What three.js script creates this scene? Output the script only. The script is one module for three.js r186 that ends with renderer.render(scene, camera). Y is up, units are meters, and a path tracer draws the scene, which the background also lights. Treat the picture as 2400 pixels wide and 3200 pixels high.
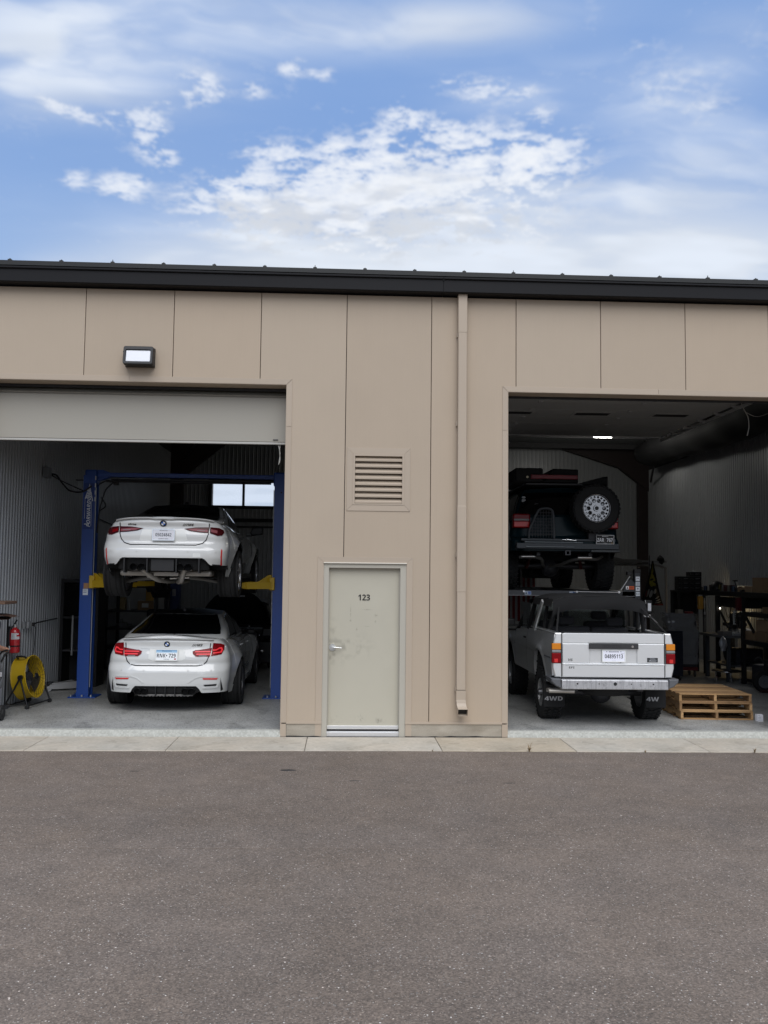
import * as THREE from 'three';
import { RoundedBoxGeometry } from 'three/addons/geometries/RoundedBoxGeometry.js';
import { mergeGeometries, mergeVertices, toCreasedNormals } from 'three/addons/utils/BufferGeometryUtils.js';
import { TextGeometry } from 'three/addons/geometries/TextGeometry.js';
import { FontLoader } from 'three/addons/loaders/FontLoader.js';
import { MarchingCubes } from 'three/addons/objects/MarchingCubes.js';

// ---------- camera, renderer, sky, sun ----------
const scene = new THREE.Scene();
const camera = new THREE.PerspectiveCamera(59.49, 0.75, 0.05, 3000);
camera.rotation.order = 'YXZ';
const R = THREE.MathUtils.degToRad;
camera.position.set(0, 2.1183, 11.8958);
camera.rotation.set(R(4.008), R(-2.61), R(0.638));
const EXPOSURE = 2.0, SUN = 1.5, SUN_SIZE = 110;
const renderer = new THREE.WebGLRenderer({ antialias: true });
renderer.toneMapping = THREE.LinearToneMapping;
renderer.toneMappingExposure = EXPOSURE;
renderer.shadowMap.enabled = true;
const sunDir = new THREE.Vector3(0.06, 0.95, 0.76).normalize();
const sun = new THREE.DirectionalLight(new THREE.Color(1, 0.965, 0.91), SUN);
sun.name = 'sun';
sun.position.copy(sunDir).multiplyScalar(60);
sun.castShadow = true;
sun.shadow.radius = SUN_SIZE;
sun.shadow.mapSize.set(2048, 2048);
Object.assign(sun.shadow.camera, { left: -22, right: 22, top: 22, bottom: -22, near: 1, far: 140 });
scene.add(sun, sun.target);

// ---------- noise ----------
const H = (x, y, s = 0) => { let h = Math.imul(x, 374761393) ^ Math.imul(y, 668265263) ^ Math.imul(s, 1274126177); h = Math.imul(h ^ (h >>> 13), 1274126177); return ((h ^ (h >>> 16)) >>> 0) / 4294967296; };
function vnoise(x, y, s = 0, px = 0) {
  let xi = Math.floor(x), yi = Math.floor(y); const fx = x - xi, fy = y - yi, u = fx * fx * fx * (fx * (fx * 6 - 15) + 10), v = fy * fy * fy * (fy * (fy * 6 - 15) + 10);
  let x1 = xi + 1, y1 = yi + 1;
  if (px) { xi = ((xi % px) + px) % px; x1 = ((x1 % px) + px) % px; yi = ((yi % px) + px) % px; y1 = ((y1 % px) + px) % px; }
  const a = H(xi, yi, s), b = H(x1, yi, s), c = H(xi, y1, s), d = H(x1, y1, s);
  return a + (b - a) * u + (c - a) * v + (a - b - c + d) * u * v;
}
function fbm(x, y, o = 5, s = 0, px = 0) { let a = 0.5, r = 0, t = 0; for (let i = 0; i < o; i++) { r += a * vnoise(x, y, s + i, px); t += a; a *= 0.5; x *= 2; y *= 2; if (px) px *= 2; } return r / t; }
let seedN = 7; const rnd = () => H(seedN++, 991, 5), rr = (a, b) => a + (b - a) * rnd();
const sm = (a, b, x) => { x = Math.min(1, Math.max(0, (x - a) / (b - a))); return x * x * (3 - 2 * x); };
const lerp = (a, b, t) => a + (b - a) * t;

// ---------- the sky: blue air with a broken cloud layer, the same all round ----------
{
  const W = 4096, Hh = 2048, data = new Float32Array(W * Hh * 4), k = 1 / EXPOSURE;
  // [azimuth, elevation, radius az, radius el, weight]: where the broken cloud is denser than elsewhere; then the thin veil
  const ctrl = [[-5.5, 22.4, 4.4, 1.4, .42], [-0.5, 23.3, 5, 1.9, .60], [5, 24.4, 5, 2.0, .60], [10.5, 25.2, 4.4, 1.6, .46], [3, 21.6, 9, 1.7, .34], [-4.6, 25.6, 1.9, .7, .26], [-7, 23.6, 1.6, .7, .22], [4.5, 26.9, 3, .8, .22],
    [-9.6, 28.7, 1.5, .75, .30], [-11.2, 27.9, 1.2, .5, .22], [-12.9, 26.4, 1.1, 1.1, .30], [-12.2, 24.9, 1.2, .8, .28], [-15.2, 26.4, 1.5, .5, .24], [-17.8, 26.7, 1.6, .6, .27], [-14.6, 22.8, 1.3, .7, .27], [-17.2, 22.9, .8, .5, .18], [-13.4, 23.2, .8, .4, .15], [-6.2, 28.9, .9, .6, .18], [-3.8, 30.2, .9, .5, .24], [-1.9, 30.0, .9, .45, .20],
    [-0.9, 25.9, .9, .6, .30], [0, 28.2, .7, .3, .12], [3.7, 27.9, 1.3, .75, .30], [5.7, 26.6, 1.5, .6, .26], [2.4, 26.5, 1.0, .4, .2], [8.6, 29.2, 1.6, .7, .22], [11.2, 28.9, 1.4, .7, .18], [6.6, 29.5, 1.2, .5, .15], [12.5, 27.6, 1.4, .5, .14], [20.5, 28.3, 3.0, 1.2, .13], [23, 26.8, 1.8, .7, .11], [19, 30.6, 1.3, .5, .10]];
  const veil = [[-18, 30.5, 9, 3.0, .72], [-21.5, 27.6, 3.6, 1.7, .7], [-5, 32.4, 9, 1.4, .62], [6, 32.6, 8, 1.2, .60], [-16, 28.3, 4, 1.0, .5], [20.5, 28.2, 4.2, 1.9, .50], [24, 29, 4, 2, .35], [22, 24, 6, 2.2, .50], [12, 29, 6, 1.3, .30], [9, 22.6, 7, 2.2, .5], [16, 22, 8, 2, .5], [-11.5, 18.6, 4.5, 1.4, .8], [-17, 17.8, 2.6, .9, .6], [4, 19, 15, 2.9, 1.3], [20, 18.8, 10, 3.1, 1.3], [-4, 20.2, 6, 1.6, .8]];
  for (let j = 0; j < Hh; j++) {
    const el = (j + 0.5) / Hh * 180 - 90, up = Math.sin(R(el)), ce = Math.cos(R(el));
    for (let i = 0; i < W; i++) {
      const o = (j * W + i) * 4; data[o + 3] = 1;
      if (up < -0.02) { data[o] = .10 * k; data[o + 1] = .098 * k; data[o + 2] = .095 * k; continue; }
      const th = (i + 0.5) / W * 2 * Math.PI - Math.PI, dx = Math.cos(th) * ce, dz = Math.sin(th) * ce;
      const az = Math.atan2(dx, -dz) * 180 / Math.PI;
      const t = sm(2, 29, el);
      let r = lerp(.44, .228, t), g = lerp(.61, .382, t), b = lerp(.86, .712, t);
      const q = 1 / (Math.max(up, 0) + 0.16), px = dx * q * 3.1, pz = dz * q * 3.1;
      let c = 0, vl = 0;
      if (Math.abs(az) < 45 && el < 45) {
        for (const [a, e, ra, re, w] of ctrl) { const u = (az - a) / ra, v = (el - e) / re, d2 = u * u + v * v; if (d2 < 7) c = Math.max(c, 0) + (1 - Math.max(c, 0) * 1.6) * w * Math.exp(-d2); }
        for (const [a, e, ra, re, w] of veil) { const u = (az - a) / ra, v = (el - e) / re, d2 = u * u + v * v; if (d2 < 9) vl = 1 - (1 - vl) * (1 - Math.min(.97, w * Math.exp(-d2))); }
      }
      const ea = sm(25, 38, Math.abs(az)), edge = Math.min(1, ea + sm(33, 40, el) * (1 - ea));   // outside the photograph the same kind of sky goes on, without its particular clouds
      const gen = fbm(px * .35 + 40, pz * .35 + 11, 3, 31);
      c += edge * sm(.40, .72, gen) * .40; vl = Math.max(vl, edge * (sm(.35, .7, gen) * .55 + sm(24, 14, el) * .8), sm(18, 9, el) * .9);
      const oc = Math.abs(az) < 40 && el < 42 ? 6 : 3, wx = fbm(px * 1.3, pz * 1.3, 4, 3) - .5, wz = fbm(px * 1.3 + 9, pz * 1.3, 4, 8) - .5;
      const n1 = fbm(px * 3.0 + wx * 1.6, pz * 3.0 + wz * 1.6, oc, 12), n2 = fbm(px * 9 + wx * 4.2, pz * 13 + wz * 4.2, oc, 21), n3 = oc > 3 ? fbm(px * 30 + n1 * 3, pz * 42 + n2 * 3, 4, 27) : .5;
      const nz = (n1 - .5) * .6 + (n2 - .5) * 1.05 + (n3 - .5) * .55, d = c * 1.12 + nz * (.22 + 1.1 * sm(.02, .22, c)) * (1 - .45 * sm(.32, .62, c));
      const alpha = 1 - Math.exp(-Math.max(0, d - .06) * lerp(1.9, 3.1, sm(.2, .45, c))), core = sm(.28, .62, d), under = fbm(px * 2.6 + 3 + wx, pz * 5.2 + wz * 2, 5, 51);
      const lit = lerp(.86, 1.0, sm(.12, .42, d)) - .26 * sm(.47, .66, under) * sm(27, 21.5, el) * sm(.05, .4, alpha);
      const st = fbm(px * 1.6 + pz * .5 + wx * 1.2, pz * 4.2 + wz * 1.6, 6, 71), soft = fbm(px * .9, pz * 2.2, 4, 83);
      const va = Math.min(.93, vl * lerp(.42 + sm(.28, .72, st) * .80, .80 + .45 * sm(.3, .7, soft), sm(24.5, 20, el)));
      const vb = .88 + .12 * sm(.35, .65, soft);
      r = lerp(r, .82 * vb, va); g = lerp(g, .88 * vb, va); b = lerp(b, .97 * vb, va);
      data[o] = lerp(r, .92 * lit - .05 * (1 - lit), alpha) * k; data[o + 1] = lerp(g, .945 * lit, alpha) * k; data[o + 2] = lerp(b, .985 * lit + .10 * (1 - lit), alpha) * k;
    }
  }
  const t = new THREE.DataTexture(data, W, Hh, THREE.RGBAFormat, THREE.FloatType);
  t.mapping = THREE.EquirectangularReflectionMapping; t.magFilter = THREE.LinearFilter; t.minFilter = THREE.LinearFilter; t.needsUpdate = true;
  scene.background = t; scene.environment = t;
}
// ---------- building helpers ----------
const used = new Map();
function numbered(n) { const c = used.get(n) || 0; used.set(n, c + 1); return c ? n + '_' + String(c).padStart(3, '0') : n; }
function mesh(name, geo, mat, parent, label) {
  if (Array.isArray(geo)) geo = join(geo);
  const m = new THREE.Mesh(geo, mat); m.name = name; m.castShadow = m.receiveShadow = true;
  if (label) m.userData.label = label;
  (parent || scene).add(m); return m;
}
function join(list) {
  list = list.flat(Infinity).map(g => { const n = g.index ? g.toNonIndexed() : g; for (const k of Object.keys(n.attributes)) if (!['position', 'normal', 'uv'].includes(k)) n.deleteAttribute(k); if (!n.attributes.uv) n.setAttribute('uv', new THREE.BufferAttribute(new Float32Array(n.attributes.position.count * 2), 2)); if (!n.attributes.normal) n.computeVertexNormals(); n.morphAttributes = {}; return n; });
  return list.length === 1 ? list[0] : mergeGeometries(list);
}
function thing(name, label, category, pos = [0, 0, 0], turn = 0, group) {
  const o = new THREE.Group(); o.name = numbered(name); o.position.set(...pos); o.rotation.y = turn; o.userData = { label, category }; if (group) o.userData.group = group; scene.add(o); return o;
}
function one(name, geo, mat, label, category, group, pos) { const m = mesh(numbered(name), geo, mat, scene); m.userData = { label, category }; if (group) m.userData.group = group; if (pos) m.position.set(...pos); return m; }
function struct(name, geo, mat) { const m = mesh(numbered(name), geo, mat, scene); m.userData.kind = 'structure'; return m; }
const V = (x, y, z) => new THREE.Vector3(x, y, z), V2 = (x, y) => new THREE.Vector2(x, y);
// box by its low and high corner; uv in metres
function bb(x0, y0, z0, x1, y1, z1) {
  const g = new THREE.BoxGeometry(x1 - x0, y1 - y0, z1 - z0); g.translate((x0 + x1) / 2, (y0 + y1) / 2, (z0 + z1) / 2); return muv(g);
}
function muv(g) {   // metre uv by the dominant axis of each face
  if (g.index) g = g.toNonIndexed();
  const p = g.attributes.position, n = g.attributes.normal, uv = new Float32Array(p.count * 2);
  for (let i = 0; i < p.count; i++) { const ax = Math.abs(n.getX(i)), ay = Math.abs(n.getY(i)), az = Math.abs(n.getZ(i)); const m = ay > ax && ay > az ? [p.getX(i), p.getZ(i)] : ax > az ? [p.getZ(i), p.getY(i)] : [p.getX(i), p.getY(i)]; uv[2 * i] = m[0]; uv[2 * i + 1] = m[1]; }
  g.setAttribute('uv', new THREE.BufferAttribute(uv, 2)); return g;
}
function rb(x0, y0, z0, x1, y1, z1, r = .006, seg = 1) { const g = new RoundedBoxGeometry(x1 - x0, y1 - y0, z1 - z0, seg, Math.min(r, (x1 - x0) / 2.01, (y1 - y0) / 2.01, (z1 - z0) / 2.01)); g.translate((x0 + x1) / 2, (y0 + y1) / 2, (z0 + z1) / 2); return muv(g); }
function cyl(a, b, r0, r1 = r0, seg = 12, open = false) {
  const d = b.clone().sub(a), g = new THREE.CylinderGeometry(r1, r0, d.length(), seg, 1, open); g.applyQuaternion(new THREE.Quaternion().setFromUnitVectors(V(0, 1, 0), d.clone().normalize())); g.translate((a.x + b.x) / 2, (a.y + b.y) / 2, (a.z + b.z) / 2); return g;
}
function tube(pts, r, seg = 6, n = 0) { const c = new THREE.CatmullRomCurve3(pts.map(p => p.isVector3 ? p : V(...p)), false, 'catmullrom', .35); return new THREE.TubeGeometry(c, n || pts.length * 5, r, seg, false); }
function bar(a, b, w, h) { const d = b.clone().sub(a), g = new THREE.BoxGeometry(w, h, d.length()); g.applyQuaternion(new THREE.Quaternion().setFromRotationMatrix(new THREE.Matrix4().lookAt(b, a, Math.abs(d.y) > .99 * d.length() ? V(0, 0, 1) : V(0, 1, 0)))); g.translate((a.x + b.x) / 2, (a.y + b.y) / 2, (a.z + b.z) / 2); return g; }
function shape(pts, holes) { const s = new THREE.Shape(pts.map(p => V2(...p))); for (const h of holes || []) s.holes.push(new THREE.Path(h.map(p => V2(...p)))); return s; }
function ext(pts, depth, z0 = 0, bev = 0, holes) { const g = new THREE.ExtrudeGeometry(shape(pts, holes), { depth: depth - 2 * bev, bevelEnabled: bev > 0, bevelSize: bev, bevelOffset: -bev, bevelThickness: bev, bevelSegments: 1, steps: 1, curveSegments: 6 }); g.translate(0, 0, z0 + bev); return muv(g); }
function lathe(pts, seg = 24) { return new THREE.LatheGeometry(pts.map(p => V2(...p)), seg); }
const rect = (x0, y0, x1, y1) => [[x0, y0], [x1, y0], [x1, y1], [x0, y1]];
function rrect(x0, y0, x1, y1, r, n = 3) { const o = []; for (const [cx, cy, a] of [[x1 - r, y0 + r, -90], [x1 - r, y1 - r, 0], [x0 + r, y1 - r, 90], [x0 + r, y0 + r, 180]]) for (let i = 0; i <= n; i++) { const t = R(a + 90 * i / n); o.push([cx + r * Math.cos(t), cy + r * Math.sin(t)]); } return o; }
const disc = (cx, cy, r, n = 20, ry = r) => Array.from({ length: n }, (_, i) => [cx + r * Math.cos(i / n * 2 * Math.PI), cy + ry * Math.sin(i / n * 2 * Math.PI)]);
function mxg(g) { g = g.index ? g.toNonIndexed() : g; g.scale(-1, 1, 1); for (const k of ['position', 'normal', 'uv']) { const a = g.attributes[k]; if (!a) continue; const n = a.itemSize, d = a.array; for (let i = 0; i + 3 * n <= d.length; i += 3 * n) for (let c = 0; c < n; c++) { const t = d[i + n + c]; d[i + n + c] = d[i + 2 * n + c]; d[i + 2 * n + c] = t; } } return g; }
const side = (g, s) => s > 0 ? g : mxg(g);
const rx = (g, a) => g.rotateX(a), tr = (g, x, y, z) => g.translate(x, y, z);

// ---------- materials ----------
const lin = (r, g, b) => new THREE.Color().setRGB(r, g, b);
function mat(c, rough = .6, metal = 0, more = {}) { const phys = ['clearcoat', 'transmission', 'sheen', 'ior', 'thickness', 'attenuationColor'].some(k => k in more); return new (phys ? THREE.MeshPhysicalMaterial : THREE.MeshStandardMaterial)({ color: Array.isArray(c) ? lin(...c) : c, roughness: rough, metalness: metal, ...more }); }
function dtex(n, fn, srgb = true, rep = [1, 1], m = n) {
  const d = new Uint8Array(n * m * 4); for (let j = 0; j < m; j++) for (let i = 0; i < n; i++) { const c = fn(i / n, j / m, i, j), o = (j * n + i) * 4; if (typeof c === 'number') d[o] = d[o + 1] = d[o + 2] = Math.max(0, Math.min(255, c)); else { d[o] = c[0]; d[o + 1] = c[1]; d[o + 2] = c[2]; } d[o + 3] = 255; }
  const t = new THREE.DataTexture(d, n, m, THREE.RGBAFormat); t.wrapS = t.wrapT = THREE.RepeatWrapping; t.magFilter = THREE.LinearFilter; t.minFilter = THREE.LinearMipmapLinearFilter; t.generateMipmaps = true; if (srgb) t.colorSpace = THREE.SRGBColorSpace; t.repeat.set(...rep); t.needsUpdate = true; return t;
}
const cl = x => Math.max(0, Math.min(255, x));
function canvas(w, h, fn) { const c = document.createElement('canvas'); c.width = w; c.height = h; fn(c.getContext('2d'), w, h); const t = new THREE.CanvasTexture(c); t.colorSpace = THREE.SRGBColorSpace; t.anisotropy = 8; return t; }

// asphalt: worn binder with pale and dark stones, 5 m square
const asphaltTex = (() => {
  const n = 2048, d = new Float32Array(n * n * 3), hgt = new Float32Array(n * n);
  for (let j = 0; j < n; j++) for (let i = 0; i < n; i++) {
    const u = i / n, v = j / n, big = fbm(u * 4, v * 4, 3, 1, 4) - .5, mid = fbm(u * 24, v * 24, 3, 9, 24) - .5, fine = H(i, j, 3) - .5, f2 = vnoise(u * 512, v * 512, 4, 512) - .5;
    const b = 100 + big * 15 + mid * 14 + fine * 30 + f2 * 34, o = (j * n + i) * 3; const hue = fbm(u * 9 + 3, v * 9, 2, 6, 9) - .5;
    d[o] = b * (1.10 + .02 * hue); d[o + 1] = b * .985; d[o + 2] = b * (.885 - .025 * hue); hgt[j * n + i] = 110 + f2 * 60 + fine * 30;
  }
  for (let k = 0; k < 64000; k++) {
    const x = H(k, 1, 77) * n, y = H(k, 2, 77) * n, r = .75 + 1.9 * Math.pow(H(k, 3, 77), 3.2), t = H(k, 4, 77), e = .7 + .6 * H(k, 5, 77);
    const br = t < .5 ? 128 + 46 * H(k, 6, 77) : t < .60 ? 192 + 55 * H(k, 6, 77) : t < .80 ? 66 + 25 * H(k, 6, 77) : 108 + 40 * H(k, 6, 77), warm = 5 + (H(k, 7, 77) - .2) * 16;
    for (let jy = Math.floor(y - r - 1); jy <= y + r + 1; jy++) for (let ix = Math.floor(x - r - 1); ix <= x + r + 1; ix++) {
      const q = Math.hypot((ix - x) * e, (jy - y) / e) / r; if (q > 1.1) continue; const a = sm(1.1, .6, q) * .85, o = (((jy + n) % n) * n + ((ix + n) % n)); d[o * 3] = lerp(d[o * 3], br + warm, a); d[o * 3 + 1] = lerp(d[o * 3 + 1], br, a); d[o * 3 + 2] = lerp(d[o * 3 + 2], br - warm * .8 - 3, a); hgt[o] = lerp(hgt[o], 190, a * .8);
    }
  }
  const col = dtex(n, (u, v, i, j) => { const o = (j * n + i) * 3; return [cl(d[o]), cl(d[o + 1]), cl(d[o + 2])]; }), bump = dtex(n, (u, v, i, j) => hgt[j * n + i], false);
  for (const t of [col, bump]) t.repeat.set(.2, .2);
  return [col, bump];
})();
const M = {};
M.asphalt = mat([.92, .92, .92], .92, 0, { map: asphaltTex[0], bumpMap: asphaltTex[1], bumpScale: .004 });
M.seam = mat(0xffffff, .92, 0, { map: asphaltTex[0], bumpMap: asphaltTex[1], bumpScale: .005 });
const concreteTex = dtex(1024, (u, v, i, j) => { const b = 172 + (fbm(u * 5, v * 5, 5, 2, 5) - .5) * 34 + (fbm(u * 60, v * 60, 2, 5, 60) - .5) * 16 + (H(i, j, 8) - .5) * 9 - (fbm(u * 14, v * 14, 3, 44, 14) > .68 ? 9 : 0); const w = fbm(u * 3, v * 3, 3, 17, 3) - .5; return [cl(b + 4 + w * 7), cl(b), cl(b - 10 - w * 7)]; }, true, [.5, .5]);
M.apron = mat(0xffffff, .9, 0, { map: concreteTex });
M.slabs = [0xfffaf4, 0xfcf6ef, 0xf8eee0].map(c => mat(c, .9, 0, { map: concreteTex }));
const floorTex = dtex(1024, (u, v, i, j) => { const f = vnoise(u * 220, v * 220, 3, 220), f2 = vnoise(u * 130, v * 130, 6, 130), b = 146 + (fbm(u * 4, v * 4, 4, 2, 4) - .5) * 44 + (f > .72 ? 24 : 0) - (f2 > .75 ? 34 : 0) + (H(i, j, 8) - .5) * 14 - (fbm(u * 7, v * 3, 4, 33, 7) > .66 ? 14 : 0); return [cl(b), cl(b), cl(b - 3)]; }, true, [.5, .5]);
M.floor = mat(0xffffff, .5, 0, { map: floorTex, bumpMap: floorTex, bumpScale: .0008 });
M.lip = mat(0xffffff, .85, 0, { map: dtex(512, (u, v, i, j) => { const b = 166 + (vnoise(u * 60, v * 60, 3, 60) - .5) * 24 + (H(i, j, 2) - .5) * 12; return [b, b, b - 8].map(cl); }, true, [1, 1]) });
const foundTex = dtex(512, (u, v, i, j) => { const b = 150 + (fbm(u * 4, v * 12, 4, 3, 4) - .5) * 56 + (H(i, j, 4) - .5) * 16; return [b + 9, b + 1, b - 13].map(cl); }, true, [.7, .7]);
M.foundation = mat(0xffffff, .92, 0, { map: foundTex });
// ribbed, embossed steel panel, tan paint
const panelTex = dtex(1024, (u, v, i, j) => { const s = vnoise(u * 160, v * 3, 5, 0) - .5, s2 = H(i, Math.floor(j / 40), 9) - .5, b = (fbm(u * 3, v * 3, 3, 2, 3) - .5); const k = 1 + s * .006 + s2 * .004 + b * .03 + (H(i, j, 1) - .5) * .018; return [cl(171 * k), cl(156 * k), cl(137.5 * k)]; }, true, [.6, .6]);
const panelBump = dtex(512, (u, v, i, j) => 128 + 60 * Math.sin(u * Math.PI * 2 * 24) + (H(i, j, 1) - .5) * 30, false, [1.2, 1.2]);
M.panels = [0xffffff, 0xfcfbfa, 0xfffdfb].map(c => mat(c, .62, 0, { map: panelTex, bumpMap: panelBump, bumpScale: .00015 }));
M.trim = mat([.405, .332, .255], .5); M.trim2 = mat([.39, .32, .246], .5);
M.backing = mat([.03, .028, .025], .9);
M.black = mat([.007, .007, .008], .5); M.blackMatte = mat([.006, .006, .0065], .9); M.gutter = mat([.0055, .0055, .007], .55, 0, { ior: 1.3 }); M.roofMetal = mat([.012, .013, .013], .5);
M.doorPaint = mat(0xffffff, .48, 0, { map: dtex(1024, (u, v, i, j) => {
  // scuffed grey paint: smudges round the handle and at the foot
  const sx = (x, y, rx, ry) => Math.exp(-(((u - x) / rx) ** 2 + ((v - y) / ry) ** 2)); const dirt = fbm(u * 14, v * 28, 5, 5), fine = fbm(u * 60, v * 120, 3, 8);
  let b = 1 + (fbm(u * 3, v * 6, 3, 2) - .5) * .03 + (H(i, j, 3) - .5) * .012;
  b -= sm(.40, .80, dirt) * (.20 * sx(.06, .47, .14, .06) + .11 * sx(.30, .50, .26, .06) + .09 * sx(.05, .62, .10, .06)) + sm(.45, .8, dirt * .5 + fine * .5) * (.20 * sx(.46, .055, .05, .02) + .24 * sx(.72, .035, .06, .014) + .10 * sx(.12, .04, .10, .03));
  for (const [x, y, w, h] of [[.31, .72, .006, .035], [.31, .665, .012, .006], [.54, .735, .05, .003], [.55, .63, .05, .0025], [.66, .66, .01, .008], [.40, .61, .01, .008], [.67, .70, .02, .01]]) b -= .13 * sx(x, y, w, h) * sm(.3, .6, fine);
  return [cl(176 * b), cl(171 * b), cl(155 * b)];
}) });
M.framePaint = mat([.40, .375, .315], .5);
M.alu = mat([.72, .72, .72], .38, .75); M.chrome = mat([.82, .82, .82], .12, 1); M.zinc = mat([.5, .5, .5], .45, .7); M.steelDark = mat([.06, .06, .065], .5, .5);
M.liner = mat([.30, .313, .325], .36, .1); M.linerBack = M.liner; M.insul = mat([.05, .05, .052], .9); M.ceiling = mat([.16, .165, .17], .8); M.redIron = mat([.03, .02, .02], .6);
M.sectDoor = mat([.33, .31, .265], .5); M.sectIn = mat([.36, .36, .35], .55);
M.blue = mat([.006, .05, .26], .42, 0, { clearcoat: .3, clearcoatRoughness: .3 });
M.yellow = mat([.52, .34, .015], .45); M.yellow2 = mat([.50, .33, .012], .4);
M.white = mat([.585, .592, .583], .22, 0, { clearcoat: 1, clearcoatRoughness: .04 });
M.whiteMatte = mat([.70, .71, .69], .5); M.paper = mat([.78, .79, .82], .8);
M.silver = mat([.86, .87, .865], .32, .72, { clearcoat: 1, clearcoatRoughness: .06 });
M.silverSide = M.silver;
M.carGlass = mat([.003, .003, .0035], .08, 0, { ior: 1.34 });
M.tyre = mat([.009, .009, .0095], .8); M.rubber = mat([.02, .02, .02], .7);
M.darkGreen = mat([.004, .015, .020], .22, 0, { ior: 1.24 });
M.rim = mat([.55, .55, .56], .28, .85); M.rimDark = mat([.10, .10, .105], .35, .7);
M.redLens = mat([.17, .004, .006], .2, 0, { ior: 1.3 }); M.darkLens = mat([.05, .006, .008], .15, 0, { ior: 1.3 });
M.pinkLens = mat([.24, .07, .08], .3, 0, { ior: 1.3 }); M.amberLens = mat([.56, .19, .015], .3, 0, { ior: 1.35 }); M.greyLens = mat([.20, .21, .21], .3, 0, { ior: 1.35 }); M.brightRed = mat([.55, .03, .028], .2);
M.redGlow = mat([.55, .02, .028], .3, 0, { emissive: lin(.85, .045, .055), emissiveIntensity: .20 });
M.fabric = mat([.0045, .0045, .005], .95); M.seat = mat([.03, .03, .034], .95);
M.muffler = mat([.34, .32, .29], .5, .55); M.pipeSteel = mat([.62, .60, .57], .28, .9); M.cast = mat([.16, .155, .145], .6, .4);
M.bumperSteel = mat(0xffffff, .42, .65, { map: dtex(512, (u, v, i, j) => { const st = vnoise(u * 120, v * 4, 6) - .5, p = fbm(u * 40, v * 14, 4, 3); const b = 182 + st * 26 + (fbm(u * 6, v * 4, 3, 9) - .5) * 24 - 26 * sm(.62, .85, p) + (vnoise(u * 150, v * 60, 8) > .95 ? 40 : 0); return [b, b, b + 2].map(cl); }, true, [.8, 2]) });
M.greyPlastic = mat([.085, .088, .095], .6);
const woodTex = k => dtex(512, (u, v, i, j) => { const g = fbm(u * 2.2 + k * 7, v * 34, 4, 10 + k), g2 = vnoise(u * 5, v * 140 + g * 6, 20 + k) - .5, kn = sm(.75, .9, fbm(u * 6 + k, v * 10, 2, 60 + k)); const b = 1 + (g - .5) * .30 + g2 * .12 - kn * .3 + (H(i, j, k) - .5) * .05; return [cl([132, 156, 172][k] * b), cl([103, 123, 138][k] * b), cl([71, 84, 97][k] * b)]; }, true, [.8, .8]);
M.woods = [0, 1, 2].map(k => mat(0xffffff, .85, 0, { map: woodTex(k) }));
M.card = [[.25, .165, .095], [.22, .145, .08], [.28, .19, .115]].map(c => mat(c, .9));
M.redPaint = mat([.42, .012, .018], .3, 0, { clearcoat: .8 }); M.skin = mat([.52, .27, .18], .55);
M.leather = mat([.055, .026, .017], .7); M.plank = mat([.13, .075, .05], .7);
const font = await new FontLoader().loadAsync('fonts/droid/droid_sans_bold.typeface.json');
function text(s, size, depth = .002, squash = 1, skew = 0) { const g = new TextGeometry(s, { font, size, depth, curveSegments: 3, bevelEnabled: false }); g.computeBoundingBox(); const b = g.boundingBox; g.translate(-(b.min.x + b.max.x) / 2, -(b.min.y + b.max.y) / 2, 0); g.scale(squash, 1, 1); if (skew) g.applyMatrix4(new THREE.Matrix4().set(1, skew, 0, 0, 0, 1, 0, 0, 0, 0, 1, 0, 0, 0, 0, 1)); return g; }
// a flat print: its own thin plate, picture on the front face (facing +z) only
function plate(w, h, d, tex, side, opts = {}) { const g = new THREE.BoxGeometry(w, h, d); return { geo: g, mats: [side, side, side, side, mat(0xffffff, .45, 0, { map: tex, ...opts }), side] }; }
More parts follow.
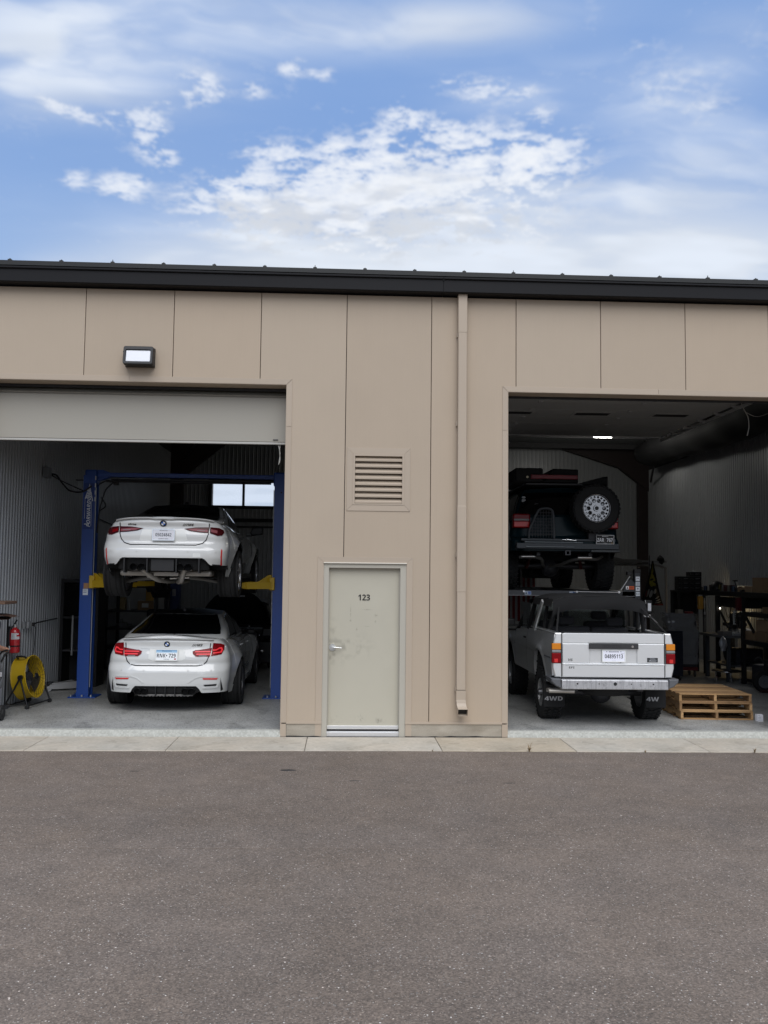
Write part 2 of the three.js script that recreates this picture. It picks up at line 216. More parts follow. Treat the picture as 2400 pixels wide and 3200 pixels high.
// ---------- ground ----------
const SEAM = x => 4.74 + .02 * x, FY = .08;      // garage floor level
{
  const g = new THREE.PlaneGeometry(400, 400, 1, 1); g.rotateX(-Math.PI / 2); g.translate(0, -.012, 0);
  const p = g.attributes.position, uv = g.attributes.uv; for (let i = 0; i < p.count; i++) uv.setXY(i, p.getX(i), p.getZ(i));
  struct('asphalt_ground', g, M.asphalt);
  { const pts = [], up = []; for (let i = 0; i <= 120; i++) { const x = lerp(-9, 10, i / 120); pts.push([x, -(SEAM(x) + .018 + .012 * (fbm(x * 6, 1, 3, 5) - .5))]); up.unshift([x, -(SEAM(x) - .014 + .012 * (fbm(x * 6, 4, 3, 7) - .5))]); } const sg = new THREE.ExtrudeGeometry(shape(pts.concat(up)), { depth: .003, bevelEnabled: false }); sg.rotateX(-Math.PI / 2); sg.translate(0, -.0125, 0); struct('paving_seam', muv(sg), M.seam); }
  const ap = new THREE.Group(); ap.name = 'concrete_apron'; ap.userData.kind = 'structure'; scene.add(ap);
  const js = [-8.68, -7.03, -5.39, -3.738, -2.084, -.425, 1.241, 2.884, 4.535, 6.18, 7.83, 9.48];
  for (let i = 0; i + 1 < js.length; i++) {
    // front edge slightly ragged where the asphalt meets it
    const pts = [[js[i] + .004, -.02]]; const n = 24;
    for (let k = 0; k <= n; k++) { const x = lerp(js[i] + .004, js[i + 1] - .004, k / n); pts.push([x, -.885 - .03 * Math.cos((x - .6) * .55) * 0 - .016 * (fbm(x * 5, 3, 3, 4) - .5) - .012 * Math.abs(x - .6)]); }
    pts.push([js[i + 1] - .004, -.02]);
    const g2 = new THREE.ExtrudeGeometry(shape(pts.map(([x, y]) => [x, y])), { depth: .1, bevelEnabled: true, bevelSize: .004, bevelOffset: -.004, bevelThickness: .004, bevelSegments: 1 });
    g2.rotateX(-Math.PI / 2); g2.translate(0, -.104, 0);
    mesh('slab', muv(g2), M.slabs[i === 6 ? 2 : (i * 5 + 1) % 2], ap);
  }
  mesh('joint_fill', bb(-8.6, -.1, -.04, 9.4, -.012, .80), M.foundation, ap);
  // dry weeds at the edge of the asphalt
  const weedM = mat([.20, .13, .055], .9, 0, { side: THREE.DoubleSide });
  const weed = (x, z, s, n, label) => {
    const gs = []; for (let k = 0; k < n; k++) { const a = rr(0, 6.28), l = s * rr(.4, 1), w = .004 * rr(.7, 1.4), b = rr(.2, .9), pts = []; for (let t = 0; t <= 3; t++) { const q = t / 3; pts.push(V(Math.cos(a) * l * b * q * q, l * (q - .35 * b * q * q), Math.sin(a) * l * b * q * q)); }
      const pos = []; for (let t = 0; t < 3; t++) { const w0 = w * (1 - t / 3), w1 = w * (1 - (t + 1) / 3) + .0006, dx = -Math.sin(a), dz = Math.cos(a), P = (p, q) => pos.push(p.x + dx * q, p.y, p.z + dz * q); P(pts[t], -w0); P(pts[t], w0); P(pts[t + 1], w1); P(pts[t], -w0); P(pts[t + 1], w1); P(pts[t + 1], -w1); }
      const bg = new THREE.BufferGeometry(); bg.setAttribute('position', new THREE.Float32BufferAttribute(pos, 3)); bg.computeVertexNormals(); gs.push(bg); }
    const o = thing('dry_weed', label, 'weed', [x, -.012, z]); mesh('blades', gs, weedM, o);
  };
  weed(2.30, .925, .14, 26, 'tallest dry brown weed at the apron edge, in front of the right bay corner');
  weed(5.08, .96, .09, 18, 'dry brown weed at the apron edge beside the rightmost slab joint');
  weed(3.72, .955, .045, 22, 'low flat tuft of dry weed at the apron edge, before the parked truck');
  weed(1.12, .91, .05, 8, 'small dry weed at the apron edge in front of the downspout');
  // oil stains: thin films of dark matter
  const stainM = mat([.030, .027, .026], .7);
  const stain = (x, z, a, b, label) => { const pts = disc(0, 0, a, 26, b).map(([u, v], i) => { const k = 1 + .28 * (vnoise(i * .7, x * 5, 4) - .5); return [u * k, v * k]; }); const g3 = new THREE.ExtrudeGeometry(shape(pts), { depth: .002, bevelEnabled: false }); g3.rotateX(-Math.PI / 2); g3.translate(x, -.0125, z); one('oil_stain', g3, stainM, label, 'stain'); };
  stain(-.56, 1.95, .085, .045, 'dark oval oil stain on the asphalt left of the entry door');
  stain(-2.2, 2.0, .05, .012, 'thin dark streak on the asphalt in front of the sedan');
  stain(.16, 2.45, .07, .012, 'thin dark streak on the asphalt in front of the door');
  stain(1.75, 2.55, .06, .012, 'thin dark streak on the asphalt before the downspout');
}
// ---------- garage building ----------
const bld = thing('garage_building', 'tan metal-panelled garage building with two open bays and a dark gutter', 'building');
const B = (n, g, m, p = bld, l) => mesh(n, g, m, p, l);
const LX0 = -4.80, LX1 = -.779, LT = 4.643, RX0 = 2.203, RX1 = 6.0, RT = 4.607, TOP = 5.955, BOT = .18;
{
  // facade panels, 12 mm joints
  const J = [-8.12, -6.957, -5.793, -4.629, -3.465, -2.298, -1.137, .013, 1.161, 2.314, 3.478, 4.654, 5.821, 6.985, 8.15, 9.31], h = .0042;
  const P = (i, pts, holes) => B('wall_panel', ext(pts, .045, -.045, .003, holes), M.panels[i % 3]);
  for (let i = 0; i + 1 < J.length; i++) {
    const a = J[i] + h, b = J[i + 1] - h;
    if (i === 2) P(i, [[a, BOT], [LX0, BOT], [LX0, LT], [b, LT], [b, TOP], [a, TOP]]); else if (i === 3) P(i, rect(a, LT, b, TOP));
    else if (i === 4 || i === 5) P(i, rect(a, LT, b, TOP));
    else if (i === 6) P(i, [[LX1, BOT], [-.246, BOT], [-.246, 2.266], [b, 2.266], [b, TOP], [a, TOP], [a, LT], [LX1, LT]]);
    else if (i === 7) P(i, [[.85, BOT], [b, BOT], [b, TOP], [a, TOP], [a, 2.266], [.85, 2.266]], [rect(.123, 3.046, .807, 3.728)]);
    else if (i === 8) P(i, [[a, BOT], [RX0, BOT], [RX0, RT], [b, RT], [b, TOP], [a, TOP]]);
    else if (i === 9 || i === 10 || i === 11) P(i, rect(a, RT, b, TOP));
    else if (i === 12) P(i, [[RX1, BOT], [b, BOT], [b, TOP], [a, TOP], [a, RT], [RX1, RT]]);
    else P(i, rect(a, BOT, b, TOP));
  }
  // the wall behind the panels
  const Z0 = -.25, Z1 = -.055, core = (x0, y0, x1, y1) => bb(x0, y0, Z0, x1, y1, Z1);
  B('wall_core', [core(-8.1, 0, LX0 - .02, 6.0), core(LX0 - .02, LT + .02, LX1 + .02, 6.0), core(LX1 + .02, 0, -.30, 6.0), core(-.30, 2.30, .123, 6.0), core(.123, 2.30, .807, 3.046), core(.123, 3.728, .807, 6.0), core(.807, 2.30, .90, 6.0), core(.90, 0, RX0 - .02, 6.0), core(RX0 - .02, RT + .02, RX1 + .02, 6.0), core(RX1 + .02, 0, 9.3, 6.0)], M.backing);
  B('louver_backing', bb(.10, 3.02, -.30, .83, 3.75, -.26), M.black);
  // trims round the openings: a flange on the face and a return into the reveal
  const T = (pts, m = M.trim, d = .006) => B('trim', ext(pts, d, .0015, .0015), m);
  const w = .074;
  // left bay
  T([[LX1, .18], [LX1 + w, .18], [LX1 + w, 4.076], [LX1, 4.076]], M.trim2); T([[LX1, 4.079], [LX1 + w, 4.079], [LX1 + w, LT + w - .003], [LX1, LT - .003]]);
  T([[-2.86, LT], [LX1 - .003, LT], [LX1 + w - .003, LT + w], [-2.86, LT + w]], M.trim2); T([[LX0, LT], [-2.863, LT], [-2.863, LT + w], [LX0 - w, LT + w]]);
  T([[LX0 - w, .18], [LX0, .18], [LX0, LT - .003], [LX0 - w, LT + w - .003]]);
  // right bay
  T([[RX0 - w, .18], [RX0, .18], [RX0, 4.076], [RX0 - w, 4.076]]); T([[RX0 - w, 4.079], [RX0, 4.079], [RX0, RT - .003], [RX0 - w, RT + w - .003]], M.trim2);
  T([[RX0, RT], [4.27, RT], [4.27, RT + w], [RX0 - w + .003, RT + w]]); T([[4.273, RT], [RX1, RT], [RX1 + w, RT + w], [4.273, RT + w]], M.trim2);
  T([[RX1, .18], [RX1 + w, .18], [RX1 + w, RT + w - .003], [RX1, RT - .003]]);
  // returns
  const ret = (x0, y0, x1, y1) => B('reveal', bb(x0, y0, -.26, x1, y1, .0050), M.trim);
  ret(LX1 - .004, .0, LX1 + .012, LT); ret(LX0 - .012, 0, LX0 + .004, LT); ret(LX0 + .004, LT - .004, LX1 - .004, LT + .012);
  ret(RX0 - .012, 0, RX0 + .004, RT); ret(RX1 - .004, 0, RX1 + .012, RT); ret(RX0 + .004, RT - .004, RX1 - .004, RT + .012);
  // door and louver casings
  const c = .082;
  T([[-.246 - c, .18], [-.246, .18], [-.246, 2.266], [-.246 - c, 2.266 + c]]); T([[.85, .18], [.85 + c, .18], [.85 + c, 2.266 + c], [.85, 2.266]]); T([[-.246, 2.2675], [.85, 2.2675], [.85 + c, 2.266 + c + .0015], [-.246 - c, 2.266 + c + .0015]], M.trim2);
  const l0 = .123, l1 = .807, m0 = 3.046, m1 = 3.728;
  T([[l0 - c, m0 - c], [l1 + c, m0 - c], [l1, m0 - .001], [l0, m0 - .001]]); T([[l0, m1], [l1, m1], [l1 + c, m1 + c], [l0 - c, m1 + c]]); T([[l0 - c, m0 - c + .002], [l0, m0 + .001], [l0, m1 - .001], [l0 - c, m1 + c - .002]], M.trim2); T([[l1, m0 + .001], [l1 + c, m0 - c + .002], [l1 + c, m1 + c - .002], [l1, m1 - .001]], M.trim2);
  // base trim and foundation
  const base = (x0, x1) => { B('base_trim', bb(x0, .168, -.05, x1, .196, .016), M.trim); B('foundation', bb(x0 + .004, -.1, -.2, x1 - .004, .167, .004), M.foundation); const n = Math.round((x1 - x0) / .05), pts = [[x0, -.004]]; pts.push([x1, -.004]); for (let k = n; k >= 0; k--) { const x = lerp(x0, x1, k / n); pts.push([x, .004 + .014 * vnoise(x * 9, 2, 6)]); } B('sealant', ext(pts, .012, .004), M.black); };
  base(LX1 + w, -.246); base(.85, RX0 - w); base(RX1 + w, 9.3); base(-8.1, LX0 - w);
  for (const [x0, x1] of [[LX1, LX1 + w], [RX0 - w, RX0], [-.246 - .082, -.2475], [.8515, .932], [LX0 - w, LX0], [RX1, RX1 + w]]) B('trim', bb(x0, .002, -.004, x1, .167, .0085), M.trim2);
  // louver
  const lv = B('louver_vent', [bb(.123, 3.046, -.12, .149, 3.728, .012), bb(.781, 3.046, -.12, .807, 3.728, .012), bb(.149, 3.70, -.12, .781, 3.728, .012), bb(.149, 3.046, -.12, .781, 3.062, .012)], M.trim);
  for (let k = 0; k < 8; k++) { const y = 3.066 + k * .0805; const g = ext([[.0, .0], [.010, .0], [.012, .022], [-.060, .088], [-.066, .082], [.004, .018]], .63, 0, 0); g.rotateY(Math.PI / 2); g.scale(1, 1, -1); const gi = g; gi.scale(-1, 1, 1); gi.translate(.151 + .63, y, -.005); B('louver_blade', new_side(gi), M.trim, lv); }
}
function new_side(g) { // shapes drawn as (depth, y) and laid along x: rebuild normals after mirroring
  const n = g.index ? g.toNonIndexed() : g; n.computeVertexNormals(); n.computeBoundingBox(); const b = n.boundingBox; n.translate(.151 - b.min.x, 0, .0 - b.max.z + .004); return muv(n);
}
// entry door
{
  const dr = B('entry_door', (() => { const g = new THREE.BoxGeometry(.946, 2.085, .045); const uv = g.attributes.uv; g.translate(.296, 1.162, -.1025); return g; })(), M.doorPaint);
  B('door_frame', [bb(-.246, .0, -.16, -.178, 2.268, -.004), bb(.770, .0, -.16, .85, 2.268, -.004), bb(-.178, 2.206, -.16, .770, 2.268, -.004), bb(-.178, .0, -.135, -.166, 2.206, -.128), bb(.758, 0, -.135, .77, 2.206, -.128)], M.framePaint, dr);
  B('door_stop', [bb(-.178, .1, -.079, -.163, 2.206, -.066), bb(.755, .1, -.079, .77, 2.206, -.066), bb(-.163, 2.19, -.079, .755, 2.206, -.066)], M.framePaint, dr);
  B('drip_cap', rb(-.25, 2.262, -.002, .854, 2.276, .022, .003), mat([.62, .58, .50], .4), dr);
  B('door_sweep', [rb(-.176, .088, -.08, .768, .134, -.062, .004), ...[-.1, .09, .28, .47, .66].map(x => cyl(V(x, .115, -.063), V(x, .115, -.058), .006))], M.alu, dr);
  B('sweep_brush', bb(-.17, .066, -.082, .762, .088, -.070), M.black, dr);
  B('threshold', [bb(-.178, 0, -.17, .77, .05, -.03), bb(-.178, .05, -.14, .77, .062, -.06)], M.alu, dr);
  const n = text('123', .078, .004, .92); n.translate(.294, 1.815, -.0795); B('door_number', n, M.black, dr);
  B('lever_handle', [cyl(V(-.118, 1.154, -.08), V(-.118, 1.154, -.068), .047, .044, 24), cyl(V(-.118, 1.154, -.07), V(-.118, 1.154, -.022), .017, .015, 16), tube([[-.118, 1.154, -.03], [-.09, 1.155, -.022], [-.04, 1.152, -.022], [.002, 1.146, -.028]], .011, 8)], mat([.66, .66, .64], .3, .85), dr);
}
// gutter, roof, downspout
{
  const prof = [[0, .0], [.0, .02], [.15, .02], [.165, .03], [.165, .185], [.19, .20], [.19, .222], [.155, .222], [.155, .21], [.16, .205], [.15, .20], [.15, .03], [.012, .03], [.012, .23], [0, .23]];
  const gl = (x0, x1) => { const g = ext(prof, x1 - x0, 0, .0015); g.rotateY(-Math.PI / 2); g.rotateY(Math.PI); const n = g; n.translate(x0, 5.885, .004); return muv(fixX(n, x0, x1)); };
  B('gutter', gl(-8.2, 1.30), M.gutter); B('gutter', gl(1.303, 9.4), M.gutter);
  B('gutter_clip', [rb(1.285, 6.06, .165, 1.318, 6.10, .178, .003)], M.gutter);
  B('fascia', bb(-8.2, 5.90, -.26, 9.4, 6.14, .002), M.roofMetal);
  const roof = B('roof', (() => { const g = new THREE.BoxGeometry(17.7, .06, 8.0); g.rotateX(R(3.4)); g.translate(.6, 6.17 + .237, -3.86); return g; })(), M.roofMetal);
  B('roof', (() => { const g = new THREE.BoxGeometry(17.7, .06, 8.0); g.rotateX(-R(3.4)); g.translate(.6, 6.17 + .237, -11.84); return g; })(), M.roofMetal);
  B('gable_wall', [bb(-8.2, 5.9, -15.7, -8.1, 6.62, .0), bb(9.3, 5.9, -15.7, 9.4, 6.62, 0), bb(-8.2, 5.9, -15.72, 9.4, 6.2, -15.6)], M.roofMetal);
  for (let k = 0; k < 26; k++) { const x = -7.80 + k * .6705; const g = ext([[-.022, 0], [.022, 0], [.012, .035], [-.012, .035]], 3.2, -3.2); g.rotateX(R(3.4)); g.translate(x, 6.196, .10); B('seam_rib', [g, bb(x - .024, 6.192, .08, x + .024, 6.222, .115), bb(x - .004, 6.222, .09, x + .004, 6.238 + .016 * ((k * 3) % 4 === 1), .10)], M.roofMetal, roof); }
  // downspout
  const ds = B('downspout', [rb(1.510, 5.38, .012, 1.634, 5.955, .105, .010), rb(1.513, 3.02, .012, 1.631, 5.395, .102, .010), rb(1.510, 1.90, .012, 1.634, 3.045, .105, .010), rb(1.513, .62, .012, 1.631, 1.915, .102, .010)], M.trim);
  for (const y of [5.33, 4.12, 2.36, .60]) B('strap', rb(1.497, y, .004, 1.512, y + .06, .05, .002), M.trim2, ds);
  const L = []; const secs = [[.62, .012, .0], [.50, .012, 0], [.475, .012, 6], [.452, .013, 14], [.43, .016, 24], [.41, .022, 36], [.395, .032, 48], [.385, .046, 60], [.372, .085, 70]];
  const ring = (y, z, a, s) => { const t = R(a), hw = .061 * s, d = .047 * s; const c = [y - .030 * Math.sin(t), z + .047 + .05 * (1 - Math.cos(t)) + .03 * Math.sin(t)]; return [[-hw, -d], [hw, -d], [hw, d], [-hw, d]].map(([x, q]) => V(1.572 + x + (a / 70) * .014, c[0] + q * Math.sin(t), c[1] + q * Math.cos(t))); };
  const pos = []; const Q = (a, b, c, d) => { for (const p of [a, b, c, a, c, d]) pos.push(p.x, p.y, p.z); };
  for (let i = 0; i + 1 < secs.length; i++) { const A = ring(...secs[i], i % 2 ? .985 : 1.02), C = ring(...secs[i + 1], (i + 1) % 2 ? .985 : 1.02); for (let k = 0; k < 4; k++) Q(A[k], A[(k + 1) % 4], C[(k + 1) % 4], C[k]); }
  const eg = new THREE.BufferGeometry(); eg.setAttribute('position', new THREE.Float32BufferAttribute(pos, 3)); eg.computeVertexNormals(); const em = M.trim.clone(); em.side = THREE.DoubleSide; B('elbow', eg, em, ds); { const t = R(70), c0 = ring(...secs[secs.length - 2], .97); const pg = new THREE.BufferGeometry(); pg.setAttribute('position', new THREE.Float32BufferAttribute([c0[0], c0[1], c0[2], c0[0], c0[2], c0[3]].flatMap(p => [p.x, p.y, p.z]), 3)); pg.computeVertexNormals(); B('spout_bore', pg, flatBlack(), ds); }
}
function flatBlack() { const m = M.black.clone(); m.side = THREE.DoubleSide; return m; }
function fixX(g, x0, x1) { g.computeBoundingBox(); const b = g.boundingBox; if (g.attributes) g.translate(x0 - b.min.x, 0, 0); g.computeVertexNormals(); g.computeBoundingBox(); if (g.boundingBox.max.z < .1) { const p = g.attributes.position; for (let i = 0; i < p.count; i++) p.setZ(i, .008 - p.getZ(i)); const a = p.array; for (let i = 0; i < a.length; i += 9) for (let k = 0; k < 3; k++) { const t = a[i + 3 + k]; a[i + 3 + k] = a[i + 6 + k]; a[i + 6 + k] = t; } g.computeVertexNormals(); } return g; }
// ---------- interior ----------
const XL = -5.05, XR = 9.1, ZB = -14.6, CY = 5.93;
struct('garage_floor', bb(XL - .2, -.1, ZB - .2, XR + .2, FY, -.10), M.floor);
{ // rough white nosing along the front of the slab
  const lip = (x0, x1) => { const g = new THREE.BufferGeometry(), pos = [], n = Math.round((x1 - x0) / .04); const top = x => -.02 + .006 * (vnoise(x * 20, 1, 3) - .5), bot = x => .025 + .022 * (fbm(x * 9, 2, 3, 7) - .5);
    for (let i = 0; i < n; i++) { const a = lerp(x0, x1, i / n), b = lerp(x0, x1, (i + 1) / n); const A = [a, FY + .001, -.10], A1 = [a, FY - .004 + .003 * vnoise(a * 30, 5), top(a)], A2 = [a, -.011, bot(a)], Bq = [b, FY + .001, -.10], B1 = [b, FY - .004 + .003 * vnoise(b * 30, 5), top(b)], B2 = [b, -.011, bot(b)]; for (const t of [[A, A1, B1], [A, B1, Bq], [A1, A2, B2], [A1, B2, B1]]) for (const q of t) pos.push(...q); }
    g.setAttribute('position', new THREE.Float32BufferAttribute(pos, 3)); g.computeVertexNormals(); return muv(g); };
  const o = new THREE.Group(); o.name = 'floor_nosing'; o.userData.kind = 'structure'; scene.add(o);
  mesh('nosing', lip(LX0, LX1), M.lip, o); mesh('nosing', lip(RX0, RX1), M.lip, o);
}
function ribbed(len, y0, y1, pitch = .115, dep = .016) { // a ribbed steel sheet in the xy plane, ribs towards +z
  const pos = [], q = (a, b) => { for (const p of [[a[0], y0, a[1]], [b[0], y0, b[1]], [b[0], y1, b[1]], [a[0], y0, a[1]], [b[0], y1, b[1]], [a[0], y1, a[1]]]) pos.push(...p); };
  for (let x = 0; x < len - .001; x += pitch) { const s = Math.min(1, (len - x) / pitch) * pitch; q([x, 0], [x + s * .56, 0]); q([x + s * .56, 0], [x + s * .66, dep]); q([x + s * .66, dep], [x + s * .86, dep]); q([x + s * .86, dep], [x + s * .96, 0]); q([x + s * .96, 0], [x + s, 0]); }
  const g = new THREE.BufferGeometry(); g.setAttribute('position', new THREE.Float32BufferAttribute(pos, 3)); g.computeVertexNormals(); return muv(g);
}
{
  const lw = ribbed(-ZB - .25, FY, 5.6); lw.rotateY(Math.PI / 2); lw.translate(XL, 0, -.25); B('inner_wall', lw, M.liner);
  const rw = ribbed(-ZB - .25, FY, 5.32); rw.rotateY(-Math.PI / 2); rw.translate(XR, 0, ZB); B('inner_wall', rw, M.linerBack);
  B('side_wall', bb(XL - .2, -.1, ZB - .2, XL - .02, 6.2, -.25), M.trim); B('side_wall', bb(XR + .02, -.1, ZB - .2, XR + .2, 6.2, -.25), M.trim);
  B('upper_insulation', bb(XR - .012, 5.32, ZB, XR + .02, CY, -.25), M.insul); B('upper_insulation', bb(XL - .02, 5.6, ZB, XL + .012, CY, -.25), M.insul);
  // back wall round its windows
  const wx0 = -3.86, wx1 = -2.00, wy0 = 4.10, wy1 = 4.80;
  const piece = (x0, x1, y0, y1) => { const g = ribbed(x1 - x0, y0, y1, .12, .008); g.translate(x0, 0, ZB + .0); return g; };
  B('inner_wall', [piece(XL, wx0, FY, CY), piece(wx0, wx1, FY, wy0), piece(wx0, wx1, wy1, CY), piece(wx1, XR, FY, CY)], M.linerBack);
  B('side_wall', [bb(XL, -.1, ZB - .2, wx0, 6.2, ZB - .02), bb(wx0, -.1, ZB - .2, wx1, wy0, ZB - .02), bb(wx0, wy1, ZB - .2, wx1, 6.2, ZB - .02), bb(wx1, -.1, ZB - .2, XR, 6.2, ZB - .02)], M.trim);
  const win = B('window', [bb(wx0 - .10, wy0 - .09, ZB + .02, wx1 + .10, wy0, ZB + .07), bb(wx0 - .10, wy1, ZB + .02, wx1 + .10, wy1 + .08, ZB + .07), bb(wx0 - .10, wy0, ZB + .02, wx0, wy1, ZB + .07), bb(wx1, wy0, ZB + .02, wx1 + .10, wy1, ZB + .07), bb(-2.975, wy0, ZB - .1, -2.915, wy1, ZB + .07)], M.black);
  const glass = mat([.95, .97, 1], .02, 0, { transmission: 1, thickness: 0, ior: 1.5 });
  B('pane', bb(wx0, wy0, ZB - .066, -2.975, wy1, ZB - .06), glass, win); B('pane', bb(-2.915, wy0, ZB - .066, wx1, wy1, ZB - .06), glass, win);
  B('wall_rail', [bb(-3.2, 3.62, ZB + .02, -1.0, 3.72, ZB + .09), bb(-3.2, 3.45, ZB + .02, -1.0, 3.50, ZB + .08)], M.black);
  B('ceiling', bb(XL - .2, CY, ZB - .2, XR + .2, CY + .05, -.25), M.ceiling);
  // steel frame: columns in the far corners with haunches, rafters below the ceiling
  B('steel_column', [bb(XR - .30, FY, ZB + .03, XR - .03, CY, ZB + .25)], M.redIron); B('steel_column', [bb(XL + .03, FY, ZB + .03, XL + .36, CY, ZB + .30)], M.redIron);
  B('rafter', ext([[XR - 2.6, CY - .02], [XR, CY - .02], [XR, CY - 1.25], [XR - .9, CY - .55]], .2, ZB + .12), M.redIron); B('rafter', ext([[XL, CY - .02], [XL + 1.6, CY - .02], [XL + .7, CY - .75], [XL, CY - 1.4]], .2, ZB + .12), M.redIron);
  B('rafter', ext([[XR - 3.4, CY - .02], [XR, CY - .02], [XR, CY - .60], [XR - 1.2, CY - .35]], .2, -7.4), M.redIron);
  B('brace', bar(V(8.0, 5.55, -10.4), V(8.9, 4.9, -13.6), .05, .05), M.steelDark); B('brace', bar(V(-4.6, 5.4, -14.1), V(-3.9, 5.7, -12.2), .05, .05), M.steelDark);
  for (let z = -1.8; z > -14; z -= 1.9) B('purlin', bb(XL, CY - .16, z, XR, CY - .02, z + .05), M.insul);
}
// ---------- vehicles: shared surfaces ----------
const pw = (tab) => x => { if (x <= tab[0][0]) return tab[0][1]; for (let i = 0; i + 1 < tab.length; i++) if (x <= tab[i + 1][0]) { const t = (x - tab[i][0]) / (tab[i + 1][0] - tab[i][0]); return lerp(tab[i][1], tab[i + 1][1], t * t * (3 - 2 * t) * .5 + t * .5); } return tab[tab.length - 1][1]; };
function grid(nu, nv, f, flip, wrap) {
  const pos = [], idx = []; for (let i = 0; i <= nu; i++) for (let j = 0; j <= nv; j++) { const p = f(i / nu, j / nv, i, j); pos.push(p.x, p.y, p.z); }
  for (let i = 0; i < nu; i++) for (let j = 0; j < nv; j++) { const a = i * (nv + 1) + j, b = a + nv + 1; flip ? idx.push(a, b, a + 1, b, b + 1, a + 1) : idx.push(a, a + 1, b, b, a + 1, b + 1); }
  const g = new THREE.BufferGeometry(); g.setAttribute('position', new THREE.Float32BufferAttribute(pos, 3)); g.setIndex(idx); g.computeVertexNormals(); return g;
}
function drape(S, pts, off, thick, sub = .06) {
  const c = []; for (let i = 0; i < pts.length; i++) { const a = pts[i], b = pts[(i + 1) % pts.length], n = Math.max(1, Math.ceil(Math.hypot(b[0] - a[0], b[1] - a[1]) / (sub * 2))); for (let k = 0; k < n; k++) c.push(V2(lerp(a[0], b[0], k / n), lerp(a[1], b[1], k / n))); }
  if (THREE.ShapeUtils.isClockWise(c)) c.reverse();
  let tris = THREE.ShapeUtils.triangulateShape(c, []).map(t => t.map(i => c[i]));
  const mx = Math.max(...tris.map(t => Math.max(t[0].distanceTo(t[1]), t[1].distanceTo(t[2]), t[2].distanceTo(t[0]))));
  for (let k = 0; k < Math.min(3, Math.ceil(Math.log2(mx / sub))); k++) tris = tris.flatMap(([a, b, d]) => { const m = (p, q) => V2((p.x + q.x) / 2, (p.y + q.y) / 2), ab = m(a, b), bd = m(b, d), da = m(d, a); return [[a, ab, da], [ab, b, bd], [da, bd, d], [ab, bd, da]]; });
  const e = .004, at = (p, o) => { const q = S(p.x, p.y), n = S(p.x + e, p.y).sub(S(p.x - e, p.y)).cross(S(p.x, p.y + e).sub(S(p.x, p.y - e))).normalize(); return q.addScaledVector(n, o); };
  const pos = []; const put = p => pos.push(p.x, p.y, p.z);
  for (const t of tris) t.forEach(p => put(at(p, off)));
  let ring = c; if (tris.length > 200) { ring = []; for (let i = 0; i < c.length; i++) { const a = c[i], b = c[(i + 1) % c.length]; ring.push(a, V2((a.x + b.x) / 2, (a.y + b.y) / 2)); } }
  if (thick) for (let i = 0; i < ring.length; i++) { const a = ring[i], b = ring[(i + 1) % ring.length], a0 = at(a, off), b0 = at(b, off), a1 = at(a, off - thick), b1 = at(b, off - thick); [a1, b1, b0, a1, b0, a0].forEach(put); }
  let g = new THREE.BufferGeometry(); g.setAttribute('position', new THREE.Float32BufferAttribute(pos, 3)); g = mergeVertices(g, 1e-5); g = toCreasedNormals(g, .6); return g;
}
const mirr = pts => pts.map(([x, y]) => [-x, y]);
function ribbon(pts, w) { // a polyline widened to a closed outline
  const L = [], Rr = []; for (let i = 0; i < pts.length; i++) { const a = pts[Math.max(0, i - 1)], b = pts[Math.min(pts.length - 1, i + 1)], d = Math.hypot(b[0] - a[0], b[1] - a[1]) || 1, nx = -(b[1] - a[1]) / d * w / 2, ny = (b[0] - a[0]) / d * w / 2; L.push([pts[i][0] + nx, pts[i][1] + ny]); Rr.unshift([pts[i][0] - nx, pts[i][1] - ny]); } return L.concat(Rr);
}
function tyreGeo(r, w, inner, lugs) {
  const h = w / 2, p = [[inner, -h * .86], [inner + .02, -h * .98], [r * .86, -h], [r * .955, -h * .93], [r * .99, -h * .78], [r, -h * .6]];
  for (const q of [-.45, -.15, .15, .45]) p.push([r, (q - .04) * w], [r - .008, (q - .03) * w], [r - .008, (q + .03) * w], [r, (q + .04) * w]);
  p.push([r, h * .6], [r * .99, h * .78], [r * .955, h * .93], [r * .86, h], [inner + .02, h * .98], [inner, h * .86]);
  let g = lathe(p.map(([a, b]) => [a, b]), 40); g.rotateZ(Math.PI / 2); const out = [toCreasedNormals(g.toNonIndexed(), .5)];
  if (lugs) for (let k = 0; k < 34; k++) for (const [q, s] of [[-.40, .012], [-.14, .004], [.14, .01], [.40, .0]]) { const b = new THREE.BoxGeometry(w * .20, .018, r * .105); b.rotateY(q > 0 ? .35 : -.35); b.translate(q * w, r + .004, 0); b.rotateX((k + s * 40 + (q > 0 ? .5 : 0)) / 34 * 2 * Math.PI); out.push(b); }
  return out;
}
function rimGeo(r, w, n, dep = .03, thick = .05, split = false) { // face towards +x
  const h = w / 2, prof = [[r, -h], [r, h], [r - .012, h + .004], [r - .025, h - .01], [r - .03, -h]]; const g = lathe(prof, 32); g.rotateZ(-Math.PI / 2); const out = [g, cyl(V(h - dep - .02, 0, 0), V(h - dep + .012, 0, 0), r * .26, r * .22, 16)];
  for (let k = 0; k < n; k++) for (const o of split ? [-.11, .11] : [0]) { const b = new THREE.BoxGeometry(.028, r * .80, thick); b.translate(h - dep, r * .56, 0); b.rotateX(k / n * 2 * Math.PI + o); out.push(b); }
  out.push(cyl(V(-h * .2, 0, 0), V(-h * .2 + .01, 0, 0), r * .72, r * .72, 24)); return out;
}
function addWheel(car, x, y, z, r, w, rimR, n, rimM, opt = {}) {
  const s = Math.sign(x) || 1, wh = mesh('wheel', tyreGeo(r, w, rimR, opt.lugs), M.tyre, car); wh.position.set(x, y, z); wh.rotation.x = opt.turn || 0;
  const rm = mesh('rim', rimGeo(rimR, w * .9, n, opt.dep || .03, opt.thick || .04, opt.split), rimM, wh); if (s < 0) rm.rotation.y = Math.PI; return wh;
}
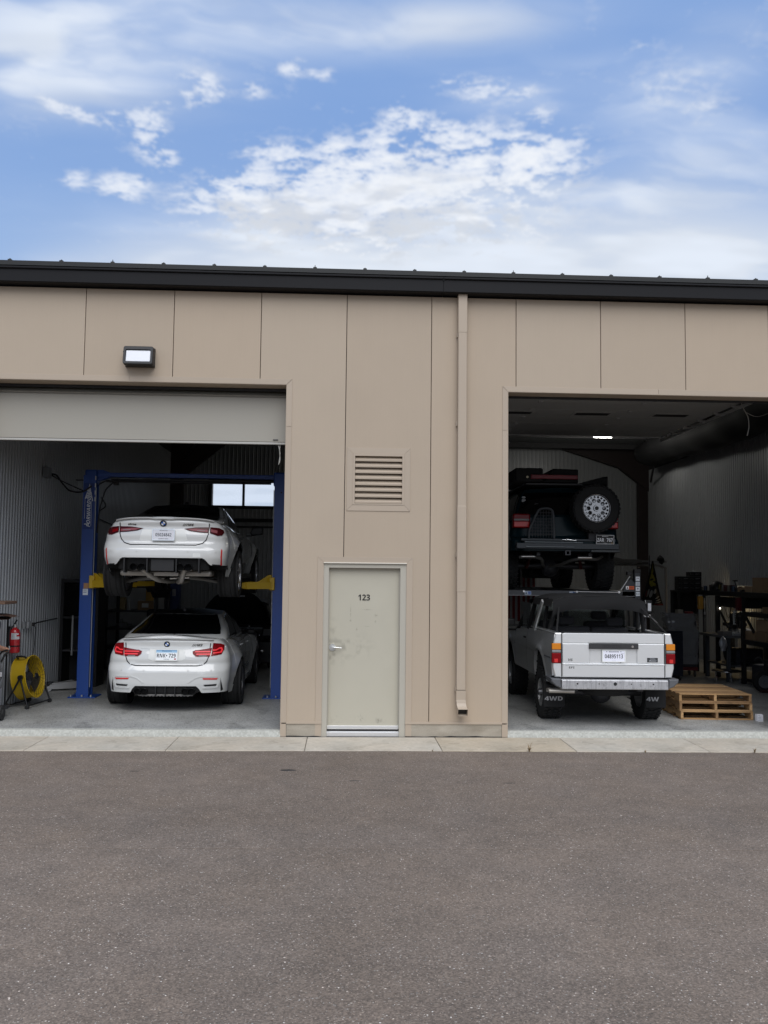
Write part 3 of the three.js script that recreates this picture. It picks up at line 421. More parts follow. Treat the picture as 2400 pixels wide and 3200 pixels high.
// o: W(y), flare(z), zoff(y), yt(z), ybs(z), ybr(x), A, n, L, Af
function bodyShell(o) {
  const st = []; const N = 26; for (let i = 0; i <= N; i++) st.push({ r: i / N });
  const zs = new Set(); for (let z = -o.A; z > -(o.L - o.Af); z -= .06) zs.add(+z.toFixed(3));
  for (const [zc, rr_] of o.arches) for (let k = -10; k <= 10; k++) { const z = +(zc + rr_ * Math.sin(k / 10 * Math.PI / 2)).toFixed(3); if (z < -o.A) zs.add(z); }
  const zl = [...zs].sort((a, b) => b - a); zl.forEach((z, i) => { if (i) st.push({ z, k: i }); });
  for (let i = 0; i <= 12; i++) st.push({ f: 1 - i / 12 });
  const nv = 26;
  const yb = s => { if (s.r !== undefined) { const t = s.r * Math.PI / 2; return o.ybr(Math.pow(Math.sin(t), 2 / o.n) * o.W(.5)); } const z = s.z ?? -(o.L - o.Af); let b = o.sill; for (const [zc, r, yc] of o.arches) { const d = r * r - (z - zc) ** 2; if (d > 0) b = Math.max(b, yc + Math.sqrt(d)); } return b; };
  const P = (s, v) => {
    const zt = s.r !== undefined ? -o.A * (1 - Math.pow(Math.cos(s.r * Math.PI / 2), 2 / o.n)) : s.z ?? -(o.L - o.Af * .5), top = s.r !== undefined ? o.ytr(s.r) : o.yt(zt), b = yb(s), y = lerp(b, top, v), round = v > .9 ? 1 - .05 * ((v - .9) / .1) ** 2 : 1;
    if (s.r !== undefined) { const t = s.r * Math.PI / 2; return V(o.W(y) * Math.pow(Math.sin(t), 2 / o.n) * round * (1 + (o.flare(-o.A, y) - 1) * s.r ** 4), y, o.zoff(y) - o.A * (1 - Math.pow(Math.max(0, Math.cos(t)), 2 / o.n))); }
    if (s.f !== undefined) { const t = s.f * Math.PI / 2; return V(o.W(y) * .93 * Math.pow(Math.sin(t), 2 / 2.6) * round, y, -(o.L - o.Af) - o.Af * Math.pow(Math.max(0, Math.cos(t)), 2 / 2.6)); }
    return V(o.W(y) * o.flare(s.z, y) * round, y, s.z + o.zoff(y) * Math.max(0, 1 - s.k / 8));
  };
  const n = st.length - 1, side = m => grid(n, nv, (u, v, i, j) => { const p = P(st[i], j / nv); p.x *= m; return p; }, m > 0);
  const cap = grid(n, 10, (u, v, i, j) => { const p = P(st[i], 1), q = 1 - 2 * j / 10; return V(p.x * q, p.y + o.crown * (1 - q * q) * Math.min(1, Math.abs(p.x) * 2), p.z); }, false);
  return { parts: [side(1), side(-1), cap], P, st };
}
const rearSurf = o => (x, y) => { const w = o.W(y), q = Math.min(.9995, Math.abs(x) / w); return V(x, y, o.zoff(y) - o.A * (1 - Math.pow(1 - Math.pow(q, o.n), 1 / o.n))); };
const sideSurf = o => (z, y) => V(o.W(y) * o.flare(z, y), y, z);
// greenhouse: s 0 rear middle .. 0.3 rear corner .. 0.8 front corner .. 1 front middle; v 0 belt .. 1 roof
function green(o) {
  return (s, v) => {
    const sg = Math.sign(s) || 1, a = Math.abs(s), k = o.bow || .06, w = lerp(o.wb, o.wt, v) + k * Math.sin(v * Math.PI) * .6, zr = lerp(o.zrb, o.zrr, Math.pow(v, o.pr || 1)), zf = lerp(o.zfb, o.zff, v), A = o.A, n = 3.0;
    let x, z; if (a < .3) { const t = a / .3 * Math.PI / 2; x = w * Math.pow(Math.sin(t), 2 / n); z = zr - A * (1 - Math.pow(Math.max(0, Math.cos(t)), 2 / n)); }
    else if (a < .8) { const t = (a - .3) / .5; x = w * (1 - .03 * t); z = lerp(zr - A, zf + A, t); } else { const t = (1 - a) / .2 * Math.PI / 2; x = w * .97 * Math.pow(Math.sin(t), 2 / n); z = zf + A * (1 - Math.pow(Math.max(0, Math.cos(t)), 2 / n)); }
    const base = o.yb(z), top = o.yr(z) + (o.crown || .04) * (1 - (x / w) ** 2) * v; return V(x * sg, lerp(base, top, Math.pow(v, .9)), z);
  };
}
function greenShell(G) {
  const ns = 60, shell = m => grid(ns, 10, (u, v) => G(m * Math.max(1e-4, u), v), m > 0);
  const cap = grid(ns, 8, (u, v) => { const a = G(Math.max(1e-4, u), 1), b = G(-Math.max(1e-4, u), 1); const p = a.clone().lerp(b, v); p.y += .025 * Math.sin(v * Math.PI) * Math.min(1, a.x * 3); return p; }, false);
  return [shell(1), shell(-1), cap];
}
function gpatch(G, c, off = .006, nu = 12, nv = 8) { // four corners (s, v) in order: bottom rear, bottom front, top front, top rear
  const at = (u, v) => { const a = [lerp(c[0][0], c[1][0], u), lerp(c[0][1], c[1][1], u)], b = [lerp(c[3][0], c[2][0], u), lerp(c[3][1], c[2][1], u)]; return [lerp(a[0], b[0], v), lerp(a[1], b[1], v)]; };
  const P = (u, v, o) => { const [s, w] = at(u, v), e = .003, n = G(s + e, w).sub(G(s - e, w)).cross(G(s, w + e).sub(G(s, w - e))).normalize(); if (n.y < 0 && Math.abs(n.y) > .5) n.negate(); const q = G(s, w), out = V(q.x, .2, q.z - (o0.zc)); if (n.dot(out) < 0) n.negate(); return q.addScaledVector(n, o); }; const o0 = { zc: -2 };
  const sign = c[1][0] > c[0][0] ? 1 : -1, parts = [grid(nu, nv, (u, v) => P(u, v, off), sign > 0)];
  const edge = (f, fl) => grid(10, 1, (u, v) => P(...f(u), off - v * .012), fl); parts.push(edge(u => [u, 0], false), edge(u => [u, 1], true), edge(u => [0, u], true), edge(u => [1, u], false)); return parts;
}
const doubled = m => { const c = m.clone(); c.side = THREE.DoubleSide; return c; };
function licence(w, h, draw) { return canvas(512, 256, draw); }
function plateOn(car, tex, w, h, x, y, z, tilt = 0, frame, frameM) {
  const p = plate(w, h, .004, tex, M.whiteMatte), m = mesh('number_plate', p.geo, p.mats, car); m.position.set(x, y, z); m.rotation.x = tilt;
  if (frame) { const f = mesh('plate_frame', ext(rrect(-w / 2 - .008, -h / 2 - .008, w / 2 + .008, h / 2 + .008, .012), .006, -.002, .001, [rrect(-w / 2 + .006, -h / 2 + .007, w / 2 - .006, h / 2 - .007, .006).reverse()]), frameM, m); f.position.z = .002; } return m;
}
function roundel(car, S, x, y, r) { // black ring, blue and white quarters
  const q = S(x, y), g = new THREE.Group(); g.name = 'badge'; car.add(g); g.position.copy(q).add(V(0, 0, .004)); const e = .01, n = S(x, y + e).sub(S(x, y - e)); g.rotation.x = -Math.atan2(-n.z, n.y) * -1 * -1;
  mesh('badge_ring', ext(disc(0, 0, r, 28), .008, -.002, .001), M.black, g); const mt = [mat([.75, .76, .77], .3), mat([.01, .09, .36], .3)];
  for (let k = 0; k < 4; k++) { const pts = [[0, 0]]; for (let i = 0; i <= 6; i++) { const t = (k + i / 6) * Math.PI / 2; pts.push([r * .62 * Math.cos(t), r * .62 * Math.sin(t)]); } mesh('badge_quarter', ext(pts, .002, .0055), mt[k % 2], g); } return g;
}
function badgeText(car, S, s, x, y, size, m, squash = 1, skew = .25, name = 'badge_text') { const q = S(x, y), g = text(s, size, .004, squash, skew); const e = .02, a = S(x + e, y).sub(S(x - e, y)), b = S(x, y + e).sub(S(x, y - e)); const o = mesh(name, g, m, car); const mx = new THREE.Matrix4().makeBasis(a.clone().normalize(), b.clone().normalize(), a.clone().cross(b).normalize()); o.quaternion.setFromRotationMatrix(mx); o.position.copy(q).addScaledVector(a.cross(b).normalize(), .001); return o; }
const flat = m => { const x = m.clone(); x.side = THREE.DoubleSide; return x; };
// ---------- white sedan on the floor ----------
{
  const car = thing('white_sedan', 'white sedan parked on the floor of the left bay, below the raised coupe', 'car', [-2.552, FY, -1.42]);
  const ra = -1.0, fa = -3.68, rT = .345;
  const o = { L: 4.72, A: .36, n: 3.1, Af: .7, sill: .24, crown: .055,
    W: pw([[.2, .83], [.33, .852], [.5, .878], [.66, .888], [.80, .878], [.92, .845], [1.0, .80], [1.07, .755]]),
    zoff: pw([[.2, -.07], [.30, -.03], [.42, 0], [.60, 0], [.66, -.035], [.70, -.06], [.76, -.05], [.96, -.10], [1.03, -.085], [1.07, -.12]]),
    ytr: r => lerp(1.065, 1.045, r), yt: pw([[-4.7, .70], [-4.2, .84], [-3.4, .93], [-2.6, .965], [-1.4, 1.0], [-.6, 1.04]]),
    flare: (z, y) => 1 + (.12 * Math.exp(-(((z - ra) / .46) ** 2)) + .10 * Math.exp(-(((z - fa) / .5) ** 2))) * sm(1.04, .62, y) + .03 * sm(-.4, -1.2, z) - .02 * Math.exp(-(((z + 2.35) / .8) ** 2)) * sm(.55, .3, y),
    arches: [[ra, .385, .35], [fa, .385, .35]], ybr: x => Math.abs(x) < .47 ? .385 : Math.abs(x) < .53 ? lerp(.385, .285, (Math.abs(x) - .47) / .06) : .285 };
  const S = rearSurf(o), SS = sideSurf(o), bs = bodyShell(o); mesh('body', bs.parts, flat(M.white), car);
  mesh('underbody', [bb(-.80, .20, -4.4, .80, .42, -1.45), bb(-.62, .28, -1.45, .62, .5, -.30), bb(-.62, .2, -3.2, .62, .9, -1.5)], M.blackMatte, car);
  for (const z of [ra, fa]) for (const s of [-1, 1]) { const g = new THREE.CylinderGeometry(.40, .40, .34, 24, 1, true, 0, Math.PI); g.rotateZ(Math.PI / 2); g.rotateX(-Math.PI / 2 * 0); g.translate(s * .76, .35, z); mesh('wheel_well', g, flat(M.blackMatte), car); }
  for (const s of [-1, 1]) { addWheel(car, s * .862, rT, ra, rT, .30, .235, 10, M.rimDark, { split: true }); addWheel(car, s * .845, rT, fa, rT, .265, .235, 10, M.rimDark, { split: true }); }
  // cabin
  const G = green({ wb: .79, wt: .565, zrb: -.43, zrr: -1.40, zfb: -3.42, zff: -2.62, A: .36, bow: .07, pr: 1.05, yb: z => o.yt(Math.max(-4, z)) - .01, yr: pw([[-3.2, 1.30], [-2.6, 1.375], [-2.1, 1.395], [-1.5, 1.355], [-1.2, 1.32]]), crown: .03 });
  const gs = greenShell(G); mesh('cabin', [gs[0], gs[1]], flat(M.white), car); mesh('roof', gs[2], flat(mat([.006, .006, .0065], .4, 0, { ior: 1.3 })), car, 'black roof panel');
  mesh('rear_window', gpatch(G, [[-.19, .20], [.19, .20], [.20, .985], [-.20, .985]], .006, 18, 8), flat(M.carGlass), car);
  for (const s of [1, -1]) { mesh('side_window', gpatch(G, [[s * .375, .10], [s * .56, .08], [s * .555, .90], [s * .345, .86]], .006), flat(M.carGlass), car); mesh('side_window', gpatch(G, [[s * .575, .08], [s * .80, .10], [s * .73, .88], [s * .57, .90]], .006), flat(M.carGlass), car); }
  mesh('windscreen', [1, -1].map(q => gpatch(G, [[q * .82, .08], [q * .996, .08], [q * .996, .95], [q * .85, .95]], .006)), flat(M.carGlass), car);
  mesh('antenna', ext([[0, 0], [.12, 0], [.02, .05], [0, .045]], .03, -.015).rotateY(Math.PI / 2).translate(0, 1.415, -1.45), M.black, car);
  // boot lid: spoiler lip, shut lines
  const lidLine = [[-.62, 1.0], [-.60, .80], [-.575, .735], [-.53, .69], [-.45, .675], [.45, .675], [.53, .69], [.575, .735], [.60, .80], [.62, 1.0]];
  mesh('shut_line', drape(S, ribbon(lidLine, .012), .0045, .008), M.black, car);
  mesh('spoiler_lip', grid(24, 6, (u, v) => { const x = lerp(-.66, .66, u), q = S(x, 1.03), t = v * Math.PI * 2; return V(x, 1.066 - .014 * (x / .66) ** 2 + .012 * Math.sin(t), q.z - .005 + .035 * Math.cos(t)); }, false), flat(M.white), car);
  mesh('lid_crease', drape(S, ribbon([[-.38, .925], [-.2, .922], [.2, .922], [.38, .925]], .012), .004, .006), M.white, car);
  // lamps
  const lampO = [[.635, .812], [.775, .835], [.805, .90], [.80, .965], [.745, .992], [.655, 1.003]], lampI = [[.375, .845], [.42, .808], [.62, .807], [.642, .93], [.40, .895], [.368, .88]];
  const barsO = [[[.652, .905], [.70, .907], [.738, .932], [.772, .934], [.787, .90], [.776, .858], [.66, .846], [.66, .863], [.757, .873], [.768, .898], [.757, .915], [.738, .913], [.70, .889], [.652, .887]]], barsI = [rect(.405, .868, .625, .885), rect(.425, .832, .628, .849)];
  for (const s of [1, -1]) { const f = p => s > 0 ? p : mirr(p); const l = mesh('tail_light', drape(S, f(lampO), .009, .014), M.redLens, car); mesh('tail_light_inner', drape(S, f(lampI), .009, .014), M.redLens, l); for (const b of barsO) mesh('light_bar', drape(S, f(b), .0115, .002, .03), M.redGlow, l); for (const b of barsI) mesh('light_bar', drape(S, f(b), .0115, .002, .03), M.redGlow, l); mesh('light_bar', drape(S, f(rect(.405, .893, .61, .90)), .0115, .002), M.pinkLens, l); mesh('reversing_lens', drape(S, f(rect(.46, .811, .57, .822)), .0115, .002), M.greyLens, l); }
  roundel(car, S, -.008, .985, .043); badgeText(car, S, '///M3', .43, .972, .036, mat([.03, .03, .03], .3, .4), 1.1, .35);
  const tex = canvas(512, 256, (c, w, h) => { c.fillStyle = '#e9ecee'; c.fillRect(0, 0, w, h); const g = c.createLinearGradient(0, 0, 0, 95); g.addColorStop(0, '#4f8fc4'); g.addColorStop(1, '#dbe7ee'); c.fillStyle = g; c.fillRect(0, 0, w, 80); c.fillStyle = '#2a5a86'; c.font = 'italic bold 44px serif'; c.textAlign = 'center'; c.fillText('Minnesota', w * .5, 50); c.fillStyle = '#16202c'; c.font = 'bold 128px sans-serif'; c.save(); c.translate(w / 2, 190); c.scale(.82, 1); c.fillText('RNK', -158, 0); c.fillText('729', 162, 0); c.restore(); c.fillStyle = '#16202c'; c.fillRect(w / 2 - 12, 128, 26, 30); c.font = 'bold 24px sans-serif'; c.fillText('10,000 lakes', w / 2, 238); c.fillStyle = '#a02a2a'; c.fillRect(436, 210, 46, 30); });
  const zp = S(0, .83).z; mesh('plate_recess', drape(S, [[-.27, .775], [-.20, .745], [.20, .745], [.27, .775], [.25, .915], [-.25, .915]], .0015, .003), mat([.66, .67, .65], .3), car); plateOn(car, tex, .315, .155, -.002, .832, zp + .014, -.12, true, M.whiteMatte);
  // bumper: creases, reflectors, vents, diffuser
  for (const s of [1, -1]) { const f = p => s > 0 ? p : mirr(p);
    mesh('bumper_crease', drape(S, f(ribbon([[.32, .43], [.42, .50], [.50, .525], [.74, .522], [.775, .47]], .014)), .008, .012), M.white, car);
    mesh('reflector', drape(S, f([[.53, .502], [.745, .497], [.73, .476], [.545, .481]]), .006, .008), M.brightRed.clone(), car); 
    mesh('bumper_vent', drape(S, f([[.545, .405], [.73, .412], [.72, .386], [.565, .382]]), .004, .006), M.black, car);
    mesh('air_slit', drape(S, f([[.78, .50], [.81, .32], [.778, .30]]), .005, .007), M.black, car);
    mesh('bumper_blade', drape(S, f(ribbon([[.53, .355], [.735, .362], [.765, .45]], .02)), .010, .014), M.white, car);
    for (const x of [.32, .65]) mesh('sensor', drape(S, f(disc(x, .61, .012, 10)), .003, .004), mat([.5, .5, .49], .4), car);
    const sm_ = p => p; mesh('door_handle', rb(-.012, -.014, -.11, .012, .014, .11, .01).translate(s * (SS(-1.92, .865).x + .012), .865, -1.92), M.white, car); mesh('door_handle', rb(-.012, -.014, -.11, .012, .014, .11, .01).translate(s * (SS(-2.75, .855).x + .012), .855, -2.75), M.white, car);
    const SSs = (z, y) => { const p = SS(z, y); p.x *= s; return s > 0 ? V(p.x, p.y, p.z) : p; };
    mesh('shut_line', drape(SSs, ribbon([[-1.42, .98], [-1.55, .78], [-1.60, .62], [-1.66, .42]], .01), s > 0 ? -.0015 : .0015, 0), flat(M.black), car); mesh('shut_line', drape(SSs, ribbon([[-2.30, .96], [-2.34, .4]], .01), s > 0 ? -.0015 : .0015, 0), flat(M.black), car);
    mesh('fender_vent', drape(SSs, [[-3.18, .80], [-3.14, .80], [-3.10, .60], [-3.16, .60]], s > 0 ? -.003 : .003, 0), flat(M.black), car);
    mesh('door_mirror', rb(-.075, -.05, -.06, .075, .05, .05, .04, 2).translate(s * .93, 1.0, -2.95), M.black, car);
    mesh('side_sill', bb(-.03, -.04, -.9, .03, .04, .9).translate(s * .87, .25, -2.34), M.white, car);
  }
  mesh('diffuser', [drape(S, [[-.50, .30], [-.40, .25], [.40, .25], [.50, .30], [.46, .385], [.38, .40], [-.38, .40], [-.46, .385]], -.02, .05)], M.blackMatte, car);
  for (const x of [-.14, 0, .14]) mesh('diffuser_fin', bb(x - .006, .24, -.16, x + .006, .385, .002), M.black, car);
  mesh('undertray', [rb(-.40, .238, -.55, .40, .262, -.035, .008), ...Array.from({ length: 14 }, (_, k) => rb(-.34 + k * .05, .230, -.54, -.34 + k * .05 + .028, .256, -.036, .006))], mat([.14, .135, .13], .5, .4), car);
  for (const x of [-.40, -.305, .285, .385]) { const t = mesh('exhaust_tip', [lathe([[.046, 0], [.050, .003], [.050, .16], [.044, .16], [.044, .0]], 18).rotateX(-Math.PI / 2).translate(x, .312, .012)], mat([.05, .05, .052], .25, .8), car); mesh('exhaust_core', cyl(V(x, .312, -.10), V(x, .312, -.09), .043, .043, 14), M.blackMatte, t); }
}
// ---------- white coupe raised on the lift ----------
{
  const base = 1.84, car = thing('white_coupe', 'white coupe with dark roof, raised high on the blue lift', 'car', [-2.556, base, -.93]);
  const ra = -1.02, fa = -3.78, rT = .352;
  const o = { L: 4.78, A: .38, n: 3.0, Af: .75, sill: .22, crown: .045,
    W: pw([[.2, .80], [.36, .845], [.5, .872], [.66, .885], [.80, .868], [.90, .835], [.98, .785], [1.05, .735]]),
    zoff: pw([[.2, -.10], [.36, -.05], [.50, 0], [.60, 0], [.66, -.04], [.72, -.075], [.80, -.065], [.93, -.09], [1.0, -.06], [1.05, -.09]]),
    ytr: r => lerp(1.04, 1.02, r), yt: pw([[-4.75, .70], [-4.2, .85], [-3.4, .92], [-2.6, .95], [-1.4, .98], [-.6, 1.02]]),
    flare: (z, y) => 1 + (.13 * Math.exp(-(((z - ra) / .46) ** 2)) + .11 * Math.exp(-(((z - fa) / .5) ** 2))) * sm(1.02, .62, y) + .03 * sm(-.4, -1.2, z) - .03 * Math.exp(-(((z + 2.35) / .8) ** 2)) * sm(.6, .3, y),
    arches: [[ra, .395, .35], [fa, .395, .35]], ybr: x => { x = Math.abs(x); return x < .58 ? .485 : x < .68 ? lerp(.485, .385, (x - .58) / .1) : .385; } };
  const S = rearSurf(o), SS = sideSurf(o), bs = bodyShell(o); mesh('body', bs.parts, flat(M.white), car);
  mesh('underbody', [bb(-.78, .20, -4.5, .78, .36, -1.5), bb(-.55, .30, -1.5, .55, .46, -.25)], M.blackMatte, car);
  for (const z of [ra, fa]) for (const s of [-1, 1]) { const g = new THREE.CylinderGeometry(.41, .41, .36, 24, 1, true, 0, Math.PI); g.rotateZ(Math.PI / 2); g.translate(s * .76, .35, z); mesh('wheel_well', g, flat(M.blackMatte), car); }
  for (const s of [-1, 1]) { addWheel(car, s * .842, .265, ra, rT, .30, .255, 5, M.rim, { split: true, dep: .02, thick: .03 }); addWheel(car, s * .842, .265, fa, rT, .28, .255, 5, M.rim, { split: true, dep: .02, thick: .03 });
    mesh('wheel_liner', [bb(s > 0 ? .52 : -.87, .33, -1.45, s > 0 ? .87 : -.52, .41, -.42)], M.blackMatte, car); }
  const G = green({ wb: .775, wt: .56, zrb: -.36, zrr: -1.72, zfb: -3.45, zff: -2.62, A: .40, bow: .06, pr: 1.12, yb: z => o.yt(Math.max(-4, z)) - .01, yr: pw([[-3.2, 1.25], [-2.6, 1.335], [-2.1, 1.36], [-1.7, 1.335], [-1.2, 1.27]]), crown: .025 });
  const gs = greenShell(G); mesh('cabin', [gs[0], gs[1]], flat(M.white), car); mesh('roof', gs[2], flat(mat([.005, .005, .0055], .35, 0, { ior: 1.3 })), car, 'glossy black roof panel');
  mesh('rear_window', gpatch(G, [[-.20, .16], [.20, .16], [.205, .985], [-.205, .985]], .006, 18, 8), flat(M.carGlass), car);
  for (const s of [1, -1]) { mesh('side_window', gpatch(G, [[s * .42, .12], [s * .55, .10], [s * .53, .88], [s * .43, .74]], .006), flat(M.carGlass), car); mesh('side_window', gpatch(G, [[s * .56, .10], [s * .80, .12], [s * .72, .88], [s * .54, .89]], .006), flat(M.carGlass), car); }
  mesh('windscreen', [1, -1].map(q => gpatch(G, [[q * .82, .08], [q * .996, .08], [q * .996, .95], [q * .85, .95]], .006)), flat(M.carGlass), car);
  mesh('antenna', [ext([[-.10, 0], [.08, 0], [.05, .055], [.0, .06]], .05, -.025, .008).rotateY(-Math.PI / 2).translate(0, 1.375, -1.95)], M.black, car);
  for (const s of [1, -1]) { mesh('door_mirror', [side(ext([[0, 0], [.20, .03], [.21, .14], [.16, .16], [.02, .14], [-.02, .06]], .10, -.05, .02), s).translate(s * .95, .93, -3.0), bb(-.05, -.015, -.03, .05, .015, .03).translate(s * .91, .935, -3.0)], flat(M.black), car); }
  const lidLine = [[-.635, .985], [-.625, .83], [-.60, .75], [-.55, .695], [-.46, .668], [.46, .668], [.55, .695], [.60, .75], [.625, .83], [.635, .985]];
  mesh('shut_line', drape(S, ribbon(lidLine, .012), .0045, .008), M.black, car);
  mesh('spoiler_lip', grid(40, 8, (u, v) => { const x = lerp(-.70, .70, u), q = S(x, 1.0), t = v * Math.PI * 2, dip = .012 * sm(.20, .10, Math.abs(x)); return V(x, 1.052 - .035 * (x / .7) ** 4 - dip + .014 * Math.sin(t), q.z - .01 + .04 * Math.cos(t)); }, false), flat(M.white), car);
  // long slim lamps
  const lampO = [[.645, .845], [.75, .808], [.805, .815], [.825, .855], [.815, .895], [.76, .922], [.645, .932]], lampI = [[.29, .902], [.36, .872], [.50, .852], [.632, .845], [.632, .932], [.45, .925]];
  for (const s of [1, -1]) { const f = p => s > 0 ? p : mirr(p); const l = mesh('tail_light', drape(S, f(lampO), .010, .016), M.darkLens, car); mesh('tail_light_inner', drape(S, f(lampI), .010, .016), M.darkLens, l); mesh('light_bar', drape(S, f([[.33, .898], [.40, .876], [.52, .862], [.61, .858], [.61, .89], [.45, .905]]), .0125, .002), M.pinkLens, l); mesh('light_bar', drape(S, f([[.655, .862], [.74, .842], [.74, .885], [.655, .90]]), .0125, .002), s > 0 ? M.pinkLens : M.redLens, l); mesh('reversing_lens', drape(S, f(rect(.47, .872, .58, .880)), .0135, .002), M.greyLens, l);
    mesh('reflector', drape(S, f([[.806, .62], [.822, .60], [.812, .39], [.796, .39]]), .008, .010), M.brightRed, car);
    mesh('splitter_edge', drape(S, f(ribbon([[.69, .392], [.76, .388], [.83, .385]], .02)), .004, .02), M.black, car);
    for (const x of [.36, .74]) mesh('sensor', drape(S, f(disc(x, .57, .012, 10)), .003, .004), mat([.5, .5, .49], .4), car);
    const SSs = (z, y) => { const p = SS(z, y); p.x *= s; return p; };
    mesh('shut_line', drape(SSs, ribbon([[-1.60, .96], [-1.66, .7], [-1.72, .35]], .01), s > 0 ? -.0015 : .0015, 0), flat(M.black), car); mesh('shut_line', drape(SSs, ribbon([[-2.98, .92], [-3.02, .35]], .01), s > 0 ? -.0015 : .0015, 0), flat(M.black), car);
    mesh('fender_vent', drape(SSs, [[-3.34, .80], [-3.20, .82], [-3.16, .58], [-3.20, .55]], s > 0 ? -.003 : .003, 0), flat(M.black), car);
    mesh('side_sill', bb(-.03, -.04, -.95, .03, .04, .95).translate(s * .90, .235, -2.38), M.black, car);
  }
  roundel(car, S, -.005, .975, .048); badgeText(car, S, '///M4', .345, .962, .036, mat([.03, .03, .03], .3, .4), 1.1, .35); badgeText(car, S, 'xDrive', -.45, .962, .026, mat([.03, .03, .03], .3, .4), 1.1, .25);
  const tex = canvas(512, 256, (c, w, h) => { c.fillStyle = '#cfd0d6'; c.fillRect(0, 0, w, h); c.fillStyle = '#30363c'; c.textAlign = 'center'; c.font = 'bold 36px serif'; c.fillText('Minnesota', w / 2, 40); c.font = 'bold 112px sans-serif'; c.save(); c.translate(w / 2, 168); c.scale(.78, 1); c.fillText('05024842', 0, 0); c.restore(); c.font = 'bold 34px sans-serif'; c.fillText('COUNTY AUTO', w / 2, 238); });
  const zp = S(0, .81).z; mesh('plate_recess', drape(S, [[-.34, .74], [-.28, .715], [.28, .715], [.34, .74], [.30, .885], [-.30, .885]], .0015, .003), mat([.68, .69, .67], .3), car); plateOn(car, tex, .305, .152, .004, .812, zp + .016, -.08, true, M.chrome);
  mesh('tow_cover', drape(S, [[.43, .50], [.535, .50], [.535, .545], [.52, .555], [.445, .555], [.43, .545]].concat([[.437, .545], [.45, .549], [.515, .549], [.529, .54], [.529, .505], [.437, .505]].reverse().slice(0, 0)), .001, .002), mat([.66, .67, .65], .3), car);
  // diffuser and tail pipes
  const df = mesh('diffuser', drape(S, [[-.66, .30], [-.50, .29], [.50, .29], [.66, .30], [.66, .40], [.58, .487], [-.58, .487], [-.66, .40]], -.05, .05), M.blackMatte, car);
  for (const x of [-.53, -.21, .20, .52]) mesh('diffuser_fin', bb(x - .008, .27, -.20, x + .008, .475, -.02), M.black, df); mesh('diffuser_panel', bb(-.16, .30, -.11, .16, .46, -.055), M.black, df); mesh('diffuser_lip', drape(S, ribbon([[-.62, .435], [-.57, .482], [.57, .482], [.62, .435]], .016), -.01, .05), M.black, df);
  for (const x of [-.40, -.285, .255, .37]) { const t = mesh('exhaust_tip', lathe([[.050, 0], [.055, .004], [.055, .20], [.048, .20], [.048, 0]], 20).rotateX(-Math.PI / 2).translate(x, .352, -.02), mat([.10, .10, .105], .2, .9), car); mesh('exhaust_core', cyl(V(x, .352, -.16), V(x, .352, -.14), .047, .047, 14), M.blackMatte, t); }
  mesh('silencer', [rb(-.66, .225, -.62, -.14, .315, -.30, .04, 2)], M.muffler, car); mesh('silencer', [rb(.12, .225, -.62, .66, .315, -.30, .04, 2)], M.muffler, car);
  mesh('cross_member', [rb(-.16, .225, -.30, .20, .29, -.24, .012)], M.muffler, car);
  mesh('exhaust_pipe', tube([[-.30, .33, -.15], [-.22, .24, -.22], [-.12, .17, -.40], [-.06, .15, -.8], [-.05, .15, -1.6]], .038, 10), M.muffler, car); mesh('exhaust_pipe', tube([[.30, .33, -.15], [.26, .24, -.22], [.22, .16, -.35], [.12, .14, -.7], [.10, .15, -1.6]], .038, 10), M.muffler, car);
  for (const s of [-1, 1]) { mesh('control_arm', tube([[s * .18, .215, -.62], [s * .36, .20, -.78], [s * .70, .14, -.98]], .028, 8), M.cast, car); mesh('control_arm', tube([[s * .22, .19, -1.15], [s * .70, .16, -1.08]], .024, 8), M.cast, car); mesh('brace_bar', cyl(V(s * .04, .19, -.42), V(s * .30, .205, -.52), .014, .014, 8), M.pipeSteel, car); }
}
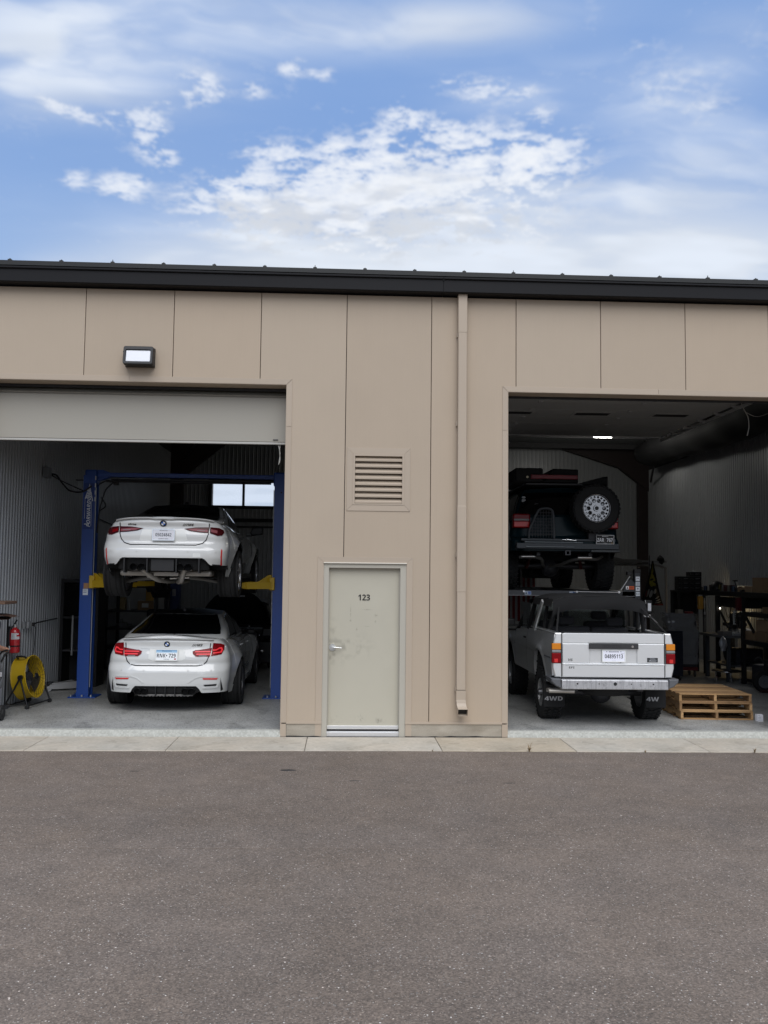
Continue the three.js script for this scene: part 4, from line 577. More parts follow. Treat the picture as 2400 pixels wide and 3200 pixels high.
// ---------- silver open-top truck in the right bay ----------
{
  const car = thing('silver_truck', 'silver two-door four-wheel-drive with a black soft top, tailgate towards us in the right bay', 'truck', [3.712, FY, -.285], R(-1.2));
  const ra = -.86, fa = -3.45, hw = .835, P = (n, g, m, p = car, l) => mesh(n, g, m, p, l);
  const TOPY = 1.262, SILL = .565;
  // body sides: profile with arches, 5 cm thick with a rolled shoulder
  const arc = (zc, r, yc, n = 14) => Array.from({ length: n + 1 }, (_, i) => { const t = Math.PI * (i / n); return [zc + r * Math.cos(t), yc + r * Math.sin(t) * 1.02]; });
  const prof = [[-.07, .69], ...[[-.43, .60]], ...arc(ra, .43, .58), [-1.32, SILL], [-2.95, SILL - .01], ...arc(fa, .42, .56), [-3.95, .62], [-4.28, .64], [-4.30, 1.0], [-4.1, 1.06], [-3.0, 1.12], [-2.92, 1.16], [-1.9, TOPY - .03], [-.05, TOPY], [-.015, 1.17]];
  const W = y => hw * (y > 1.0 ? 1 - .05 * ((y - 1.0) / .27) ** 1.6 : y < .8 ? 1 - .03 * ((.8 - y) / .25) : 1) + (Math.abs(y - 1.02) < .10 ? .004 : 0);
  const SSr = (z, y) => V(W(y) + .038 * Math.exp(-(((z - ra) / .42) ** 2)) * sm(1.12, .98, y) + .038 * Math.exp(-(((z - fa) / .42) ** 2)) * sm(1.1, .95, y), y, z);
  for (const s of [1, -1]) {
    const S2 = (z, y) => { const p = SSr(z, y); return V(p.x * s, p.y, p.z); };
    P('body_side', drape(S2, prof, s > 0 ? -.0 : 0, s > 0 ? -.05 : .05, .07), flat(M.silverSide));
    // flared arch lips
    for (const [zc, r] of [[ra, .43], [fa, .42]]) P('arch_flare', grid(28, 5, (u, v) => { const t = Math.PI * u, a = r + lerp(-.014, .085, v), y = .575 + a * Math.sin(t) * 1.02, z = zc + a * Math.cos(t); return V(s * (SSr(z, y).x + .012 * Math.sin(Math.min(1, v * 1.6) * Math.PI * .55) * (1 - v) + .004 - .012 * v), y, z); }, s < 0), flat(M.silverSide));
    P('wheel_well', new THREE.CylinderGeometry(.43, .43, .42, 24, 1, true, 0, Math.PI).rotateZ(Math.PI / 2).translate(s * .60, .58, ra), flat(M.blackMatte));
    const w1 = addWheel(car, s * .715, .365, ra, .365, .255, .20, 8, mat([.42, .42, .42], .4, .7), { lugs: true, dep: .035, thick: .05 }); addWheel(car, s * .715, .365, fa, .365, .255, .20, 8, mat([.42, .42, .42], .4, .7), { lugs: true, dep: .035, thick: .05 });
    P('hub_cap', cyl(V(s * .80, .365, ra), V(s * .86, .365, ra), .055, .045, 14), M.rimDark);
    // rear corner posts, white to the rear, with the lamps
    P('corner_post', side(ext([[.712, .675], [.80, .675], [.832, .80], [.832, 1.0], [.826, 1.13], [.792, TOPY + .004], [.712, TOPY + .006]], .10, -.095, .012), s), flat(M.silver));
    const lampTop = 1.138, lamp = P('tail_light', side(rb(.715, .862, -.05, .838, lampTop, .012, .006), s), flat(M.black)); 
    const lens = (n, y0, y1, m) => P(n, (() => { const g = rb(.722, y0, -.03, .846, y1, .018, .008); return side(g, s); })(), flat(m), lamp); lens('amber_lens', 1.048, 1.134, M.amberLens); lens('clear_lens', 1.008, 1.044, M.greyLens); lens('red_lens', .868, 1.004, M.redLens);
    P('lamp_reflector', rb(s > 0 ? .765 : -.815, .875, .017, s > 0 ? .815 : -.765, .925, .022, .003), M.brightRed, lamp);
    P('bed_rail', rb(s > 0 ? .70 : -.80, TOPY - .012, -1.75, s > 0 ? .80 : -.70, TOPY + .012, -.02, .01), M.silverSide);
    // door, pillar, glass
    P('shut_line', drape(S2, ribbon([[-1.90, 1.22], [-1.93, .95], [-1.94, .62]], .012), s > 0 ? -.002 : .002, 0), flat(M.black)); P('shut_line', drape(S2, ribbon([[-2.95, 1.14], [-2.93, .9], [-2.95, .62]], .012), s > 0 ? -.002 : .002, 0), flat(M.black));
    P('door_handle', rb(-.01, -.015, -.07, .01, .015, .07, .006).translate(s * (hw + .008), 1.08, -2.05), M.black);
    P('side_moulding', drape(S2, ribbon([[-.46, .93], [-.30, .93], [-.10, .93]], .02), s > 0 ? -.004 : .004, 0), flat(M.greyPlastic));
    P('pillar', bar(V(s * .81, TOPY - .02, -1.42), V(s * .765, 1.68, -1.02), .025, .06), M.silverSide);
    P('pillar', [bar(V(s * .80, TOPY - .05, -1.92), V(s * .72, 1.70, -1.72), .03, .07)], M.black); P('pillar', [bar(V(s * .79, 1.13, -3.02), V(s * .68, 1.66, -2.30), .04, .05)], M.black);
    P('door_mirror', [rb(-.09, -.06, -.04, .09, .06, .04, .02).translate(s * .95, 1.27, -2.86), bb(-.06, -.015, -.02, .06, .015, .02).translate(s * .85, 1.22, -2.87)], M.black);
    P('side_glass', bb(s > 0 ? .745 : -.757, 1.2, -2.85, s > 0 ? .757 : -.745, 1.62, -2.0), mat([.3, .33, .33], .05, 0, { transmission: .85, thickness: 0 }));
    P('mud_flap', rb(s > 0 ? .565 : -.875, .215, -.42, s > 0 ? .855 : -.575, .52, -.405, .004), M.blackMatte);
    const t4 = text(s > 0 ? '4W' : '4WD', .058, .004, 1.5); t4.translate(s > 0 ? .665 : -.735, .335, -.404); P('flap_lettering', t4, mat([.34, .34, .35], .7));
    P('top_strap', bar(V(s * .76, TOPY + .015, -.08), V(s * .60, 1.60, -.66), .024, .004), M.fabric); P('roll_bar', tube([[s * .70, .85, -.90], [s * .695, 1.22, -.88], [s * .64, 1.50, -.80], [s * .58, 1.68, -.76]], .032, 10), M.fabric); P('roll_bar', tube([[s * .71, .9, -1.22], [s * .70, 1.3, -1.2], [s * .66, 1.72, -1.1]], .026, 10), M.fabric);
  }
  // tailgate
  const gate = P('tailgate', [ext([[-.708, .672], [.708, .672], [.708, 1.268], [-.708, 1.268]], .04, -.06, .006)], M.silver);
  const GP = (n, g, m) => P(n, g, m, gate);
  GP('gate_upper', ext([[-.70, 1.142], [.70, 1.142], [.70, 1.262], [.66, 1.272], [-.66, 1.272], [-.70, 1.262]], .022, -.02, .006), M.silver);
  GP('gate_panel', ext([[-.70, .866], [-.345, .866], [-.325, .885], [-.325, 1.132], [-.70, 1.132]], .024, -.02, .008), M.silver); GP('gate_panel', ext([[.70, .866], [.345, .866], [.325, .885], [.325, 1.132], [.70, 1.132]], .024, -.02, .008), M.silver);
  GP('gate_recess', ext([[-.325, .866], [.325, .866], [.30, 1.06], [-.30, 1.06]], .006, -.022, .001), M.silver);
  GP('gate_lower', ext([[-.70, .68], [.70, .68], [.70, .838], [-.70, .838]], .026, -.02, .007), M.silver); GP('gate_step', ext([[-.70, .842], [.70, .842], [.70, .862], [-.70, .862]], .034, -.02, .006), M.silver);
  GP('gate_top_trim', rb(-.70, 1.270, -.10, .70, 1.285, -.012, .004), M.black);
  GP('handle_trim', ext([[-.338, 1.062], [.338, 1.062], [.338, 1.138], [-.338, 1.138]], .03, .0, .006), mat([.026, .026, .028], .5)); const tt = text('TOYOTA', .034, .003, 1.3); tt.translate(-.03, 1.10, .029); GP('embossed_lettering', tt, mat([.016, .016, .018], .5)); GP('lock', cyl(V(.255, 1.098, .028), V(.255, 1.098, .036), .017, .016, 16), M.chrome);
  const v6 = text('V6', .034, .003, 1.2, .2); v6.translate(-.595, .912, .005); GP('badge_text', v6, mat([.12, .12, .12], .4)); const ef = text('EFI', .026, .003, 1.5); ef.translate(-.575, .808, .007); GP('badge_text', ef, mat([.10, .10, .10], .4));
  const bp = plate(.145, .058, .004, canvas(256, 104, (c, w, h) => { c.fillStyle = '#17191b'; c.fillRect(0, 0, w, h); c.fillStyle = '#b9bcc0'; c.font = 'bold 34px sans-serif'; c.textAlign = 'center'; c.fillText('TOYOTA', w / 2, 38); c.font = 'italic bold 46px sans-serif'; c.fillText('4Runner', w / 2, 88); c.fillRect(6, 46, w - 12, 3); }), M.black); GP('model_badge', bp.geo, bp.mats).position.set(.535, .917, .007);
  const tex = canvas(512, 256, (c, w, h) => { c.fillStyle = '#e3e4ee'; c.fillRect(0, 0, w, h); c.fillStyle = '#1c1f26'; c.textAlign = 'center'; c.font = 'bold 44px serif'; c.fillText('Minnesota', w / 2, 48); c.font = 'bold 122px sans-serif'; c.save(); c.translate(w / 2, 180); c.scale(.78, 1); c.fillText('04895113', 0, 0); c.restore(); c.fillStyle = '#3a3f48'; c.beginPath(); c.arc(96, 34, 10, 0, 7); c.arc(416, 34, 10, 0, 7); c.fill(); c.font = '20px sans-serif'; c.fillText('EXPIRES', 452, 84); c.fillRect(210, 236, 90, 3); });
  const pl = plateOn(car, tex, .31, .156, .005, .968, .004, 0, true, M.whiteMatte); 
  for (const x of [-.10, .10]) P('plate_bolt', cyl(V(x, .885, -.012), V(x, .885, .003), .011, .011, 10), M.black);
  P('shut_line', bb(-.711, .672, -.02, -.7075, 1.268, -.004), M.black); P('shut_line', bb(.7075, .672, -.02, .711, 1.268, -.004), M.black);
  // bumper
  P('bumper', ext([[0, .52], [.075, .52], [.085, .535], [.085, .635], [.07, .65], [-.06, .655], [-.06, .645], [.06, .64], [.07, .63], [.07, .54], [.0, .535]], 1.455, -.7275, 0).rotateY(-Math.PI / 2).scale(1, 1, 1), flat(M.bumperSteel)).rotation.y = Math.PI;
  P('bumper_face', rb(-.727, .522, .060, .727, .648, .084, .012, 2), M.bumperSteel);
  for (const s of [-1, 1]) P('bumper_end', side(ext([[.73, .535], [.80, .56], [.865, .62], [.87, .665], [.74, .66]], .40, -.32, .012), s), flat(M.greyPlastic));
  for (const [x, r] of [[-.515, .012], [.0, .024], [.22, .008], [.52, .011], [-.22, .008]]) P('bumper_hole', cyl(V(x, .598, .080), V(x, .598, .0855), r, r, 12), M.black);
  // under the tail
  P('tail_pipe', tube([[-.42, .485, -.6], [-.60, .49, -.24], [-.88, .485, -.14]].reverse(), .028, 10), M.muffler);
  P('silencer', cyl(V(-.88, .487, -.02), V(-.54, .487, .01), .027, .027, 14), M.muffler);
  P('spare_tyre', lathe([[.18, -.1], [.30, -.11], [.34, -.06], [.35, 0], [.34, .06], [.30, .11], [.18, .1]], 30).translate(.02, .50, -.55), M.tyre);
  P('rear_axle', [cyl(V(-.70, .37, ra), V(.70, .37, ra), .05, .05, 12), new THREE.SphereGeometry(.16, 14, 10).translate(.05, .37, ra), bb(-.5, .45, -4, -.42, .56, -.3), bb(.42, .45, -4, .5, .56, -.3)], M.steelDark);
  // bed and cab
  P('bed', [bb(-.70, .60, -4.2, .70, .66, -.06), bb(-.80, .62, -1.5, -.70, .90, -.08), bb(.70, .62, -1.5, .80, .90, -.08), bb(-.78, .6, -3.05, .78, 1.12, -3.0), bb(-.80, 1.02, -4.3, .80, 1.08, -3.0), bb(-.8, .6, -4.3, .8, 1.05, -4.26)], M.blackMatte);
  const seatB = (x0, x1, z, y1) => rb(x0, .85, z - .14, x1, y1, z, .05, 3), head = (x, z, y) => rb(x - .125, y, z - .12, x + .125, y + .135, z, .045, 3);
  P('rear_seat', seatB(-.58, .005, -1.22, 1.30), M.seat); P('rear_seat', seatB(.015, .58, -1.22, 1.285), M.seat);
  P('head_rest', head(-.36, -1.20, 1.315), M.seat); P('head_rest', head(.37, -1.20, 1.30), M.seat); P('front_seat', [seatB(-.60, -.12, -2.05, 1.34), head(-.36, -2.05, 1.36)], M.seat); P('front_seat', [seatB(.12, .60, -2.05, 1.34), head(.36, -2.05, 1.36)], M.seat); P('dashboard', rb(-.72, .9, -2.95, .72, 1.15, -2.6, .05, 2), M.seat);
  // roof and soft top
  P('roof', grid(16, 12, (u, v) => { const x = lerp(-.72, .72, u), z = lerp(-1.70, -2.45, v); return V(x, 1.745 - .05 * (x / .72) ** 4 + .02 * (1 - (x / .72) ** 2) - .04 * v * v, z); }, false), flat(mat([.02, .02, .022], .6)));
  P('soft_top', [grid(24, 10, (u, v) => { const x = lerp(-1, 1, u), z = lerp(-.72, -1.75, v); return V(x * lerp(.67, .745, v), 1.785 - .07 * Math.pow(Math.abs(x), 5) - .025 * (1 - v) ** 2 - .010 * Math.sin(v * 3.1) + .003 * Math.sin(x * 13 + v * 4), z); }, true),
    grid(28, 6, (u, v) => { const x = lerp(-1, 1, u), e = Math.abs(x), top = 1.76 - .07 * Math.pow(e, 5), h = .19 + .05 * Math.pow(e, 8) + .004 * Math.sin(u * 17); return V(x * .67 * (1 + .04 * v), top - h * v, -.72 + .05 * Math.sin(v * 2) + .008 * Math.sin(u * 11 + v * 3)); }, true),
    ...[-1, 1].map(s => grid(8, 4, (u, v) => V(s * (lerp(.67, .745, u) + .03 * v), lerp(1.715, 1.60 + .02 * u, v), lerp(-.72, -1.75, u)), s > 0))], flat(M.fabric));
  P('windscreen', (() => { const g = new THREE.BoxGeometry(1.36, .60, .008); g.rotateX(-.85); g.translate(0, 1.40, -2.66); return g; })(), mat([.6, .65, .65], .03, 0, { transmission: .9, thickness: 0 }));
}
// ---------- dark off-road wagon on the four-post lift ----------
{
  const DY = 1.885, car = thing('dark_offroad_wagon', 'dark green off-road wagon with spare wheel and roof boxes, raised on the four-post lift', 'car', [3.815, DY, -3.18]);
  const P = (n, g, m, p = car, l) => mesh(n, g, m, p, l), ra = -1.10, fa = -3.95, rT = .425;
  const o = { L: 4.85, A: .34, n: 4.2, Af: .5, sill: .56, crown: .03, W: pw([[.5, .90], [.7, .935], [.95, .945], [1.15, .93], [1.25, .90]]), zoff: pw([[.5, -.04], [.66, 0], [.86, 0], [.92, -.10], [1.25, -.12]]), ytr: r => 1.24, yt: pw([[-4.85, 1.0], [-3.6, 1.12], [-3, 1.2], [-.3, 1.24]]), flare: (z, y) => 1 + .03 * Math.exp(-(((z - ra) / .5) ** 2)) + .03 * Math.exp(-(((z - fa) / .5) ** 2)), arches: [[ra, .48, .47], [fa, .48, .47]], ybr: x => .67 };
  const S = rearSurf(o), bs = bodyShell(o); P('body', bs.parts, flat(M.darkGreen));
  const G = green({ wb: .86, wt: .68, zrb: -.12, zrr: -.34, zfb: -3.35, zff: -2.75, A: .14, bow: .03, yb: z => 1.23, yr: z => 1.74, crown: .03 }); const gs = greenShell(G); P('cabin', gs, flat(M.darkGreen));
  P('rear_window', gpatch(G, [[-.225, .10], [.225, .10], [.215, .85], [-.215, .85]], .006, 14, 6), flat(M.carGlass));
  for (const s of [1, -1]) { P('side_window', gpatch(G, [[s * .33, .12], [s * .50, .12], [s * .50, .85], [s * .34, .85]], .006), flat(M.carGlass)); P('side_window', gpatch(G, [[s * .52, .12], [s * .74, .12], [s * .71, .85], [s * .52, .85]], .006), flat(M.carGlass)); }
  for (const s of [-1, 1]) { addWheel(car, s * .86, rT, ra, rT, .30, .23, 6, M.rimDark, { lugs: true }); addWheel(car, s * .86, rT, fa, rT, .30, .23, 6, M.rimDark, { lugs: true });
    const l = P('tail_light', side(rb(.615, 1.055, -.24, .915, 1.305, -.085, .03, 2), s), M.redLens); P('clear_lens', side(rb(.635, 1.185, -.2, .90, 1.215, -.080, .006), s), M.greyLens, l); P('red_lens', side(rb(.635, 1.075, -.2, .90, 1.165, -.079, .01), s), M.brightRed, l);
    P('leaf_spring', bar(V(s * .45, .62, -.2), V(s * .45, .50, -1.9), .06, .05), M.steelDark); P('shock_absorber', cyl(V(s * .50, .38, -1.0), V(s * .40, .78, -.85), .03, .03, 8), mat([.06, .006, .006], .5)); }
  P('underbody', [bb(-.72, .52, -4.5, .72, .70, -1.0), bb(-.72, .66, -1.0, .72, .72, -.12), bb(-.55, .42, -3.6, .55, .55, -1.6)], M.blackMatte);
  P('rear_axle', [cyl(V(-.75, .425, ra), V(.75, .425, ra), .055, .055, 12), new THREE.SphereGeometry(.17, 14, 10).translate(-.05, .40, ra)], M.steelDark); P('fuel_tank', rb(-.35, .20, -2.2, .25, .56, -1.5, .06, 2), M.blackMatte);
  // swing-out bumper
  P('bumper', [rb(-.88, .70, -.10, .88, .80, .06, .012), rb(-.80, .835, -.06, .83, .88, .02, .01)], mat([.03, .036, .042], .35, .2)); P('bumper_end', rb(.40, .655, -.25, .90, .70, .03, .012), mat([.05, .058, .062], .4, .2)); P('bumper_tube', cyl(V(-.74, .815, .05), V(.25, .81, .05), .02, .02, 10), mat([.10, .115, .125], .3, .4)); P('bumper_tube', cyl(V(-.72, .735, .065), V(.10, .735, .065), .014, .014, 10), mat([.12, .135, .145], .3, .4));
  P('hitch_receiver', [bb(-.055, .60, -.1, -.035, .68, .08), bb(.015, .60, -.1, .035, .68, .08), bb(-.035, .60, -.1, .015, .615, .08), bb(-.035, .665, -.1, .015, .68, .08)], M.steelDark); P('latch', [cyl(V(-.10, .862, .04), V(.14, .85, .05), .013, .013, 8), cyl(V(-.02, .862, .045), V(.06, .856, .05), .022, .022, 10)], M.chrome);
  // ladder rack with mesh
  const lad = P('ladder_rack', tube([[-.67, .88, .05], [-.66, 1.02, .05], [-.52, 1.33, .05], [-.44, 1.385, .05], [-.33, 1.385, .05], [-.26, 1.33, .05], [-.245, 1.1, .05], [-.24, .88, .05]], .02, 8, 50), mat([.05, .055, .06], .4, .3)); for (let k = 0; k < 8; k++) { const x = -.61 + k * .047, top = Math.min(1.36, 1.02 + (x + .66) * 2.2); P('mesh_bar', cyl(V(x, .89, .045), V(x, top, .045), .005, .005, 5), M.steelDark, lad); } for (let k = 0; k < 8; k++) { const y = .95 + k * .052; P('mesh_bar', cyl(V(-.65 + Math.max(0, y - 1.02) * .45, y, .05), V(-.25, y, .05), .005, .005, 5), M.steelDark, lad); }
  // spare wheel on its carrier
  const sp = mesh('spare_wheel', tyreGeo(.392, .27, .235, true), M.tyre, car); sp.rotation.y = -Math.PI / 2; sp.scale.setScalar(1); sp.position.set(.425, 1.385, .16);
  const rimpts = []; const holes = []; for (let k = 0; k < 10; k++) { const t = k / 10 * 6.283; holes.push(disc(.132 * Math.cos(t), .132 * Math.sin(t), .034, 6)); } for (let k = 0; k < 20; k++) { const t = (k + .5) / 20 * 6.283; holes.push(disc(.190 * Math.cos(t), .190 * Math.sin(t), .017, 6)); }
  mesh('rim', [ext(disc(0, 0, .222, 36), .03, 0, .004, holes.map(h => h.reverse())).rotateY(Math.PI / 2).translate(.08, 0, 0), lathe([[.212, -.1], [.236, -.1], [.24, .125], [.230, .135], [.216, .11], [.212, .09]], 40).rotateZ(-Math.PI / 2), cyl(V(.09, 0, 0), V(.135, 0, 0), .06, .05, 18), cyl(V(-.02, 0, 0), V(-.01, 0, 0), .22, .22, 24)], mat([.36, .36, .37], .25, .95), sp); mesh('hub_bore', cyl(V(.136, 0, 0), V(.138, 0, 0), .034, .034, 14), M.black, sp);
  P('spare_carrier', [bb(.36, .86, -.08, .48, 1.38, .02), bb(.30, 1.30, -.1, .55, 1.46, .06)], M.steelDark);
  // plate on the corner
  const tex = canvas(512, 256, (c, w, h) => { c.fillStyle = '#0c0d0f'; c.fillRect(0, 0, w, h); c.strokeStyle = '#f0f2f4'; c.lineWidth = 11; c.strokeRect(8, 8, w - 16, h - 16); c.fillStyle = '#f4f6f8'; c.textAlign = 'center'; c.font = 'bold 34px serif'; c.fillText('Minnesota', w / 2, 50); c.font = 'bold 138px sans-serif'; c.save(); c.translate(w / 2, 188); c.scale(.78, 1); c.fillText('ZAR', -165, 0); c.fillText('767', 165, 0); c.restore(); c.strokeStyle = '#777'; c.lineWidth = 3; c.strokeRect(w / 2 - 14, 120, 28, 42); c.font = '20px sans-serif'; c.fillText('10,000 lakes', w / 2, 234); c.fillStyle = '#a88646'; c.fillRect(430, 212, 36, 24); });
  plateOn(car, tex, .31, .158, .628, .87, .075, 0, false); P('plate_bracket', bb(.50, .79, .0, .76, .95, .070), M.blackMatte);
  // roof load
  P('roof_rack', [rb(-.70, 1.80, -3.0, .72, 1.84, -.10, .012)], M.black); P('roof_case', rb(-.88, 1.85, -1.6, -.40, 2.09, -.05, .03, 2), M.blackMatte); P('roof_case', [ext([[-.40, 1.85], [.22, 1.85], [.22, 2.08], [-.21, 2.09]], 1.3, -1.4, .02)], M.blackMatte); P('recovery_board', rb(-.62, 1.898, -.055, .19, 1.972, -.02, .012), mat([.16, .012, .018], .5)); P('case_latch', cyl(V(-.68, 1.93, -.04), V(-.68, 1.93, -.02), .02, .02, 10), mat([.5, .45, .3], .4)); P('awning', [ext([[.24, 1.78], [.64, 1.755], [.735, 1.79], [.735, 1.97], [.66, 1.96], [.32, 1.87]], 2.2, -2.3, .015)], M.blackMatte);
  P('sticker', ext(disc(-.69, 1.60, .032, 14, .02), .002, -.30), mat([.25, .26, .27], .6)); P('sticker', ext(rect(-.725, 1.52, -.66, 1.565), .002, -.28), mat([.28, .29, .3], .6)); P('sticker', ext(rrect(-.70, 1.455, -.645, 1.50, .012), .002, -.265), mat([.22, .23, .24], .6));
  const mb = text('USKC', .035, .002, 1.2); mb.translate(-.44, 1.47, -.225); P('window_lettering', mb, mat([.22, .23, .24], .6));
  // exhausts across the back
  P('exhaust_pipe', tube([[-.76, .565, -.35], [-.50, .57, -.34], [-.36, .54, -.4], [-.30, .46, -.55], [-.2, .42, -.9]], .03, 8), M.cast); P('exhaust_sleeve', cyl(V(-.73, .574, -.32), V(-.49, .578, -.32), .034, .034, 14), M.pipeSteel); P('exhaust_pipe', tube([[.74, .60, -.5], [.60, .545, -.35], [.34, .55, -.34], [.20, .53, -.4], [.02, .44, -.7], [-.1, .42, -.95]], .03, 8), M.cast); P('exhaust_sleeve', cyl(V(.26, .566, -.32), V(.50, .57, -.32), .034, .034, 14), M.pipeSteel);
}
// ---------- two-post lift ----------
{
  const LZ = -3.12, lift = thing('two_post_lift', 'blue two-post car lift with yellow arms holding up the white coupe', 'car lift', [0, 0, 0]);
  const P = (n, g, m, p = lift, l) => mesh(n, g, m, p, l);
  const post = (x, s) => { // C channel open towards the car (s = +1: opening to the right)
    const c = [[0, 0], [.19, 0], [.19, .035], [.165, .035], [.165, .02], [.02, .02], [.02, .25], [.165, .25], [.165, .235], [.19, .235], [.19, .27], [0, .27]];
    const g = new THREE.ExtrudeGeometry(shape(c.map(([a, b]) => [a * s, b])), { depth: 3.60, bevelEnabled: false }); g.rotateX(-Math.PI / 2); g.translate(x, FY + .02, LZ + .135);
    const po = P('post', muv(g), flat(M.blue));
    P('base_plate', rb(s > 0 ? x - .12 : x - .32, FY, LZ - .20, s > 0 ? x + .32 : x + .12, FY + .02, LZ + .20, .004), M.blue, po);
    P('gusset', ext([[0, 0], [-.09 * s, 0], [0, .18]], .012, LZ - .1).translate(x, FY + .02, 0), flat(M.blue), po);
    for (const [dx, dz] of [[-.08, .16], [.24, .16], [.10, .17]]) P('anchor_bolt', cyl(V(x + dx * s, FY + .02, LZ + dz), V(x + dx * s, FY + .05, LZ + dz), .014, .014, 8), M.zinc, po);
    P('carriage', rb(s > 0 ? x + .03 : x - .16, 1.50, LZ - .10, s > 0 ? x + .16 : x - .03, 2.25, LZ + .10, .01), M.black, po);
    P('post_head', rb(s > 0 ? x + .015 : x - .21, 3.56, LZ - .12, s > 0 ? x + .21 : x - .015, 3.80, LZ + .13, .03, 2), M.blue, po);
    P('hydraulic_line', cyl(V(x + s * .20, .25, LZ + .10), V(x + s * .20, 3.5, LZ + .10), .007, .007, 6), M.zinc, po);
    P('arm_head', rb(s > 0 ? x + .155 : x - .245, 1.845, LZ - .17, s > 0 ? x + .245 : x - .155, 2.055, LZ + .19, .012), M.yellow, po);
    for (const dz of [.12, -.12]) { // arms sweep in to the car's jacking points
      const a = V(x + s * .22, 1.92, LZ + dz), tipx = -2.556 - s * .74, b = V(tipx, 1.92, dz > 0 ? -2.55 : -3.95), mid = a.clone().lerp(b, .55), d = b.clone().sub(a).normalize();
      const arm = P('arm', [bar(a, mid.clone().addScaledVector(d, .06), .13, .11), bar(mid, b, .10, .085)], M.yellow, lift);
      P('arm_web', ext([[0, 0], [.26, 0], [.05, .12], [0, .125]], .012, 0).rotateY(s > 0 ? -Math.atan2(d.z, d.x) : -Math.atan2(d.z, d.x)).translate(a.x, 1.97, a.z), flat(M.yellow), arm); P('lift_pad', [cyl(V(b.x, 1.955, b.z), V(b.x, 2.035, b.z), .045, .045, 14), cyl(V(b.x, 2.035, b.z), V(b.x, 2.062, b.z), .065, .065, 16)], M.black, arm);
    }
    return po;
  };
  const L = post(-4.275, 1), Rp = post(-.955, -1);
  P('crossbeam', [rb(-4.10, 3.685, LZ - .075, -1.12, 3.755, LZ + .075, .008), ext([[-4.10, 3.60], [-3.86, 3.685], [-3.86, 3.755], [-3.98, 3.80], [-4.10, 3.80]], .12, LZ - .06, .006)], M.blue); P('cable_cover', bb(-3.85, 3.635, LZ - .05, -1.15, 3.66, LZ + .04), M.black); P('shutoff_bar', cyl(V(-3.9, 3.60, LZ + .16), V(-1.2, 3.60, LZ + .16), .016, .016, 8), M.black); P('shutoff_switch', rb(-3.80, 3.55, LZ + .02, -3.72, 3.64, LZ + .09, .006), M.black);
  P('top_bracket', bar(V(-4.40, 3.62, LZ + .1), V(-4.28, 3.62, LZ + .1), .06, .015), M.black, L); P('hose', tube([[-4.02, 3.55, LZ + .14], [-3.9, 3.62, LZ + .1], [-3.80, 3.60, LZ + .06]], .012, 6), M.black, L); P('hose', tube([[-3.80, 3.60, LZ + .06], [-3.92, 3.45, LZ + .12], [-4.0, 3.1, LZ + .14], [-4.03, 2.75, LZ + .13]], .012, 6), M.black, L);
  for (const y of [3.62, 3.5, 3.38, 3.27]) P('pulley_bolt', rb(-4.085, y, LZ + .135, -4.065, y + .07, LZ + .15, .004), M.zinc, L);
  // lettering up the outer face
  const dec = canvas(256, 1024, (c, w, h) => { c.fillStyle = '#0b2f73'; c.fillRect(0, 0, w, h); c.fillStyle = '#c4c8cc'; c.beginPath(); c.moveTo(140, 10); c.lineTo(236, 400); c.lineTo(205, 400); c.lineTo(200, 330); c.lineTo(70, 330); c.lineTo(62, 350); c.lineTo(24, 350); c.closePath(); c.fill(); c.save(); c.translate(178, 985); c.rotate(-Math.PI / 2); c.font = 'italic bold 128px sans-serif'; c.strokeStyle = '#0b2f73'; c.lineWidth = 14; c.scale(.98, 1); c.fillStyle = '#d3d6d9'; c.strokeText('FORWARDLIFT', 0, 0, 860); c.fillText('FORWARDLIFT', 0, 0, 860); c.restore(); c.fillRect(30, 900, 120, 22); c.fillRect(30, 360, 8, 430); c.fillRect(196, 400, 8, 560); });
  const dp = plate(.165, .76, .003, dec, M.blue); P('lift_lettering', dp.geo, dp.mats, L).position.set(-4.178, 3.19, LZ + .137);
  P('warning_label', bb(-4.215, 1.84, LZ + .1355, -4.135, 1.93, LZ + .138), mat([.36, .20, .10], .7), L); const lb = plate(.082, .10, .003, canvas(128, 160, (c, w, h) => { c.fillStyle = '#cfd6df'; c.fillRect(0, 0, w, h); c.fillStyle = '#1e3f8a'; c.fillRect(12, 88, 80, 12); c.fillStyle = '#66707c'; for (let k = 0; k < 5; k++) c.fillRect(14, 14 + k * 13, 96 - (k % 2) * 20, 4); }), M.paper); P('warning_label', lb.geo, lb.mats, L).position.set(-4.183, 1.785, LZ + .137);
  for (const y of [3.46]) P('post_hole', cyl(V(-1.03, y, LZ + .1355), V(-1.03, y, LZ + .137), .014, .014, 12), M.black, Rp);
}
